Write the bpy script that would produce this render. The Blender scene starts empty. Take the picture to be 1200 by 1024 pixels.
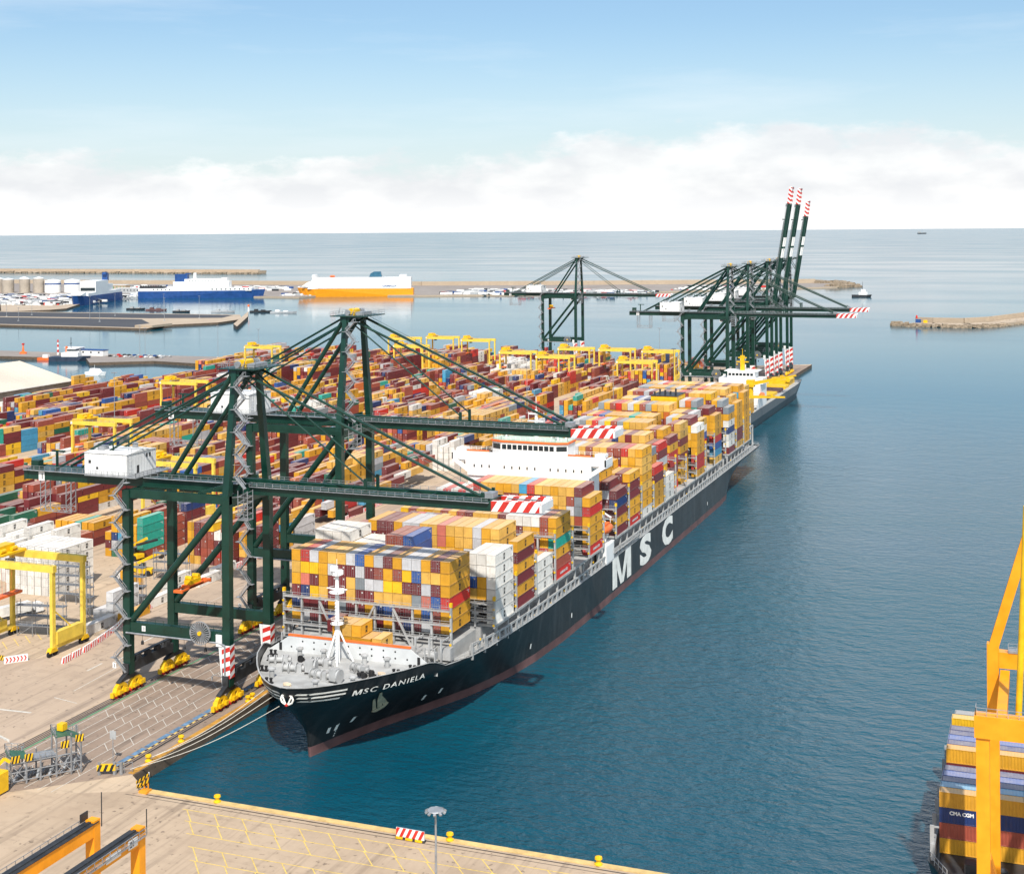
import bpy, math, random
from mathutils import Vector, Matrix
R = math.radians
random.seed(7)
scene = bpy.context.scene
COL = scene.collection

# ---------------------------------------------------------------- camera
CAM_H = 114.8
cam_d = bpy.data.cameras.new("camera")
cam_d.sensor_width = 36.0
cam_d.lens = 36.0 * 1618.8 / 1200.0
cam_d.shift_y = -(512.0 - 269.93) / 1200.0
cam_d.clip_start = 1.0
cam_d.clip_end = 200000.0
cam = bpy.data.objects.new("camera", cam_d)
COL.objects.link(cam)
_yaw, _roll = 0.3654, -0.00772
_r = Vector((math.cos(_yaw), math.sin(_yaw), 0)); _f = Vector((-math.sin(_yaw), math.cos(_yaw), 0)); _u = Vector((0, 0, 1))
_r2 = _r * math.cos(_roll) + _u * math.sin(_roll)
_u2 = _u * math.cos(_roll) - _r * math.sin(_roll)
_m = Matrix((( _r2.x, _u2.x, -_f.x, 0), (_r2.y, _u2.y, -_f.y, 0), (_r2.z, _u2.z, -_f.z, CAM_H), (0, 0, 0, 1)))
cam.matrix_world = _m
scene.camera = cam

# ---------------------------------------------------------------- light
SUN_EL, SUN_AZ = 51.0, 157.0          # azimuth measured clockwise from +Y: the sun stands behind the camera, a little to the right
world = bpy.data.worlds.new("World"); scene.world = world
world.use_nodes = True
nt = world.node_tree; nt.nodes.clear()
def wn(t, **k):
    n = nt.nodes.new(t)
    for a, v in k.items(): setattr(n, a, v)
    return n
sky = wn('ShaderNodeTexSky', sky_type='NISHITA', sun_disc=False)
sky.sun_elevation = R(SUN_EL); sky.sun_rotation = R(SUN_AZ)
sky.air_density = 1.0; sky.dust_density = 1.2; sky.ozone_density = 2.0; sky.altitude = 0
bg = wn('ShaderNodeBackground'); bg.inputs['Strength'].default_value = 0.10
wout = wn('ShaderNodeOutputWorld')
tc = wn('ShaderNodeTexCoord')
sep = wn('ShaderNodeSeparateXYZ'); nt.links.new(tc.outputs['Generated'], sep.inputs[0])
def wmath(op, a, b=None, clamp=False):
    n = wn('ShaderNodeMath', operation=op); n.use_clamp = clamp
    for i, v in enumerate((a, b)):
        if v is None: continue
        if isinstance(v, (int, float)): n.inputs[i].default_value = v
        else: nt.links.new(v, n.inputs[i])
    return n.outputs[0]
z = sep.outputs['Z']
# cumulus bank low over the horizon: noise on the direction, flattened bases, ragged tops
mp = wn('ShaderNodeMapping'); mp.inputs['Scale'].default_value = (9, 9, 22)
nt.links.new(tc.outputs['Generated'], mp.inputs[0])
n1 = wn('ShaderNodeTexNoise'); n1.inputs['Scale'].default_value = 1.0; n1.inputs['Detail'].default_value = 10; n1.inputs['Roughness'].default_value = 0.62
nt.links.new(mp.outputs[0], n1.inputs['Vector'])
mp2 = wn('ShaderNodeMapping'); mp2.inputs['Scale'].default_value = (2.2, 2.2, 3); mp2.inputs['Location'].default_value = (1.7, .4, 0)
nt.links.new(tc.outputs['Generated'], mp2.inputs[0])
n2 = wn('ShaderNodeTexNoise'); n2.inputs['Scale'].default_value = 1.0; n2.inputs['Detail'].default_value = 3
nt.links.new(mp2.outputs[0], n2.inputs['Vector'])
top = wmath('ADD', wmath('MULTIPLY', wmath('SUBTRACT', n2.outputs['Fac'], 0.5), 0.16), 0.060)       # height of the cloud tops
ragged = wmath('ADD', top, wmath('MULTIPLY', wmath('SUBTRACT', n1.outputs['Fac'], 0.5), 0.10))
bank = wmath('MULTIPLY', wmath('SUBTRACT', ragged, z), 85.0, True)
bank = wmath('MULTIPLY', bank, 0.72)
# haze that whitens the sky towards the sea
hz = wmath('POWER', wmath('SUBTRACT', 1.0, wmath('MULTIPLY', z, 6.6), True), 1.5)
# thin high cirrus low down, broken cloud added above the view to brighten the water
mp3 = wn('ShaderNodeMapping'); mp3.inputs['Scale'].default_value = (2.5, 2.5, 20); mp3.inputs['Rotation'].default_value = (0.12, 0.1, 0)
nt.links.new(tc.outputs['Generated'], mp3.inputs[0])
n3 = wn('ShaderNodeTexNoise'); n3.inputs['Scale'].default_value = 1.3; n3.inputs['Detail'].default_value = 6; n3.inputs['Roughness'].default_value = 0.58
nt.links.new(mp3.outputs[0], n3.inputs['Vector'])
cir = wmath('MULTIPLY', wmath('SUBTRACT', n3.outputs['Fac'], 0.48), 1.6, True)
n4 = wn('ShaderNodeTexNoise'); n4.inputs['Scale'].default_value = 2.4; n4.inputs['Detail'].default_value = 8; n4.inputs['Roughness'].default_value = 0.6
nt.links.new(tc.outputs['Generated'], n4.inputs['Vector'])
# bright cloud added out of view on the right, reflected as sheen on the water; the sky over the yard is clearer
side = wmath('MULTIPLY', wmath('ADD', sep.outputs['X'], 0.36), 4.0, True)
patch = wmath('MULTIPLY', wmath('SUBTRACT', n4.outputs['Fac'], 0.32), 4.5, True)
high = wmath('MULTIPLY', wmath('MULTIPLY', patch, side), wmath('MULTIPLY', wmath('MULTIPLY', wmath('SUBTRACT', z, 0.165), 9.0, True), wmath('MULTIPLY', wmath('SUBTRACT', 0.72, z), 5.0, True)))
tint = wn('ShaderNodeMix', data_type='RGBA', blend_type='MULTIPLY'); tint.inputs[0].default_value = 1.0
nt.links.new(sky.outputs[0], tint.inputs[6]); tint.inputs[7].default_value = (0.88, 0.98, 1.02, 1)
def wmix(f, a, col):
    n = wn('ShaderNodeMix', data_type='RGBA'); nt.links.new(a, n.inputs[6]); n.inputs[7].default_value = (*col, 1)
    if isinstance(f, float): n.inputs[0].default_value = f
    else: nt.links.new(f, n.inputs[0])
    return n.outputs[2]
c0 = wmix(wmath('MULTIPLY', cir, 0.8), tint.outputs[2], (7.0, 7.4, 7.7))
c0 = wmix(wmath('MULTIPLY', hz, 0.82), c0, (6.6, 7.05, 7.5))
n5 = wn('ShaderNodeTexNoise'); n5.inputs['Scale'].default_value = 1.9; n5.inputs['Detail'].default_value = 6
nt.links.new(mp.outputs[0], n5.inputs['Vector'])
bel = wmath('MULTIPLY', wmath('SUBTRACT', n5.outputs['Fac'], 0.40), 4.0, True)                        # shaded bellies between the bright heads
ccol = wn('ShaderNodeMix', data_type='RGBA'); nt.links.new(bel, ccol.inputs[0]); ccol.inputs[6].default_value = (6.35, 6.3, 6.5, 1); ccol.inputs[7].default_value = (8.2, 8.0, 7.9, 1)
cmx = wn('ShaderNodeMix', data_type='RGBA'); nt.links.new(bank, cmx.inputs[0]); nt.links.new(c0, cmx.inputs[6]); nt.links.new(ccol.outputs[2], cmx.inputs[7]); c0 = cmx.outputs[2]
c0 = wmix(wmath('MULTIPLY', wmath('SUBTRACT', 0.030, z), 34.0, True), c0, (7.8, 7.8, 7.75))
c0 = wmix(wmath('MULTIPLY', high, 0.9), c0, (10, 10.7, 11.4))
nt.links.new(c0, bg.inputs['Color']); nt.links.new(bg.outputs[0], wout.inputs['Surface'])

sl = bpy.data.lights.new("sun", 'SUN'); sl.energy = 3.9; sl.angle = R(0.9); sl.color = (1.0, 0.955, 0.89)
sun = bpy.data.objects.new("sun", sl); COL.objects.link(sun)
_az = R(SUN_AZ); _d = Vector((math.sin(_az) * math.cos(R(SUN_EL)), math.cos(_az) * math.cos(R(SUN_EL)), math.sin(R(SUN_EL))))
sun.rotation_euler = _d.to_track_quat('Z', 'Y').to_euler()
sun.location = (0, 0, 300)

scene.view_settings.view_transform = 'Standard'; scene.view_settings.look = 'None'
scene.view_settings.gamma = 1.0; scene.view_settings.exposure = 0.5
scene.render.engine = 'CYCLES'
scene.cycles.max_bounces = 5; scene.cycles.diffuse_bounces = 2; scene.cycles.glossy_bounces = 3
scene.cycles.caustics_reflective = False; scene.cycles.caustics_refractive = False

# ---------------------------------------------------------------- materials
def lin(c):
    return tuple((v / 12.92 if v <= 0.04045 else ((v + 0.055) / 1.055) ** 2.4) for v in c)
MATS = {}
class NT:
    def __init__(s, name):
        s.m = bpy.data.materials.new(name); s.m.use_nodes = True
        s.t = s.m.node_tree; s.b = s.t.nodes['Principled BSDF']
    def n(s, t, ins=None, **k):
        nd = s.t.nodes.new(t)
        for a, v in k.items(): setattr(nd, a, v)
        for a, v in (ins or {}).items():
            if isinstance(v, bpy.types.NodeSocket): s.t.links.new(v, nd.inputs[a])
            else: nd.inputs[a].default_value = v
        return nd
    def link(s, a, b): s.t.links.new(a, b)
    def math(s, op, a, b=0.0, clamp=False):
        nd = s.n('ShaderNodeMath', {0: a, 1: b}, operation=op); nd.use_clamp = clamp
        return nd.outputs[0]
    def mix(s, f, a, b, blend='MIX'):
        nd = s.n('ShaderNodeMix', {0: f, 6: a, 7: b}, data_type='RGBA', blend_type=blend)
        return nd.outputs[2]
    def noise(s, vec, scale, detail=4, rough=.55):
        return s.n('ShaderNodeTexNoise', {'Vector': vec, 'Scale': scale, 'Detail': detail, 'Roughness': rough}).outputs['Fac']
    def ramp(s, f, a, b):
        return s.n('ShaderNodeMapRange', {0: f, 1: a, 2: b}).outputs[0]
    def mapping(s, vec, scale):
        return s.n('ShaderNodeMapping', {'Vector': vec, 'Scale': scale}).outputs[0]
    def bump(s, h, strength=.3, dist=.05):
        nd = s.n('ShaderNodeBump', {'Height': h, 'Strength': strength, 'Distance': dist})
        s.link(nd.outputs[0], s.b.inputs['Normal'])

def paint(name, col, rough=.45, metal=0.0, var=.16, scale=.35, dirt=(.22, .17, .12), dirt_amt=.25, emit=0):
    """painted or bare surface: colour drifts in patches, rust and grime in streaks down the faces"""
    if name in MATS: return MATS[name]
    t = NT(name); o = t.n('ShaderNodeTexCoord').outputs['Object']
    c = (*col, 1)
    a = t.noise(o, scale, 5)
    dark = tuple(v * (1 - var * 2) for v in col) + (1,)
    lite = tuple(min(1, v * (1 + var)) for v in col) + (1,)
    base = t.mix(t.ramp(a, .3, .7), dark, lite)
    s = t.noise(t.mapping(o, (2.2, 2.2, .22)), 1.0, 6, .65)
    base = t.mix(t.math('MULTIPLY', t.ramp(s, .56, .78), dirt_amt), base, (*dirt, 1))
    t.link(base, t.b.inputs['Base Color'])
    t.link(t.ramp(a, -.3, 1.3), t.b.inputs['Roughness'])
    rr = t.n('ShaderNodeMapRange', {0: a, 1: .25, 2: .75, 3: max(.05, rough - .12), 4: min(1, rough + .15)})
    t.link(rr.outputs[0], t.b.inputs['Roughness'])
    t.b.inputs['Metallic'].default_value = metal
    MATS[name] = t.m
    return t.m

# ---------------------------------------------------------------- mesh helpers
class MB:
    """collects shapes and links them as ONE mesh object"""
    def __init__(s): s.v = []; s.f = []; s.m = []
    def add(s, vs, fs, m=0):
        b = len(s.v); s.v.extend([tuple(p) for p in vs]); s.f.extend([tuple(i + b for i in q) for q in fs]); s.m.extend([m] * len(fs))
        return s
    def box(s, x0, y0, z0, x1, y1, z1, m=0):
        vs = [(x0, y0, z0), (x1, y0, z0), (x1, y1, z0), (x0, y1, z0), (x0, y0, z1), (x1, y0, z1), (x1, y1, z1), (x0, y1, z1)]
        return s.add(vs, [(0, 3, 2, 1), (4, 5, 6, 7), (0, 1, 5, 4), (1, 2, 6, 5), (2, 3, 7, 6), (3, 0, 4, 7)], m)
    def cbox(s, c, d, m=0):
        return s.box(c[0] - d[0] / 2, c[1] - d[1] / 2, c[2] - d[2] / 2, c[0] + d[0] / 2, c[1] + d[1] / 2, c[2] + d[2] / 2, m)
    def _frame(s, p, q, up=(0, 0, 1)):
        p = Vector(p); q = Vector(q); d = (q - p).normalized(); u = Vector(up)
        if abs(d.dot(u)) > .98: u = Vector((0, 1, 0)) if abs(d.y) < .9 else Vector((1, 0, 0))
        a = d.cross(u).normalized(); b = a.cross(d).normalized()
        return p, q, a, b
    def bar(s, p, q, w, h=None, m=0, w2=None, h2=None, up=(0, 0, 1)):
        """rectangular beam from p to q: w across, h upwards"""
        h = h or w; w2 = w2 or w; h2 = h2 or h
        p, q, a, b = s._frame(p, q, up)
        vs = [c + a * (sx * ww / 2) + b * (sz * hh / 2) for c, ww, hh in ((p, w, h), (q, w2, h2)) for sx, sz in ((-1, -1), (1, -1), (1, 1), (-1, 1))]
        return s.add(vs, [(0, 3, 2, 1), (4, 5, 6, 7), (0, 1, 5, 4), (1, 2, 6, 5), (2, 3, 7, 6), (3, 0, 4, 7)][:], m)
    def tube(s, p, q, r, n=8, r2=None, m=0, caps=True):
        r2 = r if r2 is None else r2
        p, q, a, b = s._frame(p, q)
        vs = []; fs = []
        for c, rr in ((p, r), (q, r2)):
            for i in range(n):
                t = 2 * math.pi * i / n; vs.append(c + a * (math.cos(t) * rr) + b * (math.sin(t) * rr))
        for i in range(n): fs.append((i, (i + 1) % n, n + (i + 1) % n, n + i))
        if caps: fs.append(tuple(range(n))[::-1]); fs.append(tuple(range(n, 2 * n)))
        return s.add(vs, fs, m)
    def path(s, pts, r, n=6, m=0):
        for a, b in zip(pts, pts[1:]): s.tube(a, b, r, n, m=m)
        return s
    def prism(s, poly, axis, a0, a1, m=0):
        """polygon in the plane across `axis` ('x','y','z'), extruded from a0 to a1"""
        def P(u, v, w): return {'x': (w, u, v), 'y': (u, w, v), 'z': (u, v, w)}[axis]
        n = len(poly); vs = [P(u, v, a0) for u, v in poly] + [P(u, v, a1) for u, v in poly]
        fs = [tuple(range(n))[::-1], tuple(range(n, 2 * n))] + [(i, (i + 1) % n, n + (i + 1) % n, n + i) for i in range(n)]
        return s.add(vs, fs, m)
    def lathe(s, c, prof, n=16, m=0, axis='z'):
        vs = []; fs = []
        for r, h in prof:
            for i in range(n):
                t = 2 * math.pi * i / n; x, y = r * math.cos(t), r * math.sin(t)
                vs.append({'z': (c[0] + x, c[1] + y, c[2] + h), 'x': (c[0] + h, c[1] + x, c[2] + y), 'y': (c[0] + x, c[1] + h, c[2] + y)}[axis])
        for k in range(len(prof) - 1):
            for i in range(n): fs.append((k * n + i, k * n + (i + 1) % n, (k + 1) * n + (i + 1) % n, (k + 1) * n + i))
        fs.append(tuple(range(n))[::-1]); fs.append(tuple(range((len(prof) - 1) * n, len(prof) * n)))
        return s.add(vs, fs, m)
    def quad(s, a, b, c, d, m=0): return s.add([a, b, c, d], [(0, 1, 2, 3)], m)
    def rail(s, pts, h=1.1, step=2.0, r=.05, m=0, mids=1):
        """handrail: posts and rails along a polyline"""
        for a, b in zip(pts, pts[1:]):
            a = Vector(a); b = Vector(b); L = (b - a).length; k = max(1, int(L / step))
            for i in range(k + 1):
                p = a.lerp(b, i / k); s.bar(p, p + Vector((0, 0, h)), r * 1.6, m=m)
            for j in range(mids + 1):
                o = Vector((0, 0, h * (1 - j / (mids + 1)))); s.bar(a + o, b + o, r * 1.4, m=m)
        return s
    def build(s, name, mats, parent=None, origin=(0, 0, 0), smooth=False, bevel=0):
        me = bpy.data.meshes.new(name)
        ox, oy, oz = origin
        me.from_pydata([(x - ox, y - oy, z - oz) for x, y, z in s.v], [], s.f)
        if not isinstance(mats, (list, tuple)): mats = [mats]
        for m in mats: me.materials.append(m)
        if len(mats) > 1: me.polygons.foreach_set('material_index', s.m)
        if smooth: me.polygons.foreach_set('use_smooth', [True] * len(me.polygons))
        me.validate(); me.update()
        import bmesh
        bm = bmesh.new(); bm.from_mesh(me); bmesh.ops.recalc_face_normals(bm, faces=bm.faces); bm.to_mesh(me); bm.free()
        o = bpy.data.objects.new(name, me); COL.objects.link(o)
        if parent is not None: o.parent = parent
        elif origin != (0, 0, 0): o.location = origin
        if bevel:
            md = o.modifiers.new('bevel', 'BEVEL'); md.width = bevel; md.segments = 1; md.limit_method = 'ANGLE'
        return o
def tag(o, label=None, cat=None, group=None, kind=None):
    if label: o['label'] = label
    if cat: o['category'] = cat
    if group: o['group'] = group
    if kind: o['kind'] = kind
    return o
def thing(name, loc, label, cat, group=None, rz=0.0):
    o = bpy.data.objects.new(name, None); COL.objects.link(o)
    o.location = loc; o.rotation_euler = (0, 0, rz); o.empty_display_size = 1
    return tag(o, label, cat, group)
def dup(o, parent=None, loc=None, rz=None, label=None, group=None):
    """copy a thing with its parts and sub-parts"""
    c = o.copy(); COL.objects.link(c)
    if parent is not None: c.parent = parent
    if loc is not None: c.location = loc
    if rz is not None: c.rotation_euler = (0, 0, rz)
    if label: c['label'] = label
    if group: c['group'] = group
    for ch in KIDS.get(o.name, [k for k in o.children]): dup(ch, c)
    return c
KIDS = {}
def text_mesh(txt, size, depth=.0, bold=0.0, sx=1.0, align='LEFT', space=1.0):
    """letters as triangles in the x-y plane, from the built-in font"""
    cu = bpy.data.curves.new('lettering', 'FONT'); cu.body = txt; cu.size = size; cu.offset = bold; cu.extrude = depth; cu.align_x = align
    cu.space_character = space; cu.resolution_u = 3
    ob = bpy.data.objects.new('lettering', cu); COL.objects.link(ob)
    dg = bpy.context.evaluated_depsgraph_get(); me = bpy.data.meshes.new_from_object(ob.evaluated_get(dg))
    vs = [(v.co.x * sx, v.co.y, v.co.z) for v in me.vertices]; fs = [tuple(p.vertices) for p in me.polygons]
    bpy.data.objects.remove(ob); bpy.data.curves.remove(cu); bpy.data.meshes.remove(me)
    return vs, fs
def interp(x, tab):
    if x <= tab[0][0]: return tab[0][1]
    for (a, b), (c, d) in zip(tab, tab[1:]):
        if x <= c: return b + (d - b) * (x - a) / (c - a)
    return tab[-1][1]
# ================================================================ the setting
QZ = 2.6                      # top of the quays above the water
def mat_water():
    t = NT('sea_water'); o = t.n('ShaderNodeTexCoord').outputs['Object']
    big = t.noise(t.mapping(o, (.0016, .0042, 1)), 1.0, 5, .6)       # cat's-paws and calm streaks
    w1 = t.noise(t.mapping(o, (.055, .085, 1)), 1.0, 3, .55)
    w2 = t.noise(t.mapping(o, (.22, .34, 1)), 1.0, 4, .6)
    w3 = t.noise(t.mapping(o, (.8, 1.1, 1)), 1.0, 3, .6)
    h = t.math('ADD', t.math('MULTIPLY', w1, .8), t.math('ADD', t.math('MULTIPLY', w2, .62), t.math('MULTIPLY', w3, .26)))
    amp = t.n('ShaderNodeMapRange', {0: big, 1: .36, 2: .64, 3: .45, 4: 1.0}).outputs[0]
    sy = t.n('ShaderNodeSeparateXYZ', {0: o}).outputs['Y']           # chop near the quays, long calm water further out
    far = t.n('ShaderNodeMapRange', {0: sy, 1: 200, 2: 1050, 3: 1.0, 4: .03}, interpolation_type='SMOOTHSTEP').outputs[0]
    amp = t.math('MULTIPLY', amp, far)
    bp = t.n('ShaderNodeBump', {'Height': h, 'Strength': amp, 'Distance': 1.5}); t.link(bp.outputs[0], t.b.inputs['Normal'])
    c = t.mix(t.ramp(big, .35, .65), (.002, .052, .083, 1), (.004, .072, .104, 1))
    t.link(c, t.b.inputs['Base Color'])
    t.link(t.math('ADD', t.n('ShaderNodeMapRange', {0: big, 1: .38, 2: .62, 3: .085, 4: .135}).outputs[0], t.n('ShaderNodeMapRange', {0: t.n('ShaderNodeSeparateXYZ', {0: o}).outputs['Y'], 1: 1200, 2: 9000, 3: 0, 4: .035}).outputs[0]), t.b.inputs['Roughness']); t.b.inputs['IOR'].default_value = 1.333
    return t.m
def mat_ground(name, c1, c2, stain, scale=.05, joints=None, rough=.85):
    t = NT(name); o = t.n('ShaderNodeTexCoord').outputs['Object']
    a = t.noise(o, scale, 6, .6); b = t.noise(o, scale * 9, 5, .65); s = t.noise(t.mapping(o, (scale * .9, scale * .35, 1)), 1.0, 6, .7)
    c = t.mix(t.ramp(a, .32, .68), (*c1, 1), (*c2, 1))
    c = t.mix(t.math('MULTIPLY', t.ramp(b, .5, .75), .35), c, (*stain, 1))
    c = t.mix(t.math('MULTIPLY', t.ramp(s, .55, .75), .55), c, (*stain, 1))
    if joints:                                                        # cast slabs with sawn joints
        br = t.n('ShaderNodeTexBrick', {'Vector': o, 'Scale': 1.0, 'Mortar Size': .03, 'Brick Width': joints, 'Row Height': joints, 'Color1': (1, 1, 1, 1), 'Color2': (.86, .86, .86, 1), 'Mortar': (.6, .57, .53, 1)}, offset=.0)
        c = t.mix(.55, c, br.outputs[0], 'MULTIPLY')
    tr = t.noise(t.mapping(o, (.55, .018, 1)), 1.0, 4, .6); tq = t.noise(t.mapping(o, (.02, .5, 1)), 1.0, 4, .6)   # tyre tracks both ways
    c = t.mix(t.math('MULTIPLY', t.math('MULTIPLY', t.ramp(tr, .52, .66), t.ramp(a, .35, .6)), .58), c, (*[v * .75 for v in stain], 1))
    c = t.mix(t.math('MULTIPLY', t.math('MULTIPLY', t.ramp(tq, .58, .7), t.ramp(b, .4, .6)), .35), c, (*[v * .75 for v in stain], 1))
    sp = t.noise(o, .9, 2, .4); c = t.mix(t.math('MULTIPLY', t.ramp(sp, .67, .74), .65), c, (*[v * .45 for v in stain], 1))
    t.link(c, t.b.inputs['Base Color']); t.b.inputs['Roughness'].default_value = rough
    t.bump(b, .3, .03)
    return t.m
M_WATER = mat_water()
M_YARD = mat_ground('yard_concrete', (.45, .335, .225), (.53, .405, .28), (.25, .185, .13), .035, 9)
M_APRON = mat_ground('apron_asphalt', (.25, .18, .13), (.32, .238, .178), (.12, .088, .066), .06)
M_ROAD = mat_ground('service_road', (.39, .29, .205), (.46, .35, .255), (.22, .165, .125), .03)
M_FORE = mat_ground('foreground_concrete', (.40, .295, .20), (.475, .36, .25), (.25, .18, .125), .05, 14)
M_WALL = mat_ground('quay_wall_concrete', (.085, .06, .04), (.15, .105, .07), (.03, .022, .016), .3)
M_ASPH = mat_ground('black_asphalt', (.050, .050, .055), (.066, .066, .072), (.04, .04, .045), .02)
M_MOLE = mat_ground('mole_concrete', (.40, .31, .22), (.47, .375, .27), (.28, .22, .16), .02)
M_LOT = mat_ground('mole_paving', (.24, .205, .18), (.31, .27, .235), (.18, .15, .13), .012)
M_ROCK = mat_ground('armour_rock', (.20, .15, .10), (.38, .30, .21), (.07, .055, .04), .25)
P_WHITE = paint('road_paint_white', (.58, .55, .48), .7, var=.14, scale=1.2, dirt=(.3, .25, .2), dirt_amt=.8)
P_YELL = paint('road_paint_yellow', (.72, .50, .11), .7, var=.14, scale=1.2, dirt=(.46, .36, .25), dirt_amt=.85)
P_GREEN = paint('road_paint_green', (.07, .25, .12), .7, var=.2, scale=.8, dirt=(.25, .25, .18), dirt_amt=.5)
P_BLUE = paint('road_paint_blue', (.12, .22, .34), .7, var=.25, scale=.8, dirt=(.3, .27, .24), dirt_amt=.6)
P_ORANGE = paint('edge_paint_orange', (.52, .26, .04), .7, var=.2, scale=.6, dirt=(.2, .13, .07), dirt_amt=.5)
M_STEEL = paint('galvanised_steel', (.36, .37, .38), .45, .4, .15, .8)
M_GREY = paint('grey_paint', (.42, .43, .43), .5, 0, .12, .5)
M_DKSTEEL = paint('dark_steel', (.045, .047, .05), .5, .3, .2, .6)
M_RAIL = paint('rail_steel', (.09, .075, .065), .4, .5, .2, .6)
M_BLACK = paint('black_rubber', (.012, .012, .013), .8, 0, .2, .6)
M_YEL = paint('machine_yellow', (.80, .47, .008), .4, 0, .10, .5, dirt=(.25, .12, .03), dirt_amt=.22)
M_RTG = paint('gantry_yellow', (.82, .58, .075), .45, 0, .10, .4, dirt=(.42, .26, .08), dirt_amt=.25)
M_ORNG = paint('gantry_orange', (.88, .33, .008), .42, 0, .08, .4, dirt=(.4, .13, .02), dirt_amt=.2)
M_RED = paint('signal_red', (.60, .03, .02), .5, 0, .12, .5)
M_WHT = paint('white_paint', (.80, .79, .76), .42, 0, .05, .35, dirt=(.5, .44, .36), dirt_amt=.22)
M_GREENC = paint('crane_green', (.0038, .037, .024), .36, 0, .16, .25, dirt=(.012, .06, .042), dirt_amt=.35)
M_GLASS = paint('dark_glass', (.02, .03, .035), .08, 0, .1, .5, dirt_amt=0)
M_NAVY = paint('navy_paint', (.014, .068, .235), .4, 0, .12, .2)

def sheet(name, poly, z, m, kind='structure'):
    b = MB(); b.add([(x, y, z) for x, y in poly], [tuple(range(len(poly)))])
    return tag(b.build(name, m), kind=kind)
def slab(name, poly, z0, z1, mtop, mside=None):
    b = MB(); n = len(poly)
    b.add([(x, y, z1) for x, y in poly], [tuple(range(n))], 0)
    b.add([(x, y, z0) for x, y in poly] + [(x, y, z1) for x, y in poly], [(i, (i + 1) % n, n + (i + 1) % n, n + i) for i in range(n)], 1)
    return tag(b.build(name, [mtop, mside or M_WALL]), kind='structure')

def sea():
    b = MB(); S = 90000.0
    b.add([(-S, -S, 0), (S, -S, 0), (S, S, 0), (-S, S, 0)], [(0, 1, 2, 3)])
    tag(b.build('water', M_WATER), kind='structure')
sea()
EDGE = -176.6
FY = 233.7
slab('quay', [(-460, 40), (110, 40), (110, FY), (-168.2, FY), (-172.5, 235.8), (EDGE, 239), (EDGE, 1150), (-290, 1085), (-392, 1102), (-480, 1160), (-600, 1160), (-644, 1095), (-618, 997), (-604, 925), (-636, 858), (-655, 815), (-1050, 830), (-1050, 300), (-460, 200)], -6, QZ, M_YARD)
sheet('foreground_quay', [(-260, 40), (109.8, 40), (109.8, FY - .2), (-168.1, FY - .2), (-200, 219), (-260, 205)], QZ + .004, M_FORE)
sheet('apron', [(EDGE + .2, 239.5), (EDGE + .2, 1140), (-210.6, 1140), (-210.6, 222), (-196, 222)], QZ + .008, M_APRON)
sheet('service_road', [(-211.2, 214), (-211.2, 1120), (-246, 1120), (-252, 430), (-248, 330), (-240, 300), (-262, 290), (-330, 300), (-330, 214)], QZ + .006, M_ROAD)

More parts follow.
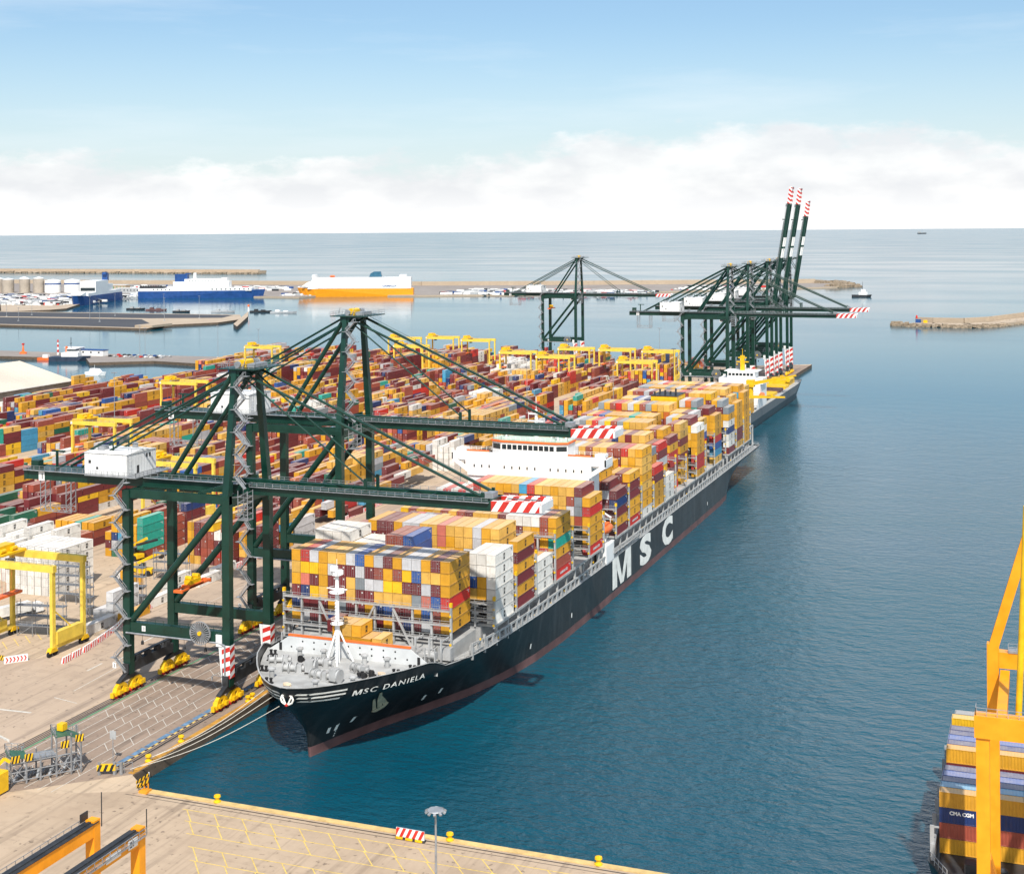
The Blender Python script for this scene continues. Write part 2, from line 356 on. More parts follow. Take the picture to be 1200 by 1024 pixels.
def ground_lines():
    w = MB(); y = MB(); g = MB(); bl = MB(); bk = MB(); rl = MB(); og = MB()
    zt = QZ + .014
    def seg(mb, x0, y0, x1, y1, wd, z=zt):
        d = Vector((x1 - x0, y1 - y0, 0)); n = Vector((-d.y, d.x, 0)).normalized() * wd / 2
        a = Vector((x0, y0, z)); c = Vector((x1, y1, z)); mb.quad(a - n, c - n, c + n, a + n)
    # green walkway stripe beside the landside rail, and the white slanted bays of the apron
    seg(g, -207.6, 214, -207.6, 1100, .55)
    lanes = [-206.4, -203.2, -199.9, -196.6, -193.3, -190.0, -186.7]
    for i, x in enumerate(lanes): seg(w, x, 226 if i > 2 else 222, x, 700, .16)
    for i, (a, c) in enumerate(zip(lanes, lanes[1:])):
        k = 0
        while 225 + k * 6.1 < 640:
            yy = 225 + k * 6.1 + i * 1.7 + (3 if i % 2 else 0)
            if (k + i) % 7 != 6: seg(w, a, yy + 1.6, c, yy - 1.6, .15, zt + .002)
            k += 1
    # blue and grey bays along the waterside rail, edged by black and yellow hazard blocks
    for k in range(26):
        y0 = 239 + k * 4.6
        bl.quad((-183.9, y0, zt), (-182.6, y0, zt), (-182.6, y0 + 4.1, zt), (-183.9, y0 + 4.1, zt))
    for k in range(120):
        y0 = 239 + k * 1.2
        (y if k % 2 else bk).quad((-182.45, y0, zt), (-182.0, y0, zt), (-182.0, y0 + 1.2, zt), (-182.45, y0 + 1.2, zt))
    for x in (-181.45, -180.6, -209.6, -208.9): rl.box(x - .08, 216 if x < -200 else 239, QZ + .01, x + .08, 1120, QZ + .07)
    for x in (-210.4, -208.3, -180.9): seg(rl, x, 216 if x < -200 else 239, x, 1100, .35, QZ + .011)
    # orange capping of the quay edge
    og.box(-177.9, 239.4, QZ + .02, EDGE + .05, 660, QZ + .16)
    # foreground quay: yellow slanted bays, green stripe, rail
    for i, yy in enumerate((228.2, 223.8, 219.2, 214.6, 210.0, 205.4, 200.8, 196, 191)):
        x0 = -157 + i * 3.5
        seg(y, x0, yy, 100, yy, .2)
        if i % 3 != 2:
            k = 0
            while x0 + 3 + k * 6.2 < 20:
                seg(y, x0 + 1 + k * 6.2, yy, x0 + 5.0 + k * 6.2, yy - 4.5, .19, zt + .002); k += 1
    seg(g, -150, 200.4 - 4.2, -46, 196.2, .7, zt + .004)
    seg(rl, -168, 231.6, -46, 231.6, .35); seg(rl, -172, 230.4, -46, 230.4, .16)
    # roadway: dashed lanes, stop bar, arrows
    seg(w, -222, 262, -231, 261.4, .7); seg(w, -216, 271, -224, 272.6, .25)
    for k in range(9): seg(w, -212 - k * 1.6, 244.5 + k * .65, -213 - k * 1.6, 245 + k * .65, .3)
    seg(w, -214.5, 246, -226, 250.5, .6)
    for (x, yy) in ((-229.5, 292), (-227.5, 300), (-231, 318)): seg(w, x, yy, x - .3, yy + 6.5, .45)
    seg(w, -222.5, 278, -225.5, 318, .2); seg(w, -218, 300, -219, 420, .15); seg(w, -236, 330, -239, 480, .15)
    for k in range(14): seg(y, -262 + k * 1.0, 300 + k * 3.4, -268 + k, 305 + k * 3.4, .25)
    tag(w.build('white_markings', P_WHITE), kind='structure'); tag(y.build('yellow_markings', P_YELL), kind='structure')
    tag(g.build('green_markings', P_GREEN), kind='structure'); tag(bl.build('blue_markings', P_BLUE), kind='structure')
    tag(bk.build('black_markings', M_BLACK), kind='structure'); tag(rl.build('crane_rails', M_RAIL), kind='structure')
    tag(og.build('quay_kerb', P_ORANGE), kind='structure')
    # STOP written on the road
    vs, fs = text_mesh('STOP', 2.2, 0, .02, 1.6)
    b = MB(); ca, sa = math.cos(R(152)), math.sin(R(152))
    b.add([(-214.5 + x * ca - yv * sa, 240.8 + x * sa + yv * ca, zt) for x, yv, _ in vs], fs)
    tag(b.build('stop_marking', P_WHITE), kind='structure')
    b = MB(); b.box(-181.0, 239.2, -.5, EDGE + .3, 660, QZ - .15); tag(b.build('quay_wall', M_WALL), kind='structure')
    b = MB(); b.box(-168, FY - 1.3, QZ + .02, 109, FY + .1, QZ + .2); tag(b.build('foreground_kerb', P_YEDGE), kind='structure')
P_YEDGE = paint('edge_concrete_yellow', (.62, .43, .17), .75, 0, .12, .6, dirt=(.4, .3, .18), dirt_amt=.6)
ground_lines()

# ---------------------------------------------------------------- far harbour
slab('car_pier', [(-1250, 1060), (-931, 1069), (-838, 1067), (-700, 1070), (-626, 1066), (-560, 1068), (-612, 999), (-728, 1020), (-773, 990), (-805, 1026), (-868, 1021), (-1250, 1010)], -4, QZ, M_LOT)
slab('asphalt_pier', [(-2200, 1700), (-1651, 1880), (-1414, 1612), (-1020, 1626), (-966, 1544), (-960, 1480), (-1000, 1420), (-983, 1364), (-1207, 1374), (-2200, 1400)], -4, QZ, M_MOLE)
sheet('asphalt_lot', [(-2190, 1510), (-1330, 1512), (-1098, 1527), (-1006, 1560), (-1024, 1616), (-1416, 1602), (-1500, 1660), (-2190, 1660)], QZ + .01, M_ASPH)
sheet('asphalt_strip', [(-2190, 1400), (-1207, 1384), (-1000, 1376), (-1010, 1415), (-1096, 1510), (-1330, 1497), (-2190, 1490)], QZ + .01, M_ASPH)
slab('jetty', [(-1039, 1678), (-977, 1577), (-885, 1404), (-914, 1442)], -3, 4.0, M_MOLE)
slab('car_terminal', [(-2600, 1990), (-1777, 2020), (-1691, 2050), (-1440, 1830), (-1420, 1790), (-1368, 1700), (-1368, 1664), (-1398, 1610), (-1480, 1640), (-1640, 1890), (-2600, 1890)], -4, QZ, M_MOLE)
MOLE = [(-3000, 2010), (-1777, 2023), (-1566, 2117), (-1197, 2096), (-1190, 2180), (-1017, 2196), (-865, 2260), (-738, 2351), (-606, 2446), (-421, 2629), (-372, 2672), (-353, 2700), (-350, 2805), (-393, 2888), (-850, 2690), (-1188, 2590), (-1816, 2560), (-3000, 2560)]
slab('mole', MOLE, -4, QZ, M_LOT, M_MOLE)
# ================================================================ the big container ship
SX = -150.2
HULLM0 = paint('hull_black', (.0125, .013, .0135), .34, 0, .25, .06, dirt=(.075, .066, .058), dirt_amt=.30)
def mat_hull():
    """black topside paint: plate seams, weld lines, rust runs below the deck openings, scuffs from the fenders"""
    t = NT('hull_plating'); o = t.n('ShaderNodeTexCoord').outputs['Object']
    sp = t.n('ShaderNodeSeparateXYZ', {0: o}); uv = t.n('ShaderNodeCombineXYZ', {0: sp.outputs['Y'], 1: sp.outputs['Z']}).outputs[0]
    br = t.n('ShaderNodeTexBrick', {'Vector': uv, 'Scale': 1.0, 'Mortar Size': .05, 'Brick Width': 11.5, 'Row Height': 2.7, 'Color1': (1, 1, 1, 1), 'Color2': (.62, .62, .62, 1), 'Mortar': (.2, .2, .2, 1), 'Bias': -.2})
    a = t.noise(o, .05, 5); c = t.mix(t.ramp(a, .3, .7), (.008, .0085, .009, 1), (.019, .0195, .020, 1))
    c = t.mix(.6, c, br.outputs[0], 'MULTIPLY')
    run = t.noise(t.mapping(uv, (1.1, .07, 1)), 1.0, 6, .7); c = t.mix(t.math('MULTIPLY', t.ramp(run, .58, .74), .5), c, (.075, .048, .034, 1))
    salt = t.noise(t.mapping(uv, (.35, .05, 1)), 1.0, 5, .65); c = t.mix(t.math('MULTIPLY', t.ramp(salt, .5, .75), .4), c, (.10, .10, .10, 1))
    scuff = t.noise(t.mapping(uv, (.05, 1.6, 1)), 1.0, 5, .7); c = t.mix(t.math('MULTIPLY', t.ramp(scuff, .62, .72), .35), c, (.085, .078, .07, 1))
    t.link(c, t.b.inputs['Base Color']); t.link(t.n('ShaderNodeMapRange', {0: a, 1: .3, 2: .7, 3: .28, 4: .5}).outputs[0], t.b.inputs['Roughness'])
    t.bump(t.math('ADD', br.outputs['Fac'], t.noise(t.mapping(uv, (.18, .4, 1)), 1.0, 2)), .25, .12)
    return t.m
HULLM = mat_hull()
BOOT = paint('boot_topping_red', (.15, .075, .07), .6, 0, .2, .15, dirt=(.12, .06, .055), dirt_amt=.5)
DECKG = paint('ship_deck_grey', (.40, .40, .385), .6, 0, .12, .3, dirt=(.30, .25, .2), dirt_amt=.4)
SHIPW = paint('ship_white', (.84, .83, .80), .4, 0, .04, .2, dirt=(.6, .5, .4), dirt_amt=.15)
LASHG = paint('lashing_grey', (.40, .40, .39), .55, 0, .14, .4, dirt=(.33, .25, .18), dirt_amt=.35)
ORED = paint('signal_orange', (.85, .16, .03), .45, 0, .08, .4)
CREAM = paint('cream_letters', (.92, .89, .81), .5, 0, .08, .4, dirt=(.5, .42, .33), dirt_amt=.25)
BRASS = paint('emblem_gold', (.80, .62, .40), .5, 0, .15, .5)
PALEGREEN = paint('roof_pale_green', (.45, .58, .45), .6, 0, .1, .3)
WL = [(0, .25), (3, 1.0), (10, 2.9), (22.7, 7.2), (36, 12.7), (50.8, 18.6), (70, 22.8), (86.5, 24.5), (110, 25.3), (150, 25.4), (900, 25.4)]
DK = [(0, .6), (1.4, 4.2), (3.6, 7.0), (6.6, 9.9), (13.6, 15), (20.3, 18.8), (28.2, 22), (38, 24.3), (50, 25.3), (60, 25.4), (900, 25.4)]
STEM = [(-3, 266.6), (0, 266.2), (5.6, 265.4), (10.6, 261.7), (13.7, 258.7), (15.1, 257.3), (18.3, 255.4)]
TOPZ = [(255, 18.4), (275, 18.2), (283, 18.0), (285.5, 17.2), (288, 15.9), (300, 14.9), (320, 13.7), (345, 12.9), (380, 12.5), (655, 12.5)]
YEND = 652.0
def hb(Y, zz):
    s = max(0.0, Y - interp(zz, STEM)); w = min(1, max(0, zz / 14.5)) ** 1.5
    h = (1 - w) * interp(s, WL) + w * interp(s, DK)
    d = YEND - Y
    if d < 75:
        w2 = min(1, max(0, zz / 12.0)) ** 1.1
        lo = 25.4 * max(0, (d - 8) / 67.0) ** .55
        h = min(h, (1 - w2) * lo + w2 * 25.4)
    return h
ship = thing('container_ship', (SX, 256, 0), 'huge black-hulled container ship with MSC in white letters, moored at the quay under green cranes', 'container ship')
SO = (SX, 256, 0)
def spart(mb, name, mats, parent=ship, **k):
    return mb.build(name, mats, parent, SO, **k)
def hull():
    ss = [0, .4, .9, 1.5, 2.4, 3.6, 5, 7, 9.5, 12, 15, 18, 21, 24, 26.5, 28, 29, 30, 31, 32, 33.5, 36, 40, 46, 54, 64, 76, 90, 110, 140, 180, 230, 280, 310, 325, 340, 350, 360, 370, 378, 385, 391, 396.6]
    zf = [-2.0, 0.0, 1.2, 2.25, 4.0, 5.2, 6.4, 7.6, 8.8, 10, 11, 12]
    N = len(ss); nz = len(zf) + 6
    b = MB(); vs = []
    for side in (-1, 1):
        for s in ss:
            y0 = 255.4 + s; tz = interp(y0, TOPZ)
            zz = zf + [12 + (tz - 12) * k / 6 for k in range(1, 7)]
            for zv in zz:
                y = y0 + (interp(zv, STEM) - 255.4) * max(0, 1 - s / 90)
                vs.append((SX + side * hb(y, zv), min(y, YEND), zv))
    fs = []; ms = []
    for k in range(2):
        o = k * N * nz
        for i in range(N - 1):
            for j in range(nz - 1):
                a = o + i * nz + j; q = (a, a + nz, a + nz + 1, a + 1)
                fs.append(q if k else q[::-1]); ms.append(1 if j < 3 else 0)
    # stem and transom closing faces
    for j in range(nz - 1):
        a = j; c = N * nz + j; fs.append((a, a + 1, c + 1, c)); ms.append(1 if j < 3 else 0)
        a = (N - 1) * nz + j; c = N * nz + (N - 1) * nz + j; fs.append((a, c, c + 1, a + 1)); ms.append(1 if j < 3 else 0)
    b.v = vs; b.f = fs; b.m = ms
    h = spart(b, 'hull', [HULLM, BOOT], smooth=True)
    # decks
    d = MB()
    ys = [257.5, 260, 263, 266, 270, 275, 280, 285.8]
    L = [(SX - hb(y, 16.2) + .15, y, 16.2) for y in ys] + [(SX + hb(y, 16.2) - .15, y, 16.2) for y in ys[::-1]]
    d.add(L, [tuple(range(len(L)))])
    ys = [285.8, 292, 300, 312, 330, 350, 380, 420, 640, 651.8]
    n = len(ys)
    vs = [(SX - hb(y, 12.5) + .2, y, interp(y, TOPZ) - .9) for y in ys] + [(SX + hb(y, 12.5) - .2, y, interp(y, TOPZ) - .9) for y in ys]
    d.add(vs, [(i, n + i, n + i + 1, i + 1) for i in range(n - 1)])
    d.quad((SX - 22, 285.8, 14), (SX + 22, 285.8, 14), (SX + 22, 285.8, 16.2), (SX - 22, 285.8, 16.2))
    spart(d, 'deck', DECKG)
    # bulwark capping and side rail
    r = MB()
    for sd in (-1, 1):
        pts = []
        for s in [0, .5, 1.5, 3, 5, 8, 12, 16, 20, 24, 27, 29, 31, 33, 36, 44, 54, 70, 90, 140, 250, 396]:
            y = 255.4 + s; tz = interp(y, TOPZ); pts.append((SX + sd * hb(y, tz), y, tz + .03))
        for p, q in zip(pts, pts[1:]): r.bar(p, q, .28, .12)
        for p, q in zip(pts[14:], pts[15:]):
            q2 = Vector(q); p2 = Vector(p); off = Vector((-sd * .35, 0, 0))
            r.rail([p2 + off, q2 + off], 1.15, 2.4, .045)
    spart(r, 'side_rail', LASHG)
hull()
def on_hull(y, zz, side=1, off=.06):
    """point just proud of the plating at station y and height zz"""
    return (SX + side * (hb(y, zz) + off), y, zz)
def up_hull(y, z0, zz, side=1, off=.2):
    """climb from (y, z0) to height zz square to the waterline, as a painter lays out a badge on a flared bow"""
    h0 = hb(y, z0); tn = (hb(y + 1, z0) - hb(y - 1, z0)) / 2
    lo, hi = -14.0, 14.0
    for _ in range(30):
        d = (lo + hi) / 2
        if hb(y - tn * d, zz) - (h0 + d) > 0: lo = d
        else: hi = d
    return (SX + side * (h0 + d + off), y - tn * d - off * tn, zz)
def hull_lettering():
    b = MB()
    # the three tall letters amidships, condensed bold: M drawn from four strokes, S and C from the font
    y0, y1, z0, z1 = 411.6, 431.2, 2.9, 12.5
    def stroke(q, poly): q.add([on_hull(y0 + u * (y1 - y0), z0 + v * (z1 - z0)) for u, v in poly], [tuple(range(len(poly)))])
    m = MB(); stroke(m, [(-.03, 0), (.22, 0), (.22, .62), (.16, 1), (-.03, 1)]); stroke(m, [(.78, 0), (1.03, 0), (1.03, 1), (.84, 1), (.78, .62)])
    stroke(m, [(.16, 1), (.2, .62), (.41, 0), (.5, 0), (.5, .22), (.29, 1)]); stroke(m, [(.84, 1), (.71, 1), (.5, .22), (.5, 0), (.59, 0), (.8, .62)])
    spart(m, 'hull_letter', CREAM)
    for ch, y0, y1, z0, z1, bold in (('S', 442.2, 456.6, 2.5, 12.4, .055), ('C', 471.2, 486.0, 2.5, 12.4, .06)):
        b = MB()
        vs, fs = text_mesh(ch, 1.0, 0, bold)
        xs = [v[0] for v in vs]; yv = [v[1] for v in vs]; ax, bx, ay, by = min(xs), max(xs), min(yv), max(yv)
        b.add([on_hull(y0 + (x - ax) / (bx - ax) * (y1 - y0), z0 + (q - ay) / (by - ay) * (z1 - z0)) for x, q, _ in vs], fs)
        spart(b, 'hull_letter', CREAM)
    b = MB()
    vs, fs = text_mesh('SC DANIELA', 1.0, 0, .012, 1.0, space=1.25)
    w = max(v[0] for v in vs)
    b.add([on_hull(267.25 + x / w * 14.4, 14.85 + q * 1.66, 1, .3) for x, q, _ in vs], fs)
    for poly in ([(0, 0), (.2, 0), (.2, 1), (0, 1)], [(.8, 0), (1, 0), (1, 1), (.8, 1)], [(.2, 1), (.2, .66), (.42, 0), (.5, 0), (.5, .3), (.28, 1)], [(.8, 1), (.72, 1), (.5, .3), (.5, 0), (.58, 0), (.8, .66)]):
        b.add([on_hull(265.2 + u * 1.75, 14.85 + v * 1.2, 1, .3) for u, v in poly], [tuple(range(len(poly)))])
    spart(b, 'ship_name', CREAM)
    b = MB()
    # crest: a sailing ship with three sails over a curved hull
    def shape(poly):                                                 # cut into strips so it hugs the flare
        b.add([on_hull(282.4 + u * .52 - v * 1.34, 6.3 + u * .22 + v, 1, .3) for u, v in poly], [tuple(range(len(poly)))])
    for bx, w0, lean, tall in ((-2.5, 1.3, .2, 4.6), (-.75, 1.6, .1, 6.6), (1.25, 1.6, -.5, 5.0)):
        for k in range(6):
            u0, u1 = k / 6, (k + 1) / 6
            f = lambda u: w0 * (1 - .62 * u + .5 * math.sin(u * 3.1) * .3)
            shape([(bx + lean * u0 * 3, .9 + tall * u0), (bx + lean * u0 * 3 + f(u0), .9 + tall * u0), (bx + lean * u1 * 3 + f(u1), .9 + tall * u1), (bx + lean * u1 * 3, .9 + tall * u1)])
    shape([(-3.0, .7), (3.2, 1.1), (2.6, .3), (1.4, -.3), (-1.4, -.4), (-2.4, 0)])
    spart(b, 'bow_emblem', BRASS)
    b = MB()
    # scrolled bands either side of the stem
    for sd, ln in ((1, 7.0), (-1, 7.0)):
        b = MB()
        for zt, k in ((16.7, 1.0), (15.8, .92), (14.9, .74)):
            pts = [interp(zt, STEM) + .5 + i / 8 * ln * k for i in range(9)]
            for p, q in zip(pts, pts[1:]):
                b.add([on_hull(p, zt - .2, sd, .1), on_hull(q, zt - .2, sd, .1), on_hull(q, zt + .2, sd, .1), on_hull(p, zt + .2, sd, .1)], [(0, 1, 2, 3)])
        spart(b, 'bow_band_pattern', CREAM)
    b = MB()
    # crest on the stem: a scrolled knot of tubes round a red boss
    c = Vector((SX, interp(15.6, STEM) - .35, 15.6))
    for k in range(10):
        a = k / 10 * math.tau; p = c + Vector((math.cos(a) * 1.5, 0, math.sin(a) * 1.1)); a2 = a + math.tau / 10
        q = c + Vector((math.cos(a2) * 1.5, 0, math.sin(a2) * 1.1)); b.tube(p, q, .2, 6)
    for sx in (-1, 1): b.tube(c + Vector((sx * .3, -.1, -1)), c + Vector((sx * 1.2, 0, .9)), .18, 6)
    b.lathe((c.x, c.y - .2, c.z - 1.2), [(.05, -.3), (.35, -.1), (.35, .2), (.05, .4)], 8, 1)
    spart(b, 'stem_crest', [CREAM, M_RED])
    # draught marks and thruster signs
    b = MB()
    for y, zz in ((269.5, 4.2), (271.5, 4.3), (275.5, 5.0), (297, 3.9), (302, 4.2), (341, 4.6), (371, 5.0), (541, 4.8)):
        b.add([on_hull(y, zz, 1, .1), on_hull(y + .8, zz, 1, .1), on_hull(y + .8, zz + 1.3, 1, .1), on_hull(y, zz + 1.3, 1, .1)], [(0, 1, 2, 3)])
    for k in range(6): b.add([on_hull(272 , 2.8 + k * .55, 1, .1), on_hull(272.3, 2.8 + k * .55, 1, .1), on_hull(272.3, 3.1 + k * .55, 1, .1), on_hull(272, 3.1 + k * .55, 1, .1)], [(0, 1, 2, 3)])
    spart(b, 'draught_marking', CREAM)
hull_lettering()
def foredeck():
    b = MB()
    # breakwater: plated wall across the deck, stiffened, with portholes drilled as dark discs and an orange top rail
    b.prism([(SX - 21.2, 16.2), (SX + 21.2, 16.2), (SX + 15.6, 19.9), (SX - 15.6, 19.9)], 'y', 284.6, 284.85)
    for i in range(-6, 7): b.box(SX + i * 2.9 - .08, 284.85, 16.2, SX + i * 2.9 + .08, 286.2, 19.4 if abs(i) < 5 else 17.6)
    bw = spart(b, 'breakwater', paint('breakwater_grey', (.60, .61, .60), .5, 0, .06, .3, dirt=(.4, .33, .26), dirt_amt=.25))
    b = MB(); b.box(SX - 15.8, 284.5, 19.9, SX + 15.8, 285.2, 20.3); spart(b, 'orange_rail', ORED, bw)
    for i in range(-5, 6):
        for zz in (17.4, 18.9):
            if abs(i) == 5 and zz > 18: continue
            b = MB(); b.tube((SX + i * 3.0, 284.57, zz), (SX + i * 3.0, 284.62, zz), .22, 8); spart(b, 'porthole', M_BLACK, bw)
    for sx in (-17.9, 17.9): b = MB(); b.box(SX + sx - .35, 284.5, 16.4, SX + sx + .35, 284.6, 18.2); spart(b, 'door_opening', M_BLACK, bw)
    # foremast on its tripod
    b = MB(); mx, my = SX - 1.0, 281.2
    b.tube((mx, my, 16.2), (mx, my, 37.2), .62, 12, .42)
    for dx, dy in ((-3.2, 1.6), (3.2, 1.6), (-1.5, -3), (1.5, -3)): b.tube((mx + dx, my + dy, 16.2), (mx, my, 24.4), .22, 8)
    for zz, r in ((25.0, 1.6), (32.2, 1.9), (36.2, 1.3)):
        b.lathe((mx, my, zz), [(r, 0), (r, .16)], 12)
        b.rail([(mx + r * math.cos(a * math.pi / 3), my + r * math.sin(a * math.pi / 3), zz + .1) for a in range(7)], 1.0, 1.2, .05)
    b.box(mx - 2.6, my - .15, 32.9, mx + 2.6, my + .15, 33.1); b.box(mx - 1.5, my - .3, 37.0, mx + .2, my + .2, 38.2); b.box(mx + .4, my - .3, 36.4, mx + 1.6, my + .2, 37.4)
    b.tube((mx, my, 37), (mx, my, 39.8), .07, 6)
    for k in range(18): b.bar((mx - .35, my - .72, 17 + k * .8), (mx + .35, my - .72, 17 + k * .8), .06)
    spart(b, 'foremast', SHIPW)
    # windlasses and mooring winches
    def winch(x, y, rz, big):
        w = MB(); c, s = math.cos(rz), math.sin(rz)
        def P(u, v, h): return (x + u * c - v * s, y + u * s + v * c, 16.2 + h)
        w.bar(P(-2.6, 0, .2), P(2.6, 0, .2), 1.8, .4)
        for u0, u1, r in ((-2.5, -2.3, 1.05), (-2.3, -1.3, .62), (-1.3, -1.1, 1.05), (-.9, -.7, 1.05), (-.7, .5, .62), (.5, .7, 1.05), (1.9, 2.5, .5)): w.tube(P(u0, 0, 1.2), P(u1, 0, 1.2), r * (1.15 if big else 1), 14)
        w.bar(P(.8, 0, 1.1), P(1.9, 0, 1.1), 1.7, 1.9); w.bar(P(-1.0, -.9, .6), P(-1.0, .9, .6), .25, 1.0)
        if big: w.bar(P(2.7, 0, 1.8), P(4.6, 0, 1.8), 1.6, 2.6); w.tube(P(4.8, 0, 1.6), P(5.2, 0, 1.6), 1.5, 14)
        spart(w, 'winch', LASHG)
    winch(SX - 6.5, 271.0, R(12), True); winch(SX + 1.6, 268.6, R(-8), True); winch(SX - 12.5, 275.2, R(20), False); winch(SX + 7.8, 275.5, R(-16), False); winch(SX - 2.6, 276.6, R(4), False)
    for dx, y in ((-16, 277), (-13.6, 270), (13.2, 270.5), (15.6, 277.5), (-8.2, 263), (8.4, 263.4), (-17.8, 281), (17.8, 281.4)):
        b = MB()
        for o in (-.55, .55): b.tube((SX + dx + o, y, 16.2), (SX + dx + o, y, 17.2), .3, 10); b.tube((SX + dx + o, y, 17.2), (SX + dx + o, y, 17.4), .4, 10)
        b.box(SX + dx - 1, y - .4, 16.2, SX + dx + 1, y + .4, 16.4); spart(b, 'mooring_bitt', M_BLACK)
    for dx, y in ((-11, 281.5), (-5, 282), (5.5, 282), (11.5, 281.4), (-9.5, 266.5), (10.2, 267.2), (3.8, 262.2)):
        b = MB(); b.tube((SX + dx, y, 16.2), (SX + dx, y, 18.0), .55, 10); b.lathe((SX + dx, y, 18.0), [(.85, 0), (.85, .35), (.3, .6)], 10); spart(b, 'ventilator', LASHG)
    b = MB()
    for dx, y in ((-9.2, 279), (9.6, 273.2), (11.2, 274.4)):
        for k in range(9):
            a = random.uniform(0, 6.28); r = random.uniform(.1, .9)
            b.cbox((SX + dx + math.cos(a) * r, y + math.sin(a) * r, 16.5 + random.uniform(0, .7)), (random.uniform(.5, 1.1), random.uniform(.4, .9), random.uniform(.3, .9)))
    spart(b, 'tarpaulin', M_BLACK)
    b = MB()
    for dx, y in ((8.4, 266.4), (-3.4, 262.6), (12.8, 276)):
        b.path([(SX + dx + math.cos(k * .8) * .9, y + math.sin(k * .8) * .6, 16.32 + .04 * k) for k in range(14)], .09, 5)
    spart(b, 'rope_coil', BRASS)
foredeck()
HZ = 18.3                                                            # top of the hatch covers
BAYS = [314.2, 329.5, 344.2, 359.8, 374.8, 390.2, 417.4, 432.5, 447.8, 463.2, 478.4, 494.2, 510.2, 527.0, 542.4, 558.5, 585.0, 602.2, 617.6]
def holds():
    b = MB()
    b.box(SX - 17, 287.5, 14.2, SX + 17, 297, 17.0, 0); b.box(SX - 21.6, 297, 13.6, SX + 20.4, 312.4, 17.4, 0)
    for y in BAYS: b.box(SX - 25.2, y - .2, 17.7, SX + 25.2, y + 12.7, HZ, 0)
    b.box(SX - 21.4, 313, 10.5, SX + 21.4, 632, 17.7, 1)
    spart(b, 'hatch_covers', [DECKG, LASHG])
    # stanchions that carry the outermost stacks, with cross rails and lashing gear between
    for sd in (-1, 1):
        b = MB()
        y = 300.0
        while y < 636:
            dz = interp(y, TOPZ)
            b.box(SX + sd * 24.6 - .28, y - .25, dz - 1, SX + sd * 24.6 + .28, y + .25, HZ - .6)
            if y + 7.6 < 636:
                for h in (1.7, 3.2): b.bar((SX + sd * 24.6, y, dz + h - 1), (SX + sd * 24.6, y + 7.6, interp(y + 7.6, TOPZ) + h - 1), .14)
                if random.random() < .8: b.box(SX + sd * 23.4 - .5, y + 2, dz - .9, SX + sd * 23.4 + .5, y + 3.2, dz + random.uniform(.2, 1.6))
                if random.random() < .6: b.bar((SX + sd * 24.2, y + .3, dz - .5), (SX + sd * 23, y + 7, HZ - .8), .12)
            y += 7.65
        spart(b, 'deck_stanchion', LASHG)
    for sd in (-1, 1):
        b = MB()
        y = 301.0
        while y < 640:
            dz = interp(y, TOPZ); d2 = interp(y + 3.9, TOPZ); x = SX + sd * min(25.1, hb(y, 14) - .3); x2 = SX + sd * min(25.1, hb(y + 3.9, 14) - .3)
            b.bar((x, y, dz + 2.25), (x2, y + 3.9, d2 + 2.25), .3, .5); b.box(x - .2, y - .55, dz - .2, x + .2, y + .55, dz + 2.1)
            b.bar((x, y, dz + .25), (x2, y + 3.9, d2 + .25), .25, .5)
            y += 3.9
        spart(b, 'side_framing', LASHG)
    b = MB()
    y = 303.0
    while y < 630:
        for sd in (-1, 1):
            if random.random() < .75: b.cbox((SX + sd * 24.9, y + random.uniform(-2, 2), interp(y, TOPZ) + random.uniform(.4, 3.2)), (.3, .4, .4))
        y += 13
    spart(b, 'lamp_boxes', M_YEL)
holds()
def lashing_bridge(y, ztop, kind=0):
    """walkway frame across the ship between two bays"""
    b = MB()
    xs = [SX + (k - 5) * 5.02 for k in range(11)]
    if kind: xs = [SX - 1.4 + (k - 4.5) * 4.95 for k in range(10)]
    z0 = HZ - .5 if not kind else 16
    for i, x in enumerate(xs):
        b.box(x - .22, y - .3, z0, x + .22, y + .3, ztop + (.9 if i in (0, len(xs) - 1) else .3))
    lv = [z0 + (ztop - z0) * k / 3 for k in (1, 2, 3)]
    for h in lv:
        b.box(xs[0], y - .55, h - .2, xs[-1], y + .55, h)
        b.rail([(xs[0], y - .55, h), (xs[-1], y - .55, h)], 1.05, 2.5, .05)
    if kind:
        for i in (2, 5, 6):
            x = xs[i]; b.bar((x, y - .4, ztop - .5), (x + (4.95 if i != 5 else -4.95), y - .4, z0 + .4), .42)
    else:
        for i in range(0, 10):                                       # round-cornered openings at each end
            for h in lv: b.box(xs[i] + .2, y - .25, h - .75, xs[i] + .9, y + .25, h - .2); b.box(xs[i + 1] - .9, y - .25, h - .75, xs[i + 1] - .2, y + .25, h - .2)
    o = spart(b, 'lashing_bridge', LASHG)
    c = MB()
    for x in (xs[0], xs[-1]): c.box(x - .3, y - .38, ztop + .9, x + .3, y + .38, ztop + 1.9)
    for x in (xs[0], xs[-1]):
        for h in lv: c.box(x - .3, y - .5, h - 1.4, x + .2, y + .1, h - .95)
    spart(c, 'post_cap', M_YEL, o)
lashing_bridge(296.2, 25.9, 1)
for i, (a, c) in enumerate(zip(BAYS, BAYS[1:])):
    if a == 390.2: lashing_bridge(403.4, 27); lashing_bridge(416.4, 27); continue
    lashing_bridge((a + 12.2 + c) / 2 + .05, (26.2, 28.5, 30.6, 28.5)[i % 4])
lashing_bridge(312.9, 23.6); lashing_bridge(631.4, 30.5); lashing_bridge(600.2, 26)
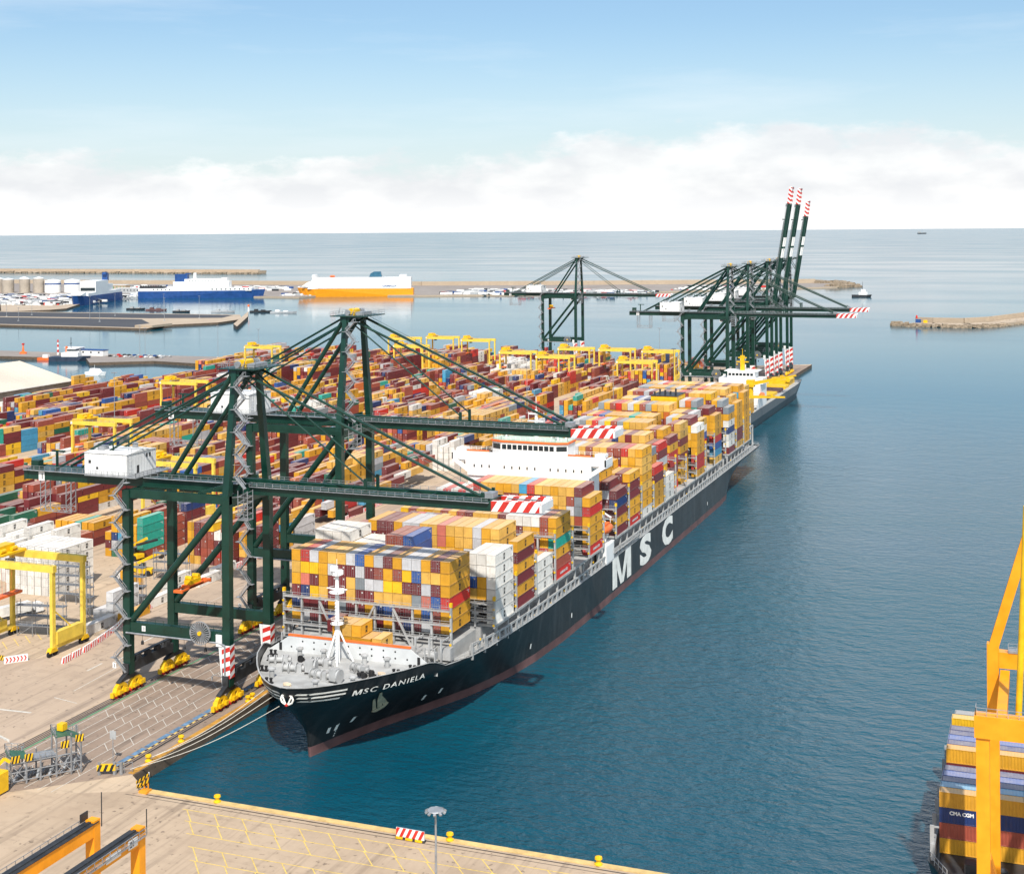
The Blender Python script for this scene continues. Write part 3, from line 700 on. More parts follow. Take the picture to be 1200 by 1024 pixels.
def fore_rail():
    b = MB()
    for k in range(17):
        x = SX - 20 + k * 2.5; b.box(x - .13, 288.6, 16, x + .13, 288.9, 19.2)
    for h in (17.3, 18.3, 19.1): b.bar((SX - 20, 288.75, h), (SX + 20, 288.75, h), .12)
    for x in (SX + 14, SX + 17.5, SX + 20.5):
        b.box(x - .2, 291, 15, x + .2, 291.4, 20.6); b.bar((x, 291.2, 20), (x, 295.6, 20), .25)
    b.box(SX + 12, 289.5, 15.5, SX + 15, 293, 17.6); b.tube((SX + 16, 292, 16.6), (SX + 19, 292, 16.6), .9, 12); b.box(SX + 18.4, 294, 15, SX + 21.6, 296, 17.8)
    spart(b, 'fore_hatch_frame', LASHG)
fore_rail()
def bridge():
    y0, y1 = 404.2, 414.6
    b = MB()
    b.box(SX - 20.2, y0 + .6, 15, SX + 20.2, y1, 41.0)                  # house
    b.box(SX - 25.55, y0 + .7, 41.6, SX + 25.55, y1 - 3, 42.15)          # wing deck
    b.prism([(SX - 25.6, 42.2), (SX + 25.6, 42.2), (SX + 25.6, 44.9), (SX - 25.6, 44.9)], 'y', y0, y0 + .35)   # front screen of the wings
    b.prism([(SX - 20.2, 37.4), (SX + 20.2, 37.4), (SX + 20.2, 42.2), (SX - 20.2, 42.2)], 'y', y0 + .004, y0 + .59)
    for sd in (-1, 1):
        # knees under the wings with a three-cornered opening
        b.bar((SX + sd * 25.2, y0 + .3, 42.4), (SX + sd * 18.4, y0 + .3, 37.9), .55, 1.3)
        b.box(min(SX + sd * 20.9, SX + sd * 20.2), y0 + .02, 38.6, max(SX + sd * 20.9, SX + sd * 20.2), y0 + .57, 42.19)
        b.box(min(SX + sd * 25.6, SX + sd * 25.2), y0, 42.2, max(SX + sd * 25.6, SX + sd * 25.2), y1 - 3, 44.3)
        b.box(min(SX + sd * 24.8, SX + sd * 21.5), y0 + 2, 44.6, max(SX + sd * 24.8, SX + sd * 21.5), y0 + 5.4, 45.5)
    h = spart(b, 'accommodation', SHIPW)
    for i in range(-7, 8):
        if i not in (-4, 2): b = MB(); b.box(SX + i * 2.55 - .22, y0 - .06, 40.0, SX + i * 2.55 + .22, y0 - .01, 40.9); spart(b, 'porthole', M_GLASS, h)
    b = MB()
    poly = [(SX - 12.6, y0 + 2.6), (SX - 9, y0 + .9), (SX + 9, y0 + .9), (SX + 12.6, y0 + 2.6), (SX + 12.6, y1 - .5), (SX - 12.6, y1 - .5)]
    b.prism(poly, 'z', 42.2, 48.2)
    w = spart(b, 'wheelhouse', SHIPW)
    for i in range(10):
        b = MB(); u = -8.7 + i * 1.76; b.box(SX + u, y0 + .84, 46.0, SX + u + 1.4, y0 + .89, 47.5); spart(b, 'window', M_GLASS, w)
    for sd in (-1, 1):
        p = Vector((SX + sd * 9.3, y0 + 1.02, 46)); q = Vector((SX + sd * 12.3, y0 + 2.44, 46)); b = MB()
        n = Vector((sd * .45, -.9, 0)) * .07
        b.quad(p + n, q + n, q + n + Vector((0, 0, 1.5)), p + n + Vector((0, 0, 1.5))); spart(b, 'window', M_GLASS, w)
    b = MB(); b.prism([(x + (SX - x) * -.03, y - .3) for x, y in poly], 'z', 48.2, 48.75); spart(b, 'red_eave', ORED, w)
    b = MB(); b.prism([(x, y) for x, y in poly], 'z', 48.75, 48.95); spart(b, 'roof', PALEGREEN, w)
    b = MB()
    for x0, x1 in ((SX - 20.5, SX - 13.2), (SX + 13.2, SX + 20.5)): b.box(x0, y0 + .4, 44.9, x1, y0 + 1.3, 45.3)
    spart(b, 'orange_dodger', ORED, h)
    b = MB()
    b.tube((SX + .6, y0 + 7, 49), (SX + .6, y0 + 7, 58), .7, 12, .4); b.box(SX - 2.2, y0 + 6.6, 54.2, SX + 3.4, y0 + 7.4, 54.5); b.box(SX - 1.6, y0 + 6.3, 56.5, SX + 2.8, y0 + 6.7, 56.9)
    for dx in (-2, 3.2): b.tube((SX + dx, y0 + 7, 54.4), (SX + dx, y0 + 7, 57.2), .09, 6)
    b.tube((SX + .6, y0 + 7, 58), (SX + .6, y0 + 7, 62), .1, 6)
    spart(b, 'radar_mast', SHIPW, h)
    for dx, dy, r in ((7.6, 6.2, 1.25), (10.3, 7.6, 1.0), (8.9, 3.9, .8), (-9.5, 6.8, 1.0), (5.2, 8.4, .7)):
        b = MB(); b.tube((SX + dx, y0 + dy, 48.9), (SX + dx, y0 + dy, 50.6), .3, 8)
        b.lathe((SX + dx, y0 + dy, 50.6 + r), [(r * math.cos(a * math.pi / 12), r * math.sin(a * math.pi / 12)) for a in range(-6, 7)], 12); spart(b, 'antenna_dome', SHIPW, h)
    b = MB(); b.rail([(SX - 12.4, y1 - .6, 48.9), (SX - 12.4, y0 + 2.8, 48.9), (SX - 9, y0 + 1, 48.9), (SX + 9, y0 + 1, 48.9), (SX + 12.4, y0 + 2.8, 48.9), (SX + 12.4, y1 - .6, 48.9)], 1.1, 1.6, .05)
    b.rail([(SX - 25.5, y1 - 3, 44.3), (SX - 13, y1 - 3, 44.3)], 1.1, 1.6, .05); b.rail([(SX + 25.5, y1 - 3, 44.3), (SX + 13, y1 - 3, 44.3)], 1.1, 1.6, .05)
    spart(b, 'bridge_rails', SHIPW, h)
    # enclosed lifeboat in its davits on the starboard side
    b = MB(); c = Vector((SX + 24.2, 409.2, 22.4))
    prof = [(.1, -4.2), (.9, -3.7), (1.45, -2), (1.55, 0), (1.45, 2), (.9, 3.7), (.1, 4.2)]
    b.lathe(c, prof, 14, 0, 'y'); b.box(c.x - .7, c.y - 2.6, c.z + 1.2, c.x + .7, c.y + 1.2, c.z + 1.9)
    spart(b, 'lifeboat', ORED, smooth=False)
    b = MB()
    for dy in (-3.1, 3.1):
        b.box(c.x - 2.6, c.y + dy - .25, 18, c.x - 1.9, c.y + dy + .25, 27); b.bar((c.x - 2.2, c.y + dy, 26.8), (c.x + .6, c.y + dy, 25.2), .4); b.tube((c.x + .3, c.y + dy, 25.2), (c.x + .3, c.y + dy, 23.6), .08, 6)
    b.box(c.x - 3.2, c.y - 4.5, 17.8, c.x + 1.2, c.y + 4.4, 18.1); b.box(SX + 22.3, 404.6, 12.2, SX + 25.5, 412.6, 17.8)
    for k in range(12): b.cbox((c.x - 1.2 + random.uniform(-.6, 1.4), c.y + random.uniform(-4, 4), 18.4 + random.uniform(0, 2)), (.5, .7, .8))
    spart(b, 'davit', SHIPW)
    b = MB()                                                         # stowed accommodation ladder along the rail
    for dz in (0, 1.1): b.bar((SX + 25.75, 412, 14.6 + dz), (SX + 25.75, 441, 13.4 + dz), .14)
    for k in range(30): b.bar((SX + 25.75, 412 + k, 14.6 - k * .041), (SX + 25.75, 412 + k, 15.7 - k * .041), .09)
    b.box(SX + 25.45, 412, 14.2, SX + 25.95, 441, 14.3)
    spart(b, 'accommodation_ladder', LASHG)
    # engine casing with the yellow funnel
    b = MB(); b.box(SX - 1.5, 556.5, 18, SX + 9.5, 571, 45.6); f = spart(b, 'funnel', M_YEL)
    b = MB()
    for i in range(7): b.tube((SX - .5 + i * 1.5, 559 + (i % 3) * 3, 45.6), (SX - .5 + i * 1.5, 559 + (i % 3) * 3, 47.2 + (i % 2) * .8), .4, 10)
    b.box(SX - 1.7, 556.3, 45.6, SX + 9.7, 571.2, 45.85)
    spart(b, 'exhaust_pipe_rim', M_DKSTEEL, f)
    b = MB()
    b.box(SX - 24.9, 637, 11, SX + 24.9, 650, 12.2)
    for x in (SX - 20, SX - 8, SX + 6, SX + 22.5): b.box(x - .3, 636, 12, x + .3, 637, 22); b.box(x - .3, 649, 12, x + .3, 650, 22); b.bar((x, 636.5, 21.8), (x, 649.5, 21.8), .5)
    b.rail([(SX - 25, 651.5, 12.4), (SX + 25, 651.5, 12.4)], 1.2, 2.5, .06)
    spart(b, 'stern_frame', LASHG)
bridge()
# ================================================================ containers
CW, CH = 2.385, 2.82
PAL = {'gold': (.66, .325, .022), 'pale gold': (.70, .405, .085), 'yellow': (.82, .47, .015), 'maroon': (.165, .022, .026), 'brown': (.33, .07, .042), 'red': (.55, .028, .018),
       'pink': (.60, .17, .12), 'light grey': (.52, .52, .53), 'grey': (.235, .265, .285), 'navy': (.012, .035, .14), 'blue': (.025, .10, .34), 'sky blue': (.06, .30, .48),
       'teal': (.02, .36, .27), 'green': (.015, .13, .075), 'white': (.76, .73, .67), 'orange': (.62, .155, .03), 'silver': (.66, .66, .66)}
def mat_container(name, use_attr):
    t = NT(name)
    if use_attr: base = t.n('ShaderNodeAttribute', attribute_name='paint').outputs['Color']
    else: base = t.n('ShaderNodeObjectInfo').outputs['Color']
    g = t.n('ShaderNodeNewGeometry'); pos = g.outputs['Position']
    sepn = t.n('ShaderNodeSeparateXYZ', {0: g.outputs['Normal']})
    up = t.math('GREATER_THAN', sepn.outputs['Z'], .5)
    a = t.noise(pos, .55, 5, .65); s = t.noise(t.mapping(pos, (1.6, 1.6, .18)), 1.0, 6, .7); w = t.noise(pos, .12, 3)
    c = t.mix(t.ramp(a, .35, .7), base, t.mix(1.0, base, (.80, .78, .76, 1), 'MULTIPLY'))
    c = t.mix(t.math('MULTIPLY', t.ramp(s, .56, .76), .32), c, (.16, .09, .055, 1))
    # roofs bleach and gather dust
    c = t.mix(t.math('MULTIPLY', up, t.n('ShaderNodeMapRange', {0: a, 1: .3, 2: .7, 3: .17, 4: .36}).outputs[0]), c, (.74, .62, .50, 1))
    t.link(c, t.b.inputs['Base Color'])
    t.b.inputs['Roughness'].default_value = .5
    if use_attr:
        u = t.n('ShaderNodeUVMap', uv_map='metres').outputs[0]
        sx = t.n('ShaderNodeSeparateXYZ', {0: u}).outputs[0]
        wv = t.math('SINE', t.math('MULTIPLY', sx, 2 * math.pi / .55)); t.bump(wv, .5, .035)
    return t.m
M_CONT = mat_container('container_paint', False); M_CONTA = mat_container('stacked_container_paint', True)
M_RODS = paint('lock_rods', (.34, .32, .31), .45, .2, .1, 1.0); M_LOGO = paint('logo_ink', (.028, .025, .022), .5, 0, .1, 1.0, dirt_amt=0); M_LOGOW = paint('logo_white', (.80, .79, .76), .5, 0, .05, 1.0, dirt_amt=.1)
M_FRAME = M_CONT
def container_mesh(L, H, corr=True):
    """steel box: proud frame, corrugated sides and roof, flat front bulkhead"""
    b = MB(); W = CW; e = .06
    hw, hl = W / 2, L / 2
    for sx in (-1, 1):
        for sy in (-1, 1): b.box(min(sx * hw, sx * (hw - .16)), min(sy * hl, sy * (hl - .18)), 0, max(sx * hw, sx * (hw - .16)), max(sy * hl, sy * (hl - .18)), H)
        for z0, z1 in ((0.02, .17), (H - .12, H - .01)): b.box(min(sx * hw, sx * (hw - .1)), -hl + .18, z0, max(sx * hw, sx * (hw - .1)), hl - .18, z1)
    for sy in (-1, 1):
        for z0, z1 in ((0.02, .17), (H - .12, H - .01)): b.box(-hw + .16, min(sy * hl, sy * (hl - .1)), z0, hw - .16, max(sy * hl, sy * (hl - .1)), z1)
    n = int(L / .56)
    prof = []                                                        # trapezoid corrugation along the side
    for i in range(n):
        y = -hl + .18 + (L - .36) * i / n; p = (L - .36) / n
        prof += [(y, 0), (y + p * .3, 0), (y + p * .5, 1), (y + p * .8, 1)]
    prof.append((hl - .18, 0))
    for sx in (-1, 1):
        vs = []
        for y, k in prof:
            x = sx * (hw - .025 - k * .05); vs += [(x, y, .17), (x, y, H - .12)]
        b.add(vs, [(2 * i, 2 * i + 2, 2 * i + 3, 2 * i + 1) for i in range(len(prof) - 1)])
    vs = []
    for y, k in prof[::1]: vs += [(-hw + .1, y, H - .03 - k * .02), (hw - .1, y, H - .03 - k * .02)]
    b.add(vs, [(2 * i, 2 * i + 2, 2 * i + 3, 2 * i + 1) for i in range(len(prof) - 1)])
    for sy in (-1, 1):
        m = 7; vs = []
        for i in range(m * 2 + 1):
            x = -hw + .16 + (W - .32) * i / (m * 2); k = (i % 2) * .04
            vs += [(x, sy * (hl - .04 - k), .17), (x, sy * (hl - .04 - k), H - .12)]
        b.add(vs, [(2 * i, 2 * i + 2, 2 * i + 3, 2 * i + 1) for i in range(m * 2)])
    b.quad((-hw + .1, -hl + .1, .1), (hw - .1, -hl + .1, .1), (hw - .1, hl - .1, .1), (-hw + .1, hl - .1, .1))
    o = b.build('shipping_container', M_CONT); me = o.data; bpy.data.objects.remove(o); return me
def door_mesh(H, L):
    b = MB(); y = -L / 2 - .02
    for x in (-.85, -.35, .35, .85):
        b.bar((x, y, .14), (x, y, H - .14), .05); b.box(x - .14, y - .03, 1.05, x + .14, y + .03, 1.15)
    for sx in (-1, 1):
        for zz in (.4, 1.0, 1.7, H - .5): b.box(sx * 1.12 - .07, y - .02, zz - .06, sx * 1.12 + .07, y + .05, zz + .06)
    b.box(-.02, y, .16, .02, y + .05, H - .13)
    b.box(.46, y + .0, H - .8, .72, y + .03, H - .5)
    o = b.build('doors', M_RODS); me = o.data; bpy.data.objects.remove(o); return me
def logo_mesh(m, stacked=True):
    """the carrier mark on both long sides: m over sc"""
    b = MB()
    for sx in (-1, 1):
        x = sx * (CW / 2 + .012)
        for txt, sz, dy, dz in ((('m', 1.45, -.62, 1.35), ('sc', 1.25, -.62, .55)) if stacked else (('MAERSK', 1.3, -2.9, .9),)):
            vs, fs = text_mesh(txt, sz, 0, .05)
            b.add([(x, (dy + v[0]) * sx, dz + v[1]) for v in vs], fs)
    o = b.build('carrier_mark', m); me = o.data; bpy.data.objects.remove(o); return me
def word_mesh(txt, m, sz=1.2, zz=.85, start=None, sp=1.0):
    b = MB()
    for sx in (-1, 1):
        x = sx * (CW / 2 + .012); vs, fs = text_mesh(txt, sz, 0, .04, space=sp); w = max(v[0] for v in vs)
        y0 = -w / 2 if start is None else start
        b.add([(x, (y0 + v[0]) * sx, zz + v[1]) for v in vs], fs)
    o = b.build('carrier_name', m); me = o.data; bpy.data.objects.remove(o); return me
def code_mesh(L, H, m):
    """owner code, number and weight panel at the end of each side and on the near end"""
    b = MB(); rr = random.Random(4)
    for sx in (-1, 1):
        x = sx * (CW / 2 + .014)
        for k in range(4):
            w = (1.5, .9, .7, .5)[k]; y0 = sx * (L / 2 - .5 - w) ; zz = H - .55 - k * .22
            u0 = 0.0
            while u0 < w:                                              # broken into characters
                du = rr.uniform(.07, .13); b.quad((x, y0 + sx * u0, zz), (x, y0 + sx * (u0 + du), zz), (x, y0 + sx * (u0 + du), zz + .13), (x, y0 + sx * u0, zz + .13)); u0 += du + .05
    o = b.build('code_marking', m); me = o.data; bpy.data.objects.remove(o); return me
ME40, ME20, ME45 = container_mesh(12.19, 2.75), container_mesh(6.03, 2.75), container_mesh(13.7, 2.59)
CODE_W, CODE_D = code_mesh(12.19, 2.75, M_LOGOW), code_mesh(12.19, 2.75, M_LOGO)
D40, D20 = door_mesh(2.79, 12.19), door_mesh(2.79, 6.06)
LG_DK, LG_WH = logo_mesh(M_LOGO), logo_mesh(M_LOGOW)
WD_RED = word_mesh('HAMBURG SÜD', M_LOGOW, .95, .95)

BOXES = []       # every container in view: x, y, z (centre of the floor), length, colour, what to say of it
def put(x, y, zz, L, col, say, ew=(True, True), rz=0.0, mark=None, door=None, must=False):
    BOXES.append(dict(x=x, y=y, z=zz, L=L, col=col, say=say, rz=rz, mark=mark, door=door, must=must, nx=ew[0], px=ew[1]))
ORD = ['first', 'second', 'third', 'fourth', 'fifth', 'sixth', 'seventh', 'eighth', 'ninth', 'tenth', 'eleventh', 'twelfth', 'thirteenth', 'fourteenth', 'fifteenth', 'sixteenth', 'seventeenth', 'eighteenth', 'nineteenth', 'twentieth']
SHIPMIX = ['gold'] * 34 + ['pale gold'] * 22 + ['maroon'] * 15 + ['brown'] * 8 + ['light grey'] * 6 + ['grey'] * 4 + ['red'] * 4 + ['white'] * 2 + ['navy'] * 2 + ['blue', 'teal', 'sky blue', 'orange', 'yellow', 'yellow']
YARDMIX = ['gold'] * 19 + ['pale gold'] * 9 + ['maroon'] * 28 + ['brown'] * 20 + ['red'] * 5 + ['yellow'] * 4 + ['navy'] * 4 + ['blue'] * 2 + ['sky blue'] * 2 + ['teal'] * 3 + ['light grey'] * 3 + ['grey'] * 2 + ['white', 'orange', 'pink', 'green', 'green']
# ---------------------------------------------------------------- containers on the big ship
FRONT = ['G R W G P P L B G L M G L L G M G', 'P Y Y G L M M L M D G D Y B P P G', 'G K M G M M P H L W Y Y M M L M G', 'M N Y P M M P M M P P P P H K B R', 'N M M M G H M M G N B M M G B D G', 'G L M D N M M H M M G M N M L D G']
KEY = dict(G='gold', P='pale gold', Y='yellow', R='red', W='light grey', L='light grey', B='blue', M='maroon', D='brown', K='pink', H='grey', N='navy', T='teal', S='sky blue', O='orange', w='white')
def ship_front():
    for t, row in enumerate(FRONT):
        for k, ch in enumerate(row.split()):
            col = KEY[ch]; x = SX - 1.45 + (k - 8) * 2.5; zz = 36.9 - (t + 1) * 2.85
            if t < 5 or True:
                say = f"{col} container, {('top' if t == 0 else ORD[t] + ' from top')} of {ORD[k]} stack from the left, bow bay"
                put(x, 304.3, zz, 12.19, col, say, (k == 0, k == 16), mark=('dark' if k == 16 and col != 'red' else None), door=(ch in 'MDRBNK'), must=True)
ship_front()
for i, (x, y, zz, col, w) in enumerate(((-154.7, 290.6, 20.3, 'gold', 'left of three on the fore hatch, front row'), (-152.2, 290.6, 20.3, 'pale gold', 'middle of three on the fore hatch, front row'), (-149.7, 290.6, 20.3, 'gold', 'right of three on the fore hatch, front row'),
        (-157.2, 292.6, 20.3, 'maroon', 'outer left beside the three on the fore hatch'), (-154.7, 290.6, 17.5, 'gold', 'under the left one of the fore hatch three'), (-152.2, 290.6, 17.5, 'gold', 'under the middle one of the fore hatch three'), (-149.7, 290.6, 17.5, 'gold', 'under the right one of the fore hatch three'),
        (-147.1, 290.2, 17.5, 'gold', 'low on the fore hatch just right of the raised three'), (-144.6, 291.0, 17.5, 'pale gold', 'low on the fore hatch, farther right of the raised three'))):
    put(x, y, zz, 6.06, col, f"short {col} container, {w}", mark='dark' if i in (2, 6, 8) else None, must=True)
# bay: front edge y, then how many tiers each of the 20 stacks carries, the colours of the starboard stack from the top, named rows
rs = random.Random(11)
def bay(n, y, tiers, outer, toprow=None, second=None, zoff=0.0):
    for k, nt_ in enumerate(tiers):
        if nt_ <= 0: continue
        x = SX + (k - 9.5) * 2.5
        left = tiers[k - 1] if k else 0; right = tiers[k + 1] if k < 19 else 0
        for t in range(nt_):
            down = nt_ - 1 - t                                       # 0 = top
            keep = down <= 3 or k == 19 or t >= right or (k == 0 and down < 3)
            col = rs.choice(SHIPMIX)
            if toprow and down == 0 and toprow[k] != '.': col = KEY[toprow[k]]
            if second and down == 1 and second[k] != '.': col = KEY[second[k]]
            if k == 19 and down < len(outer): col = KEY[outer[down]]
            if not keep: continue
            mark = None
            if (k == 19 or t >= right):
                if col in ('gold', 'pale gold', 'yellow', 'white'): mark = 'dark'
                elif col == 'red' and t == 0 and k == 19: mark = 'word'
            say = f"{col} container, {('top' if down == 0 else ORD[down] + ' from top')} of {ORD[k]} stack from the left, {ORD[n]} bay from bow"
            put(x, y + 6.15, HZ + t * 2.85 + zoff, 12.19, col, say, (t >= left, t >= right), mark=mark, door=col in ('maroon', 'brown', 'red', 'navy', 'blue'))
T = lambda s: [int(c) for c in s.split()]
bay(1, 314.2, T('7 7 7 7 6 6 6 6 7 7 7 4 4 5 5 5 5 6 6 6'), 'wwwwww', 'wwwwwwwLDDBGGwwwwwww', '....wwwLDDBGGGwwwwww')
bay(2, 329.5, T('6 6 6 7 7 7 7 7 7 7 7 7 7 7 7 7 7 7 5 6'), 'GMGMGM', 'DDMGMMGLLPPKPPPLGPLG', 'DDMMMMGMMPPKGPPLGPPM')
bay(3, 344.2, T('4 5 5 6 6 6 6 6 5 5 5 5 5 4 4 4 4 4 3 3'), 'www')
bay(4, 359.8, T('5 6 6 6 6 6 6 6 6 6 6 6 6 6 6 6 6 6 6 6'), 'GGTGDR', '......DPDMPPPMwwwwDG', '.......MMGTGMMDM.GDG')
bay(5, 374.8, T('4 5 6 6 5 5 5 6 6 6 6 6 5 5 5 5 4 4 0 0'), '')
bay(6, 390.2, T('6 6 6 6 6 7 7 7 7 7 7 7 7 7 7 7 7 7 7 6'), 'GRGGGR', 'wRwRLRPPGGPSRPPGPPMG', '.NGBwwLGGDDGMMHPPDHR')
bay(7, 417.4, T('5 6 6 6 6 6 6 6 6 7 7 7 7 7 7 7 8 8 6 5'), 'MNMGMG', '................MMMM')
bay(8, 432.5, T('5 6 7 7 7 7 7 7 7 7 7 7 7 7 7 7 7 6 6 6'), 'GMMGGR', '..................MG')
bay(9, 447.8, T('6 7 7 8 8 8 8 8 8 8 8 8 8 8 8 8 8 8 8 8'), 'GPPGPGGw', '...PPPPPPPLPDPPDDRPG')
bay(10, 463.2, T('5 7 7 7 7 7 7 7 7 7 7 7 7 7 7 6 6 6 7 5'), 'RMGGG', '..................H.')
bay(11, 478.4, T('5 6 6 7 7 7 7 7 7 7 7 7 8 8 8 8 8 7 7 3'), 'www', '................PMRG')
bay(12, 494.2, T('5 6 7 7 7 7 7 7 7 7 7 7 7 7 7 8 8 8 7 0'), '', '...............GDGM.')
bay(13, 510.2, T('5 7 8 8 8 8 8 8 8 8 8 8 8 8 7 7 7 8 8 0'), '', '..LHPRLYDHYPPPGG..PG')
bay(14, 527.0, T('7 8 8 8 8 8 8 8 8 8 8 8 8 6 6 8 8 8 8 7'), 'wGGGRR', 'GDPRBGGPPTGPPHHLYMMw')
bay(15, 542.4, T('7 8 9 9 9 9 9 9 9 9 9 9 9 9 8 8 8 8 7 0'), '', 'PLHGDRPLYDHGPPPPMLPG')
bay(16, 558.5, T('7 8 8 8 9 9 9 9 9 0 0 0 0 0 9 9 9 8 8 7'), 'GGGRBS', '....PPBLN.....LOHMMG')
bay(17, 585.0, T('7 8 9 9 9 9 9 9 9 9 9 9 9 9 9 9 9 8 8 7'), 'HGwNww', '..............PGYGHH')
bay(18, 602.2, T('8 8 9 9 9 9 9 9 9 9 9 9 9 9 9 9 9 9 8 7'), 'GGGGMM', '..................PG')
bay(19, 617.6, T('8 8 9 9 9 9 9 9 9 9 9 9 9 9 9 9 9 9 9 8'), 'GGGGGGGG', '..................GG')
# ================================================================ ship-to-shore cranes
def stripes(b, p0, du, dv, n, m0=0, m1=1, slant=.6):
    """diagonal stripes on the parallelogram p0, p0+du, p0+dv: n bands, alternating materials"""
    p0 = Vector(p0); du = Vector(du); dv = Vector(dv)
    def P(u, v): return p0 + du * u + dv * v
    for k in range(-n, 2 * n):
        u0, u1 = k / n, (k + 1) / n
        poly = [(u0, 0), (u1, 0), (u1 + slant, 1), (u0 + slant, 1)]
        out = poly                                                     # clip to 0..1 in u
        for lim, sg in ((0, 1), (1, -1)):
            res = []
            for (a, b_), (c, d) in zip(out, out[1:] + out[:1]):
                ia, ic = (a - lim) * sg >= 0, (c - lim) * sg >= 0
                if ia: res.append((a, b_))
                if ia != ic and abs(c - a) > 1e-9:
                    t = (lim - a) / (c - a); res.append((lim, b_ + (d - b_) * t))
            out = res
            if len(out) < 3: break
        if len(out) >= 3: b.add([P(u, v) for u, v in out], [tuple(range(len(out)))], m0 if k % 2 else m1)
def zigzag(b, x, y, z0, z1, w, n, axis='x', m=0):
    """stair flights with landings and handrails, climbing from z0 to z1"""
    for k in range(n):
        a = z0 + (z1 - z0) * k / n; c = z0 + (z1 - z0) * (k + 1) / n
        s = 1 if k % 2 else -1
        if axis == 'x': p, q = (x - s * w / 2, y, a), (x + s * w / 2, y, c)
        else: p, q = (x, y - s * w / 2, a), (x, y + s * w / 2, c)
        b.bar(p, q, .85, .3, m=m)
        for h in (1.0,):
            for o in (-.36, .36):
                off = Vector((0, o, h)) if axis == 'x' else Vector((o, 0, h))
                b.bar(Vector(p) + off, Vector(q) + off, .11, m=m)
        b.cbox((q[0] + (s * .5 if axis == 'x' else 0), q[1] + (0 if axis == 'x' else s * .5), q[2]), (1.3, 1.3, .12), m)
        b.bar((q[0], q[1] + .6, q[2]), (q[0], q[1] + .6, q[2] + 1.05), .07, m=m); b.bar((q[0], q[1] - .6, q[2]), (q[0], q[1] - .6, q[2] + 1.05), .07, m=m)
def sts_crane(loc, zs, zb, za, raised, label, num, gx=28.3, BL=65.0):
    c = thing('quay_crane', loc, label, 'quay crane', 'green quay cranes')
    G = M_GREENC; S = M_STEEL
    HY = 9.2; gt = zb + 2.5
    def part(b, name, m, parent=c, **k): return b.build(name, m, parent, **k)
    for x in (0, -gx):
        for sy in (-1, 1):
            b = MB(); b.box(x - 1.0, sy * HY - .9, 4.6, x + 1.0, sy * HY + .9, zb + .4)
            for h in range(1, 4): zz = 4.6 + (zb - 4.6) * h / 4; b.box(x - 1.04, sy * HY - .94, zz - .15, x + 1.04, sy * HY + .94, zz + .15)
            part(b, 'leg', G)
    for sy in (-1, 1):
        b = MB(); b.box(-gx + 1.0, sy * HY - .75, zs - 2.5, -1.0, sy * HY + .75, zs); b.rail([(-gx + 1.2, sy * HY - .7, zs), (-1.2, sy * HY - .7, zs)], 1.0, 2.2, .05)
        part(b, 'sill_beam', G)
        b = MB(); b.tube((-gx + 1.2, sy * HY, zs + .4), (-1.1, sy * HY, zb - 2.2), .85, 14); part(b, 'diagonal_brace', G)
        b = MB(); b.box(-gx - .6, sy * HY - .6, zb - 1.6, 1.0, sy * HY + .6, zb + .5); b.bar((-8, sy * HY, zb + .5), (-1, sy * HY * .7, gt), .5, .9)
        b.rail([(-gx, sy * HY - .5, zb + .5), (0, sy * HY - .5, zb + .5)], 1.0, 2.2, .05); part(b, 'top_side_beam', G)
    for x in (0, -gx):
        b = MB(); b.box(x - .9, -HY, zb - 2.4, x + .9, HY, zb + .1); part(b, 'portal_beam', G)
        b = MB(); b.box(x - .8, -HY - 1.5, 4.9, x + .8, HY + 1.5, 7.2); b.box(x - .5, -HY, 8.2, x + .5, HY, 8.5); b.rail([(x - .6, -HY, 7.2), (x - .6, HY, 7.2)], 1.0, 2, .05)
        for k in range(4): b.cbox((x + .3, -6 + k * 4, 7.7), (1.1, 1.6, 1.0))
        part(b, 'equaliser_beam', M_DKSTEEL)
        for sy in (-1, 1):
            b = MB(); yc = sy * 9.6
            for k in (-1, 1):
                y0 = yc + k * 3.0
                b.box(x - .7, y0 - 2.5, .75, x + .7, y0 + 2.5, 1.55)
                for j in (-1, 1):
                    y2 = y0 + j * 1.3
                    b.prism([(y2 - 1.1, 1.55), (y2 + 1.1, 1.55), (y2 + .55, 2.6), (y2 - .55, 2.6)], 'x', x - .55, x + .55); b.cbox((x - .95, y2 + .4, 1.5), (.7, .8, .9)); b.cbox((x + .95, y2 - .4, 1.5), (.7, .8, .9))
                b.prism([(y0 - 1.9, 2.6), (y0 + 1.9, 2.6), (y0 + .6, 3.5), (y0 - .6, 3.5)], 'x', x - .5, x + .5)
            for j in (-1, 1): b.cbox((x, yc + j * 6.2, 1.1), (.9, .5, 1.2))
            w = part(b, 'bogie', M_YEL)
            b = MB(); b.prism([(yc - 4.2, 3.45), (yc + 4.2, 3.45), (yc + 1.1, 4.9), (yc - 1.1, 4.9)], 'x', x - .6, x + .6); part(b, 'bogie_yoke', M_DKSTEEL, w)
            b = MB()
            for k in range(8): y0 = yc - 4.9 + k * 1.4; b.tube((x - .5, y0, .55), (x + .5, y0, .55), .5, 10)
            part(b, 'wheel_tread', M_RED, w)
    # boom, backreach, stays
    hx = 3.2
    for sy in (-1, 1):
        b = MB(); b.box(-64, sy * 3.2 - .6, zb, hx, sy * 3.2 + .6, gt)
        part(b, 'backreach_girder', G)
    b = MB()
    for k in range(9): x = -63.4 + k * 7.6; b.box(x - .25, -2.6, zb + .6, x + .25, 2.6, gt - .2)
    b.box(-64.2, -3.9, zb, -63, 3.9, gt); b.box(-62, -2.4, gt - .12, -46, 2.4, gt)
    part(b, 'cross_girders', G)
    ang = R(80.5) if raised else 0.0
    ca, sa = math.cos(ang), math.sin(ang)
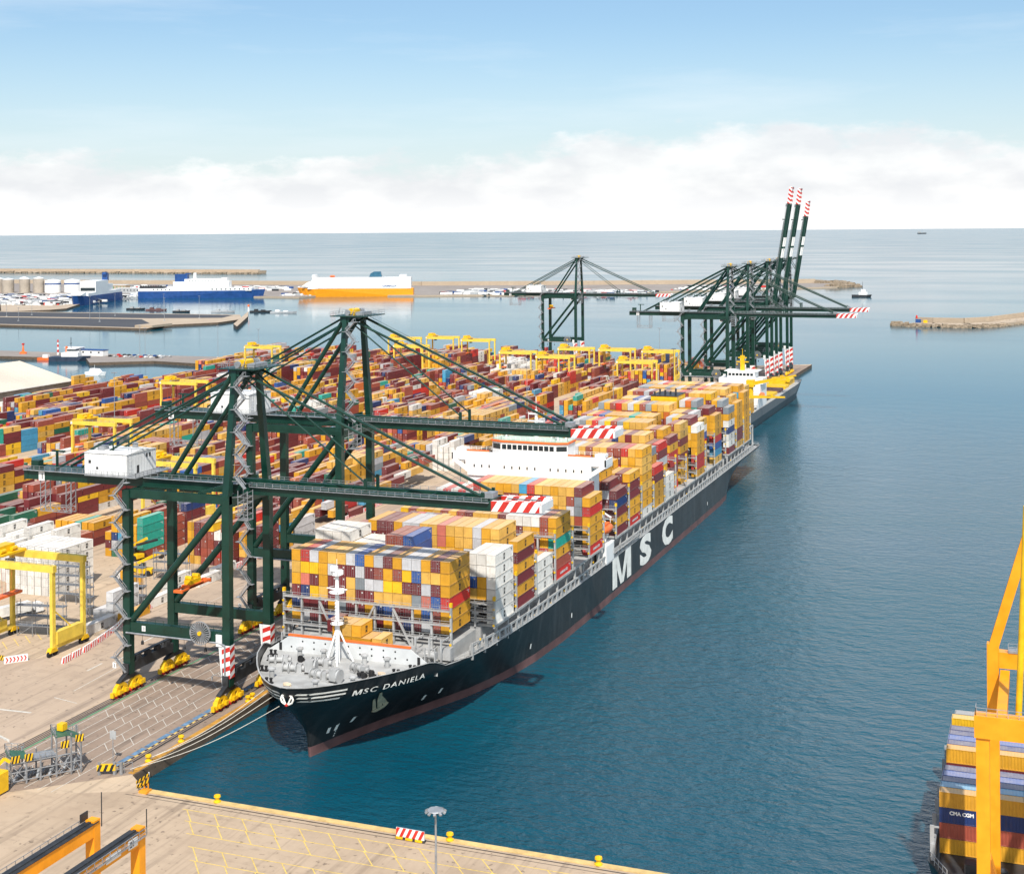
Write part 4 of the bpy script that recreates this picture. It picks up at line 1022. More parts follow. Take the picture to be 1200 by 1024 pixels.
    def B(x, y, zz):                                                 # boom space: x along the boom from the hinge, z above its underside
        xx, zc = x, zz - 1.2
        return (hx + xx * ca - zc * sa, y, zb + 1.2 + xx * sa + zc * ca)
    def boombox(b, x0, x1, y0, y1, z0, z1, m=0):
        vs = [B(x0, y0, z0), B(x1, y0, z0), B(x1, y1, z0), B(x0, y1, z0), B(x0, y0, z1), B(x1, y0, z1), B(x1, y1, z1), B(x0, y1, z1)]
        b.add(vs, [(0, 3, 2, 1), (4, 5, 6, 7), (0, 1, 5, 4), (1, 2, 6, 5), (2, 3, 7, 6), (3, 0, 4, 7)], m)
    b = MB(); bl = BL - hx
    for sy in (-1, 1):
        y = sy * 3.2; boombox(b, .1, bl, y - .6, y + .6, 0, 2.4)
        for k in range(8):
            x = 4 + k * 7.6; boombox(b, x, x + .18, y + sy * .62 - .02, y + sy * .62 + .25, .2, 2.3)
    for k in range(9): boombox(b, 2 + k * 7.3, 2.5 + k * 7.3, -2.6, 2.6, .6, 2.1)
    boombox(b, bl - .6, bl + .4, -3.9, 3.9, .1, 2.4)
    for x in (30.5, 60):
        for sy in (-1, 1): boombox(b, x - .35, x + .35, sy * 3.2 - .25, sy * 3.2 + .25, 2.4, 5.4 if x < 40 else 4.0)
    bo = part(b, 'boom', G)
    b = MB()                                                         # white plates along the boom edge, walkway with handrails
    for sy in (-1, 1):
        y = sy * 4.6
        boombox(b, 0, bl, min(y, sy * 3.8), max(y, sy * 3.8), 1.9, 2.0)
        for k in range(29): x = k * 2.15; boombox(b, x, x + .09, y - .04, y + .04, 2.0, 3.05)
        for h in (2.5, 3.0): boombox(b, 0, bl, y - .035, y + .035, h, h + .08)
    part(b, 'walkway', S, bo)
    b = MB()
    for sy in (-1, 1):
        for side in (-1, 1):
            y = sy * 3.2 + side * .62
            p = Vector(B(bl + .4, y, .0)); q = Vector(B(bl + 12.4, y, .35)); r = Vector(B(bl + .4, y, 2.5))
            stripes(b, p, q - p, (r - p) * .93, 8, 0, 1, .13)
        boombox(b, bl + .4, bl + 12.2, sy * 3.2 - .6, sy * 3.2 + .6, .36, 2.28, 1)
    boombox(b, bl + 12.0, bl + 12.5, -3.9, 3.9, .4, 2.2, 1)
    part(b, 'striped_boom_tip', [M_RED, M_WHT], bo)
    if raised:
        for sy in (-1, 1):
            for x in (33, 41): b = MB(); boombox(b, x, x + 6.5, sy * 3.2 - .68, sy * 3.2 + .68, -.06, .9); part(b, 'boom_plate', M_WHT, bo)
    b = MB(); boombox(b, bl + 2, bl + 10, -2.5, 2.5, .9, 1.0)
    for k in range(5): boombox(b, bl + 2 + k * 2, bl + 2.1 + k * 2, -2.5, -2.4, 1, 2); boombox(b, bl + 2 + k * 2, bl + 2.1 + k * 2, 2.4, 2.5, 1, 2)
    boombox(b, bl + 2, bl + 10, -2.5, -2.4, 1.9, 2.0); boombox(b, bl + 2, bl + 10, 2.4, 2.5, 1.9, 2.0); boombox(b, bl - 2, bl + 0, -1.5, 1.5, 2.4, 3.6)
    part(b, 'tip_platform', S, bo)
    AY = 5.2
    for sy in (-1, 1):
        b = MB(); b.bar((0, sy * HY, zb - .5), (0, sy * AY, za - .4), 1.9, 1.7, w2=1.3, h2=1.3, up=(1, 0, 0)); part(b, 'mast_leg', G)
        b = MB(); b.tube((-1, sy * (AY - .6), za - 1.4), (-20, sy * 3.4, gt), .62, 12); part(b, 'back_strut', G)
        b = MB(); b.tube((-1, sy * (AY - 1), za - .6), (-55, sy * 3.2, gt + .2), .30, 8); b.tube((-1, sy * (AY - 1), za - 2.4), (-47, sy * 2.6, gt + 1.2), .26, 8)
        b.bar((-37, sy * 3.2, gt), (-37, sy * 3.2, gt + (za - gt) * .28), .25); part(b, 'backstay', G)
        b = MB()
        if raised:
            b.tube((1.5, sy * 4, za - 1), B(22, sy * 3.2, 2.6), .22, 8); b.tube(B(22, sy * 3.2, 2.8), B(59, sy * 3.2, 2.8), .2, 8)
        else:
            b.tube((1, sy * (AY - .8), za - 1.0), B(59.5, sy * 3.2, 3.2), .34, 10); b.tube((1, sy * (AY - 2), za - 2.2), B(30.5, sy * 3.2, 4.4), .22, 8)
            b.tube((1, sy * 2.2, za + .6), B(60, sy * 2.2, 3.8), .06, 5)
        part(b, 'forestay', G)
    b = MB(); b.box(-1.4, -AY - .6, za - 1.9, 1.4, AY + .6, za - .3); b.box(-4.2, -AY - 1.4, za - .3, 6.4, AY + 1.4, za - .05); b.bar((4, 0, za - .3), (1, 0, za - 2), .5)
    part(b, 'mast_head', G)
    b = MB(); b.rail([(-4.2, -AY - 1.3, za), (6.3, -AY - 1.3, za), (6.3, AY + 1.3, za), (-4.2, AY + 1.3, za), (-4.2, -AY - 1.3, za)], 1.1, 1.7, .05)
    for x in (-3, 1.5, 4.5): b.bar((x, -AY + 1, za), (x + .8, -AY + 1, za + 2.2), .12)
    part(b, 'mast_head_rail', S)
    b = MB()
    b.box(-1.2, -2.2, za - .04, 1.2, 1.2, za + 1.5); b.tube((.2, -2.6, za + 1.0), (.2, 1.6, za + 1.0), .85, 12)
    part(b, 'sheave_housing', M_YEL)
    b = MB()
    for y in (-4.4, 3.2, 4.4): b.tube((.2, y - .3, za + .8), (.2, y + .3, za + .8), .8, 12)
    b.box(2, -3, za, 4, 3, za + .9)
    part(b, 'sheave_frame', S)
    # machinery house
    b = MB(); b.box(-43.6, -6.0, gt + .35, -30.8, 6.0, gt + 5.6)
    b.add([(-43.8, -6.2, gt + 5.6), (-30.6, -6.2, gt + 5.6), (-30.6, 6.2, gt + 5.6), (-43.8, 6.2, gt + 5.6), (-43.8, 0, gt + 6.3), (-30.6, 0, gt + 6.3)], [(0, 1, 5, 4), (2, 3, 4, 5), (1, 2, 5), (3, 0, 4), (0, 3, 2, 1)])
    hs = part(b, 'machinery_house', M_WHT)
    b = MB(); b.box(-42.3, -6.05, gt + 3.0, -41.6, -6.0, gt + 3.8); b.box(-40.0, -6.05, gt + 1.6, -39.4, -6.0, gt + 2.2); b.box(-30.8, -2, gt + .4, -30.74, -1.1, gt + 2.4)
    for k in range(2): b.box(-30.8, 1.8 + k * 1.3, gt + 3.9, -30.73, 2.4 + k * 1.3, gt + 4.9)
    part(b, 'vent', M_DKSTEEL, hs)
    b = MB()
    for k in range(12): b.box(-43.55 + k * 1.15, -6.03, gt + .4, -43.49 + k * 1.15, -6.0, gt + 5.5)
    for k in range(11): b.box(-30.8, -5.9 + k * 1.15, gt + .4, -30.77, -5.84 + k * 1.15, gt + 5.5)
    part(b, 'cladding_rib', M_GREY, hs)
    b = MB(); b.box(-41.5, -3.5, gt + 5.8, -39.5, -1.5, gt + 7.0); part(b, 'roof_unit', M_STEEL, hs)
    b = MB(); b.lathe((-34.5, 2.5, gt + 6), [(.7, 0), (.7, 1.0), (.9, 1.1), (.2, 1.5)], 12); part(b, 'roof_cowl', M_STEEL, hs)
    b = MB(); b.box(-42.6, -7.4, gt + .1, -27.2, 7.4, gt + .3); b.rail([(-42.5, -7.3, gt + .3), (-27.3, -7.3, gt + .3), (-27.3, 7.3, gt + .3)], 1.1, 1.6, .05)
    b.rail([(-63.9, -4.5, gt), (-42, -4.5, gt)], 1.1, 1.6, .05); b.box(-63.9, -4.7, gt - .15, -42, -3.8, gt)
    b.rail([(-27, -4.5, gt), (0, -4.5, gt)], 1.1, 2, .05); b.box(-27, -4.7, gt - .15, 0, -3.8, gt)
    for k in range(7): b.bar((-29.6, -6.9, gt + .3 + k * .9), (-28.7, -6.9, gt + .3 + k * .9), .07)
    for x in (-29.6, -28.7): b.bar((x, -6.9, gt), (x, -6.9, gt + 7.4), .08)
    part(b, 'house_walkway', S)
    b = MB(); b.box(-62.5, -3.2, gt, -60.2, -1.2, gt + 2.2); part(b, 'tail_winch', G)
    b = MB(); b.bar((-58.5, 2, gt), (-58.5, 2, gt + 4), .5); b.bar((-60, 2, gt + 4), (-56, 2, gt + 4), .4)
    part(b, 'tail_davit', G)
    # hanging maintenance frame under the tail
    b = MB()
    for x in (-58.6, -50.6):
        for dx in (-.8, .8):
            for y in (-3.4, -1.6): b.bar((x + dx, y, zb - 8.0), (x + dx, y, zb), .16)
        for k in range(6):
            for y in (-3.4, -1.6): b.bar((x - .8, y, zb - 8 + k * 1.4), (x + .8, y, zb - 6.6 + k * 1.4), .11)
    for zz in (-8, -6.6):
        for y in (-3.4, -1.6): b.bar((-59.4, y, zb + zz), (-49.8, y, zb + zz), .16)
    for k in range(10): b.bar((-59.4 + k * .96, -3.4, zb - 8 + (k % 2) * 1.4), (-58.4 + k * .96, -3.4, zb - 6.6 - (k % 2) * 1.4), .1)
    part(b, 'hanging_frame', S)
    # stairs up the landside front leg and the mast
    b = MB(); zigzag(b, -gx - 1.3, -HY - 1.5, 5.2, zb + 2.2, 3.2, 14, 'x'); part(b, 'stair_tower', S)
    b = MB(); zigzag(b, 2.6, -HY + 1.8, zb + 2, za - 1.6, 2.6, 10, 'x')
    for k in range(9): t = k / 8; b.bar((0, -HY + (HY - AY) * t, zb + (za - zb) * t), (2.6, -HY + 1.8 + 2 * t, zb + (za - zb) * t), .1)
    part(b, 'mast_stair', S)
    b = MB()
    for x in (2.0, 4.6):
        for y in (-7.6, -5.2): b.bar((x, y, zb - 5.6), (x, y, zb + 1.5), .15)
    for k in range(5):
        zz = zb - 5.4 + k * 1.35
        for y in (-7.6, -5.2): b.bar((2, y, zz), (4.6, y, zz), .11); b.bar((2, y, zz), (4.6, y, zz + 1.35), .09)
        for x in (2, 4.6): b.bar((x, -7.6, zz), (x, -5.2, zz), .11)
    b.box(2, -7.6, zb - 5.6, 4.6, -5.2, zb - 5.45)
    part(b, 'cab_access_frame', S)
    b = MB(); b.box(-6.2, -2.8, zb - 3.6, -3.2, -.6, zb - .6); cb = part(b, 'operator_cab', M_WHT)
    b = MB(); b.box(-3.22, -2.6, zb - 3.3, -3.14, -.8, zb - 1.4); b.box(-6, -2.88, zb - 3.0, -3.5, -2.79, zb - 1.4); part(b, 'window', M_GLASS, cb)
    b = MB(); b.cbox((-15, 0, zb - .4), (6, 5, .8)); b.cbox((-15, 0, zb + .6), (4, 4, 1.2)); part(b, 'trolley', M_DKSTEEL)
    # cable reel on the sill
    b = MB(); rx, ry, rz_ = -6.8, -HY - 1.5, zs - .6
    b.lathe((rx, ry, rz_), [(.5, -.5), (.5, .5)], 14, 1, 'y')
    n = 26
    for k in range(n):
        a = k / n * math.tau; a2 = (k + 1) / n * math.tau
        b.bar((rx + math.cos(a) * .5, ry, rz_ + math.sin(a) * .5), (rx + math.cos(a) * 2.75, ry, rz_ + math.sin(a) * 2.75), .08, .3, up=(0, 1, 0), w2=.2, h2=.3)
        b.bar((rx + math.cos(a) * 2.75, ry, rz_ + math.sin(a) * 2.75), (rx + math.cos(a2) * 2.75, ry, rz_ + math.sin(a2) * 2.75), .4, .14)
    b.bar((rx, ry, rz_), (rx, ry + 1, rz_), .7)
    part(b, 'cable_reel', [M_STEEL, M_YEL])
    b = MB(); b.path([(-gx, -HY - 1.1, zs - 2.6), (-2, -HY - 1.1, zs - 2.6), (-.2, -HY - 1.2, zs - 3), (-.2, -HY - 1.2, 4)], .22, 6); part(b, 'cable_duct', S)
    # striped guards on the waterside legs
    for sy in (-1, 1):
        b = MB(); x0, x1, y0, y1 = -1.12, 1.12, sy * HY - 1.02, sy * HY + 1.02
        z0, z1 = 6.6, zs - 3.0
        stripes(b, (x0, y0, z0), (0, 0, z1 - z0), (x1 - x0, 0, 0), 7, 0, 1, .12)
        stripes(b, (x1, y0, z0), (0, 0, z1 - z0), (0, y1 - y0, 0), 7, 0, 1, .12)
        stripes(b, (x0, y1, z0), (0, 0, z1 - z0), (x1 - x0, 0, 0), 7, 0, 1, .12)
        b.add([(x0 - .9, y0 - .05, z1), (x0, y0 - .05, z1), (x0, y0 - .05, z0 - 1.5)], [(0, 1, 2)], 1)
        part(b, 'striped_leg_guard', [M_RED, M_WHT])
    b = MB(); b.box(-2.6, -HY - 1.25, zs - 3.4, -1.0, -HY - 1.0, zs - .6); part(b, 'cable_box', M_WHT)
    b = MB(); b.tube((-.9, -HY - 1.2, 3.2), (-.9, -HY - 1.2, 9), .12, 6); b.bar((-.9, -HY - 1.2, 7), (-3.6, -HY - 1.4, 7.2), .1); b.cbox((-3.6, -HY - 1.4, 6.4), (.3, .3, .9))
    part(b, 'limit_switch_post', M_STEEL)
    # number plates
    for (x, y, zz, s) in ((-58.6, -3.88, zb - .15, 2.3), (-gx + 5, -HY - .82, zs - 1.9, 1.3), (-gx - 2.6, -HY - 2.2, 6.2, 1.3)):
        b = MB(); b.box(x - s * .4, y - .06, zz, x + s * .4, y, zz + s); pl = part(b, 'number_plate', M_WHT)
        b = MB(); vs, fs = text_mesh(num, s * .95, 0, .03); w = max(v[0] for v in vs)
        b.add([(x - w / 2 + u, y - .075, zz + s * .17 + v) for u, v, _ in vs], fs); part(b, 'number', M_BLACK, pl)
    for k in range(4):
        b = MB(); x = -gx + 4 + k * 6; b.tube((x, -HY, zs - 2.5), (x, -HY, zs - 4.4), .05, 5); b.lathe((x, -HY, zs - 5.4), [(.1, 1), (.32, .8), (.38, 0), (.05, 0)], 8)
        part(b, 'floodlight', M_DKSTEEL)
    return c
def place(proto, loc, label):
    return dup(proto, None, loc, None, label)
c1 = sts_crane((-181, 291.4, QZ), 17.4, 49.2, 79.6, False, 'nearest green quay crane, numbered 1, its lowered boom over the ship\'s bow', '1')
c2 = sts_crane((-181, 348.0, QZ), 23.2, 57.6, 88.8, False, 'second green quay crane, standing just behind the nearest one, apex taller', '2')
c4 = place(c2, (-181, 853, QZ), 'nearest crane of the far cluster, boom lowered, over the ship\'s stern')
c5 = place(c2, (-181, 916, QZ), 'second crane of the far cluster, longest-reaching lowered boom with striped tip')
c3 = place(c2, (-352, 1072, QZ + .6), 'lone green crane beyond the yellow yard gantries, left of the far cluster')
c6 = sts_crane((-181, 985, QZ), 23.2, 57.6, 88.8, True, 'far crane with boom raised upright, leftmost of the three raised booms', '6', BL=74.5)
c7 = place(c6, (-181, 1022, QZ), 'far crane with boom raised upright, middle one of the three raised booms')
c8 = sts_crane((-181, 1068, QZ), 23.2, 57.6, 88.8, True, 'far crane with boom raised upright, rightmost and lowest of the three raised booms', '8', BL=66)
def spreader(loc, top, label, col=(M_ORNG, M_YEL)):
    t = thing('spreader', loc, label, 'spreader', 'crane spreaders')
    b = MB(); b.box(-1.2, -3.0, 0, 1.2, 3.0, .7); b.box(-1.2, -6.1, -.1, -.9, 6.1, .35); b.box(.9, -6.1, -.1, 1.2, 6.1, .35)
    for sy in (-1, 1): b.box(-1.25, sy * 6.1 - .25, -.35, 1.25, sy * 6.1 + .25, .4)
    b.build('frame', ORED, t)
    b = MB(); b.box(-1.0, -2.2, .7, 1.0, 2.2, 1.8)
    for sy in (-1.5, 1.5): b.tube((-.9, sy, 2.2), (.9, sy, 2.2), .55, 10)
    b.build('head_block', M_YEL, t)
    b = MB()
    for sx in (-.8, .8):
        for sy in (-1.5, 1.5): b.tube((sx, sy, 2.2), (sx * 1.6, sy * 1.3, top - loc[2]), .04, 4)
    b.build('hoist_ropes', M_DKSTEEL, t)
    return t
spreader((-197, 291.4, 27.4), 51.2, 'orange and yellow spreader hanging below the nearest crane between its legs')
spreader((-376, 1072, 50.5), 60.4, 'small orange spreader hanging below the lone far crane')
# ---------------------------------------------------------------- the stacking yard
ry = random.Random(23)
def hsh(a, b, c=0):
    v = math.sin(a * 127.1 + b * 311.7 + c * 74.7) * 43758.5453
    return v - math.floor(v)
def vnoise(x, y, s=0):
    ix, iy = math.floor(x), math.floor(y); fx, fy = x - ix, y - iy; fx = fx * fx * (3 - 2 * fx); fy = fy * fy * (3 - 2 * fy)
    return (hsh(ix, iy, s) * (1 - fx) + hsh(ix + 1, iy, s) * fx) * (1 - fy) + (hsh(ix, iy + 1, s) * (1 - fx) + hsh(ix + 1, iy + 1, s) * fx) * fy
def left_edge(y):
    return interp(y, [(300, -470), (645, -585), (800, -632), (860, -630), (925, -604), (1000, -622), (1080, -640), (1150, -600)])
def right_edge(y):
    return interp(y, [(300, -252), (700, -256), (760, -248), (1100, -250)])
def stack(x, y, L, n, say, right_n=0, left_n=0, front_n=0, cols=None, mark=True):
    prev = None
    for t in range(n):
        col = cols[t % len(cols)] if cols else (prev if prev and ry.random() < .34 else ry.choice(YARDMIX))
        prev = col; down = n - 1 - t
        if down > 0 and t < right_n and t < front_n: continue
        put(x, y, QZ + .03 + t * 2.83, L, col, f"{col} container, {('top' if down == 0 else ORD[down] + ' from top')} of {say}", (t >= left_n, t >= right_n),
            mark='dark' if mark and t >= right_n and col in ('gold', 'pale gold', 'yellow', 'white') else None, door=col not in ('gold', 'pale gold', 'yellow', 'silver'))
def yard():
    # blocks of six rows running with the quay, a truck lane beside each
    nb = 15
    for bI in range(nb):
        xr = -251.5 - bI * 26.6
        y = 322.0 if bI else 430
        seg = 0
        while y < 1110:
            ln = 11 + int(hsh(bI, seg, 5) * 4)                        # container lengths in this block
            for r in range(6):
                x = xr - r * 2.86
                if bI == 0 and r < 0: continue
                for j in range(ln):
                    yy = y + j * 12.75 + 6.2
                    if yy > 1104 or x < left_edge(yy) + 3 or x > right_edge(yy): continue
                    if yy < 470 and x > -345 or yy < 396: continue               # laid out by hand below
                    if bI == 1 and yy < 520: pass
                    tall = vnoise(bI * 1.7 + 3, yy / 46.0, 2) * 5.4 + .6
                    n = int(round(tall + (hsh(bI * 7 + r, int(yy), 9) - .5) * 1.8)); n = max(0, min(5, n))
                    if vnoise(bI * 2.3, yy / 30.0, 8) < .17: n = 0
                    if n == 0: continue
                    def nn(rr, jj):
                        y2 = y + jj * 12.75 + 6.2; t2 = vnoise(bI * 1.7 + 3, y2 / 46.0, 2) * 5.4 + .6
                        if vnoise(bI * 2.3, y2 / 30.0, 8) < .17: return 0
                        return max(0, min(5, int(round(t2 + (hsh(bI * 7 + rr, int(y2), 9) - .5) * 1.8)))) if 0 <= rr < 6 and 0 <= jj < ln else 0
                    rn, ln_, fn = nn(r - 1, j), nn(r + 1, j), nn(r, j - 1)
                    where = f"{ORD[r]} row, {ORD[min(19, int((yy - 322) // 12.75) % 20)]} place, yard block {bI + 1} behind fence"
                    cm = None
                    q = hsh(bI, int(yy / 25), 4)
                    if q < .04: cm = ['white']
                    elif q < .12: cm = ['gold', 'pale gold', 'gold']
                    elif q < .24: cm = ['maroon', 'brown', 'maroon']
                    if hsh(bI * 3 + r, int(yy), 1) < .2:
                        for h in (-3.1, 3.1): stack(x, yy + h, 6.06, n, where + (' near' if h < 0 else ' far'), rn, ln_, fn, cm)
                    else: stack(x, yy, 12.19, n, where, rn, ln_, fn, cm)
            y += ln * 12.75 + (17 if seg % 2 else 21); seg += 1
yard()
def yard_by_hand():
    # white refrigerated boxes beside the yellow gantry
    for k in range(7):
        for j in range(2):
            n = 5
            stack(-286.4 - k * 2.7, 354.0 + j * 9.4, 12.19 if j == 0 else 6.06, n, f"{ORD[k]} white stack from right, {'front' if j == 0 else 'rear'} row behind gantry", 5 if k and True else 0, 5 if k < 6 else 0, 0 if j == 0 else 5, ['white'])
    for k in range(9):
        stack(-311 - k * 2.8, 363 + (k % 3) * 1.3, 12.19, 3 if k < 2 else (4 if k < 5 else 3), f"{ORD[k]} white stack at the yard's open corner", 0 if k in (0, 2, 5) else 4, 3, 0, ['white'])
    for k in range(9): stack(-306 - k * 2.8, 379 + (k % 2), 12.19, 4 if k % 4 else 5, f"{ORD[k]} white stack behind the corner row", 0 if k in (0, 3) else 4, 3, 0, ['white', 'white', 'silver', 'white'])
    for k, n in enumerate((3, 1, 1)): stack(-252.3 - k * 2.6, 337.5 + k * .4, 12.19, n, f"{ORD[k]} pale stack beside the crane's landside leg", 0, 0, 0, ['silver'])
    stack(-250.2, 323.8, 12.19, 1, 'single spot beside the yellow gantry leg', cols=['white']); stack(-247.8, 337 - .3, 12.19, 1, 'kerb row by the barrier fence', cols=['gold'])
    for k in range(4):
        stack(-250.2 - (k % 2) * 2.7, 352.5 + k * 13.0, 12.19, 2 if k == 1 else 1, f"{ORD[k]} white spot along the barrier fence", cols=['white'])
    # mixed block behind the first crane's legs
    for k in range(8):
        for j in range(4):
            n = 4 + (1 if hsh(k, j, 3) > .55 else 0) - (1 if j == 3 else 0)
            stack(-252.0 - k * 2.62, 405 + j * 12.9, 12.19 if hsh(k, j) > .3 else 6.06, n, f"{ORD[k]} row, {ORD[j]} line, fenceside block behind crane 1", 3 if k else 0, 3 if k < 7 else 0, 3 if j else 0)
    for k in range(6):
        for j in range(3):
            n = 5 - (k + j) % 2 - (1 if k == 5 else 0)
            stack(-290.5 - k * 2.66, 404.5 + j * 13.0, 12.19, n, f"{ORD[k]} row, {ORD[j]} line, block behind the white reefers", 3 if k else 0, 3 if k < 5 else 0, 3 if j else 0)
    for k in range(6):
        for j in range(2):
            stack(-319 - k * 2.9, 402 + j * 12.9, 12.19, 2 + ((k * 3 + j) % 3), f"{ORD[k]} row, {ORD[j]} line, low block in mid yard", 2 if k else 0, 2, 2 if j else 0, ['maroon', 'brown', 'gold', 'maroon'] if k != 2 else ['teal', 'red'])
yard_by_hand()
# ---------------------------------------------------------------- boxes on the second ship and the berthed feeder come first; then everything is linked
# ================================================================ yard gantries
def rtg(loc, label, span=24.0, H=23.4, tx=-5.0, col=None, sp=True, rz=0.0):
    """rubber-tyred gantry: two portal frames joined by sill beams on wheels; x across, y along the block"""
    col = col or M_RTG
    t = thing('yard_gantry', loc, label, 'yard gantry crane', 'yellow yard gantries', rz)
    W = 12.4
    for sx in (-1, 1):
        for sy in (-1, 1):
            b = MB(); b.box(sx * span / 2 - .45, sy * W / 2 - .65, 2.2, sx * span / 2 + .45, sy * W / 2 + .65, H - .6); b.build('leg', col, t)
            b = MB(); x, y = sx * span / 2, sy * (W / 2 + .3); b.prism([(y - 1.6, 1.2), (y + 1.6, 1.2), (y + .9, 2.3), (y - .9, 2.3)], 'x', x - .7, x + .7); b.box(x - .9, y - .6, .9, x - .6, y + .6, 1.8)
            w = b.build('bogie', M_YEL, t)
            for k in (-1, 1):
                b = MB(); b.lathe((x, y + k * 1.15, .78), [(.35, -.33), (.78, -.3), (.78, .3), (.35, .33)], 14, 0, 'x'); b.build('tyre', M_BLACK, w)
        b = MB(); b.box(sx * span / 2 - .6, -W / 2 - .2, 1.9, sx * span / 2 + .6, W / 2 + .2, 2.9); b.build('sill_beam', col, t)
        b = MB(); b.bar((sx * span / 2, -W / 2, 12.4), (sx * span / 2, W / 2 - 2.5, 4.0), .28); b.build('brace', col, t)
    b = MB(); b.box(span / 2 - .8, -W / 2 + .8, 2.9, span / 2 + .9, W / 2 - 1.2, 6.2); b.build('engine_house', col, t)
    b = MB(); b.box(-span / 2 - .9, -3, 2.9, -span / 2 + .9, 3, 5.2); b.build('electrical_house', col, t)
    for sy in (-1, 1):
        b = MB(); b.box(-span / 2 - .8, sy * W / 2 - .7, H - 1.2, span / 2 + .8, sy * W / 2 + .7, H + .6); g = b.build('girder', col, t)
        b = MB(); b.rail([(-span / 2, sy * (W / 2 + .6), H + .6), (span / 2, sy * (W / 2 + .6), H + .6)], 1.05, 2.4, .05); b.build('handrail', M_STEEL, g)
    b = MB(); b.box(tx - 2.8, -W / 2 + .2, H + .7, tx + 2.8, W / 2 - .2, H + 1.3); b.box(tx - 2.4, -3, H + 1.3, tx + 1.0, 3.4, H + 3.2)
    for k in (-1, 1): b.tube((tx + 1.6, k * 2.2 - 1, H + 2), (tx + 1.6, k * 2.2 + 1, H + 2), .6, 10)
    b.build('trolley', M_YEL, t)
    b = MB(); b.box(tx + 2.9, -2.8, H - 2.6, tx + 4.6, -.6, H + .2); b.build('cab', M_GLASS, t)
    b = MB(); b.box(tx - 1.2, -6.1, 12.2, tx + 1.2, 6.1, 12.9)
    for sx in (-1, 1):
        for sy in (-1, 1): b.tube((tx + sx * .9, sy * 1.6, 12.9), (tx + sx * 1.2, sy * 2.4, H + .8), .05, 4)
    b.build('hoist_frame', ORED, t)
    b = MB(); b.box(-span / 2 - .5, -W / 2 - .95, H - .9, -span / 2 + .4, -W / 2 - .7, H + .2); b.build('notice', M_WHT, t)
    return t
g0 = rtg((-258.1, 305.4, QZ), 'yellow yard gantry standing over steel racks near the white refrigerated boxes', tx=-9.6)
def put_rtg(x, y, label, s=1.0):
    return dup(g0, None, (x, y, QZ), R(random.uniform(-1, 1)), label)
put_rtg(-415.5, 541, 'yellow yard gantry behind the white machinery house of crane 1')
put_rtg(-314.5, 456, 'pale yellow gantry seen between the legs of crane 1, over red boxes')
put_rtg(-565, 933, 'lone yellow gantry at the water\'s edge behind the mast of crane 1')
put_rtg(-494, 1040, 'yellow gantry at the yard\'s far edge, left end of the gantry cluster')
put_rtg(-467, 1057, 'yellow gantry in the far cluster, with its trolley beside the highest girder')
put_rtg(-428, 1040, 'yellow gantry in the far cluster, right end before the gap')
put_rtg(-456, 972, 'yellow gantry standing in front of the far cluster of gantries')
put_rtg(-357, 944, 'yellow gantry before the lone far crane, left of its landside legs')
put_rtg(-319.5, 919, 'yellow gantry directly in front of the lone far crane')
put_rtg(-325.5, 984, 'yellow gantry behind another one, at the lone far crane\'s waterside legs')
put_rtg(-294, 985, 'yellow gantry in open yard between the lone crane and far crane cluster')
put_rtg(-254.5, 899, 'yellow gantry over tall maroon stacks left of the far crane cluster')
put_rtg(-259.5, 980, 'yellow gantry partly hidden behind the leg of the far crane cluster')
put_rtg(-478, 700, 'yellow gantry deep in the yard above gold and maroon rows')

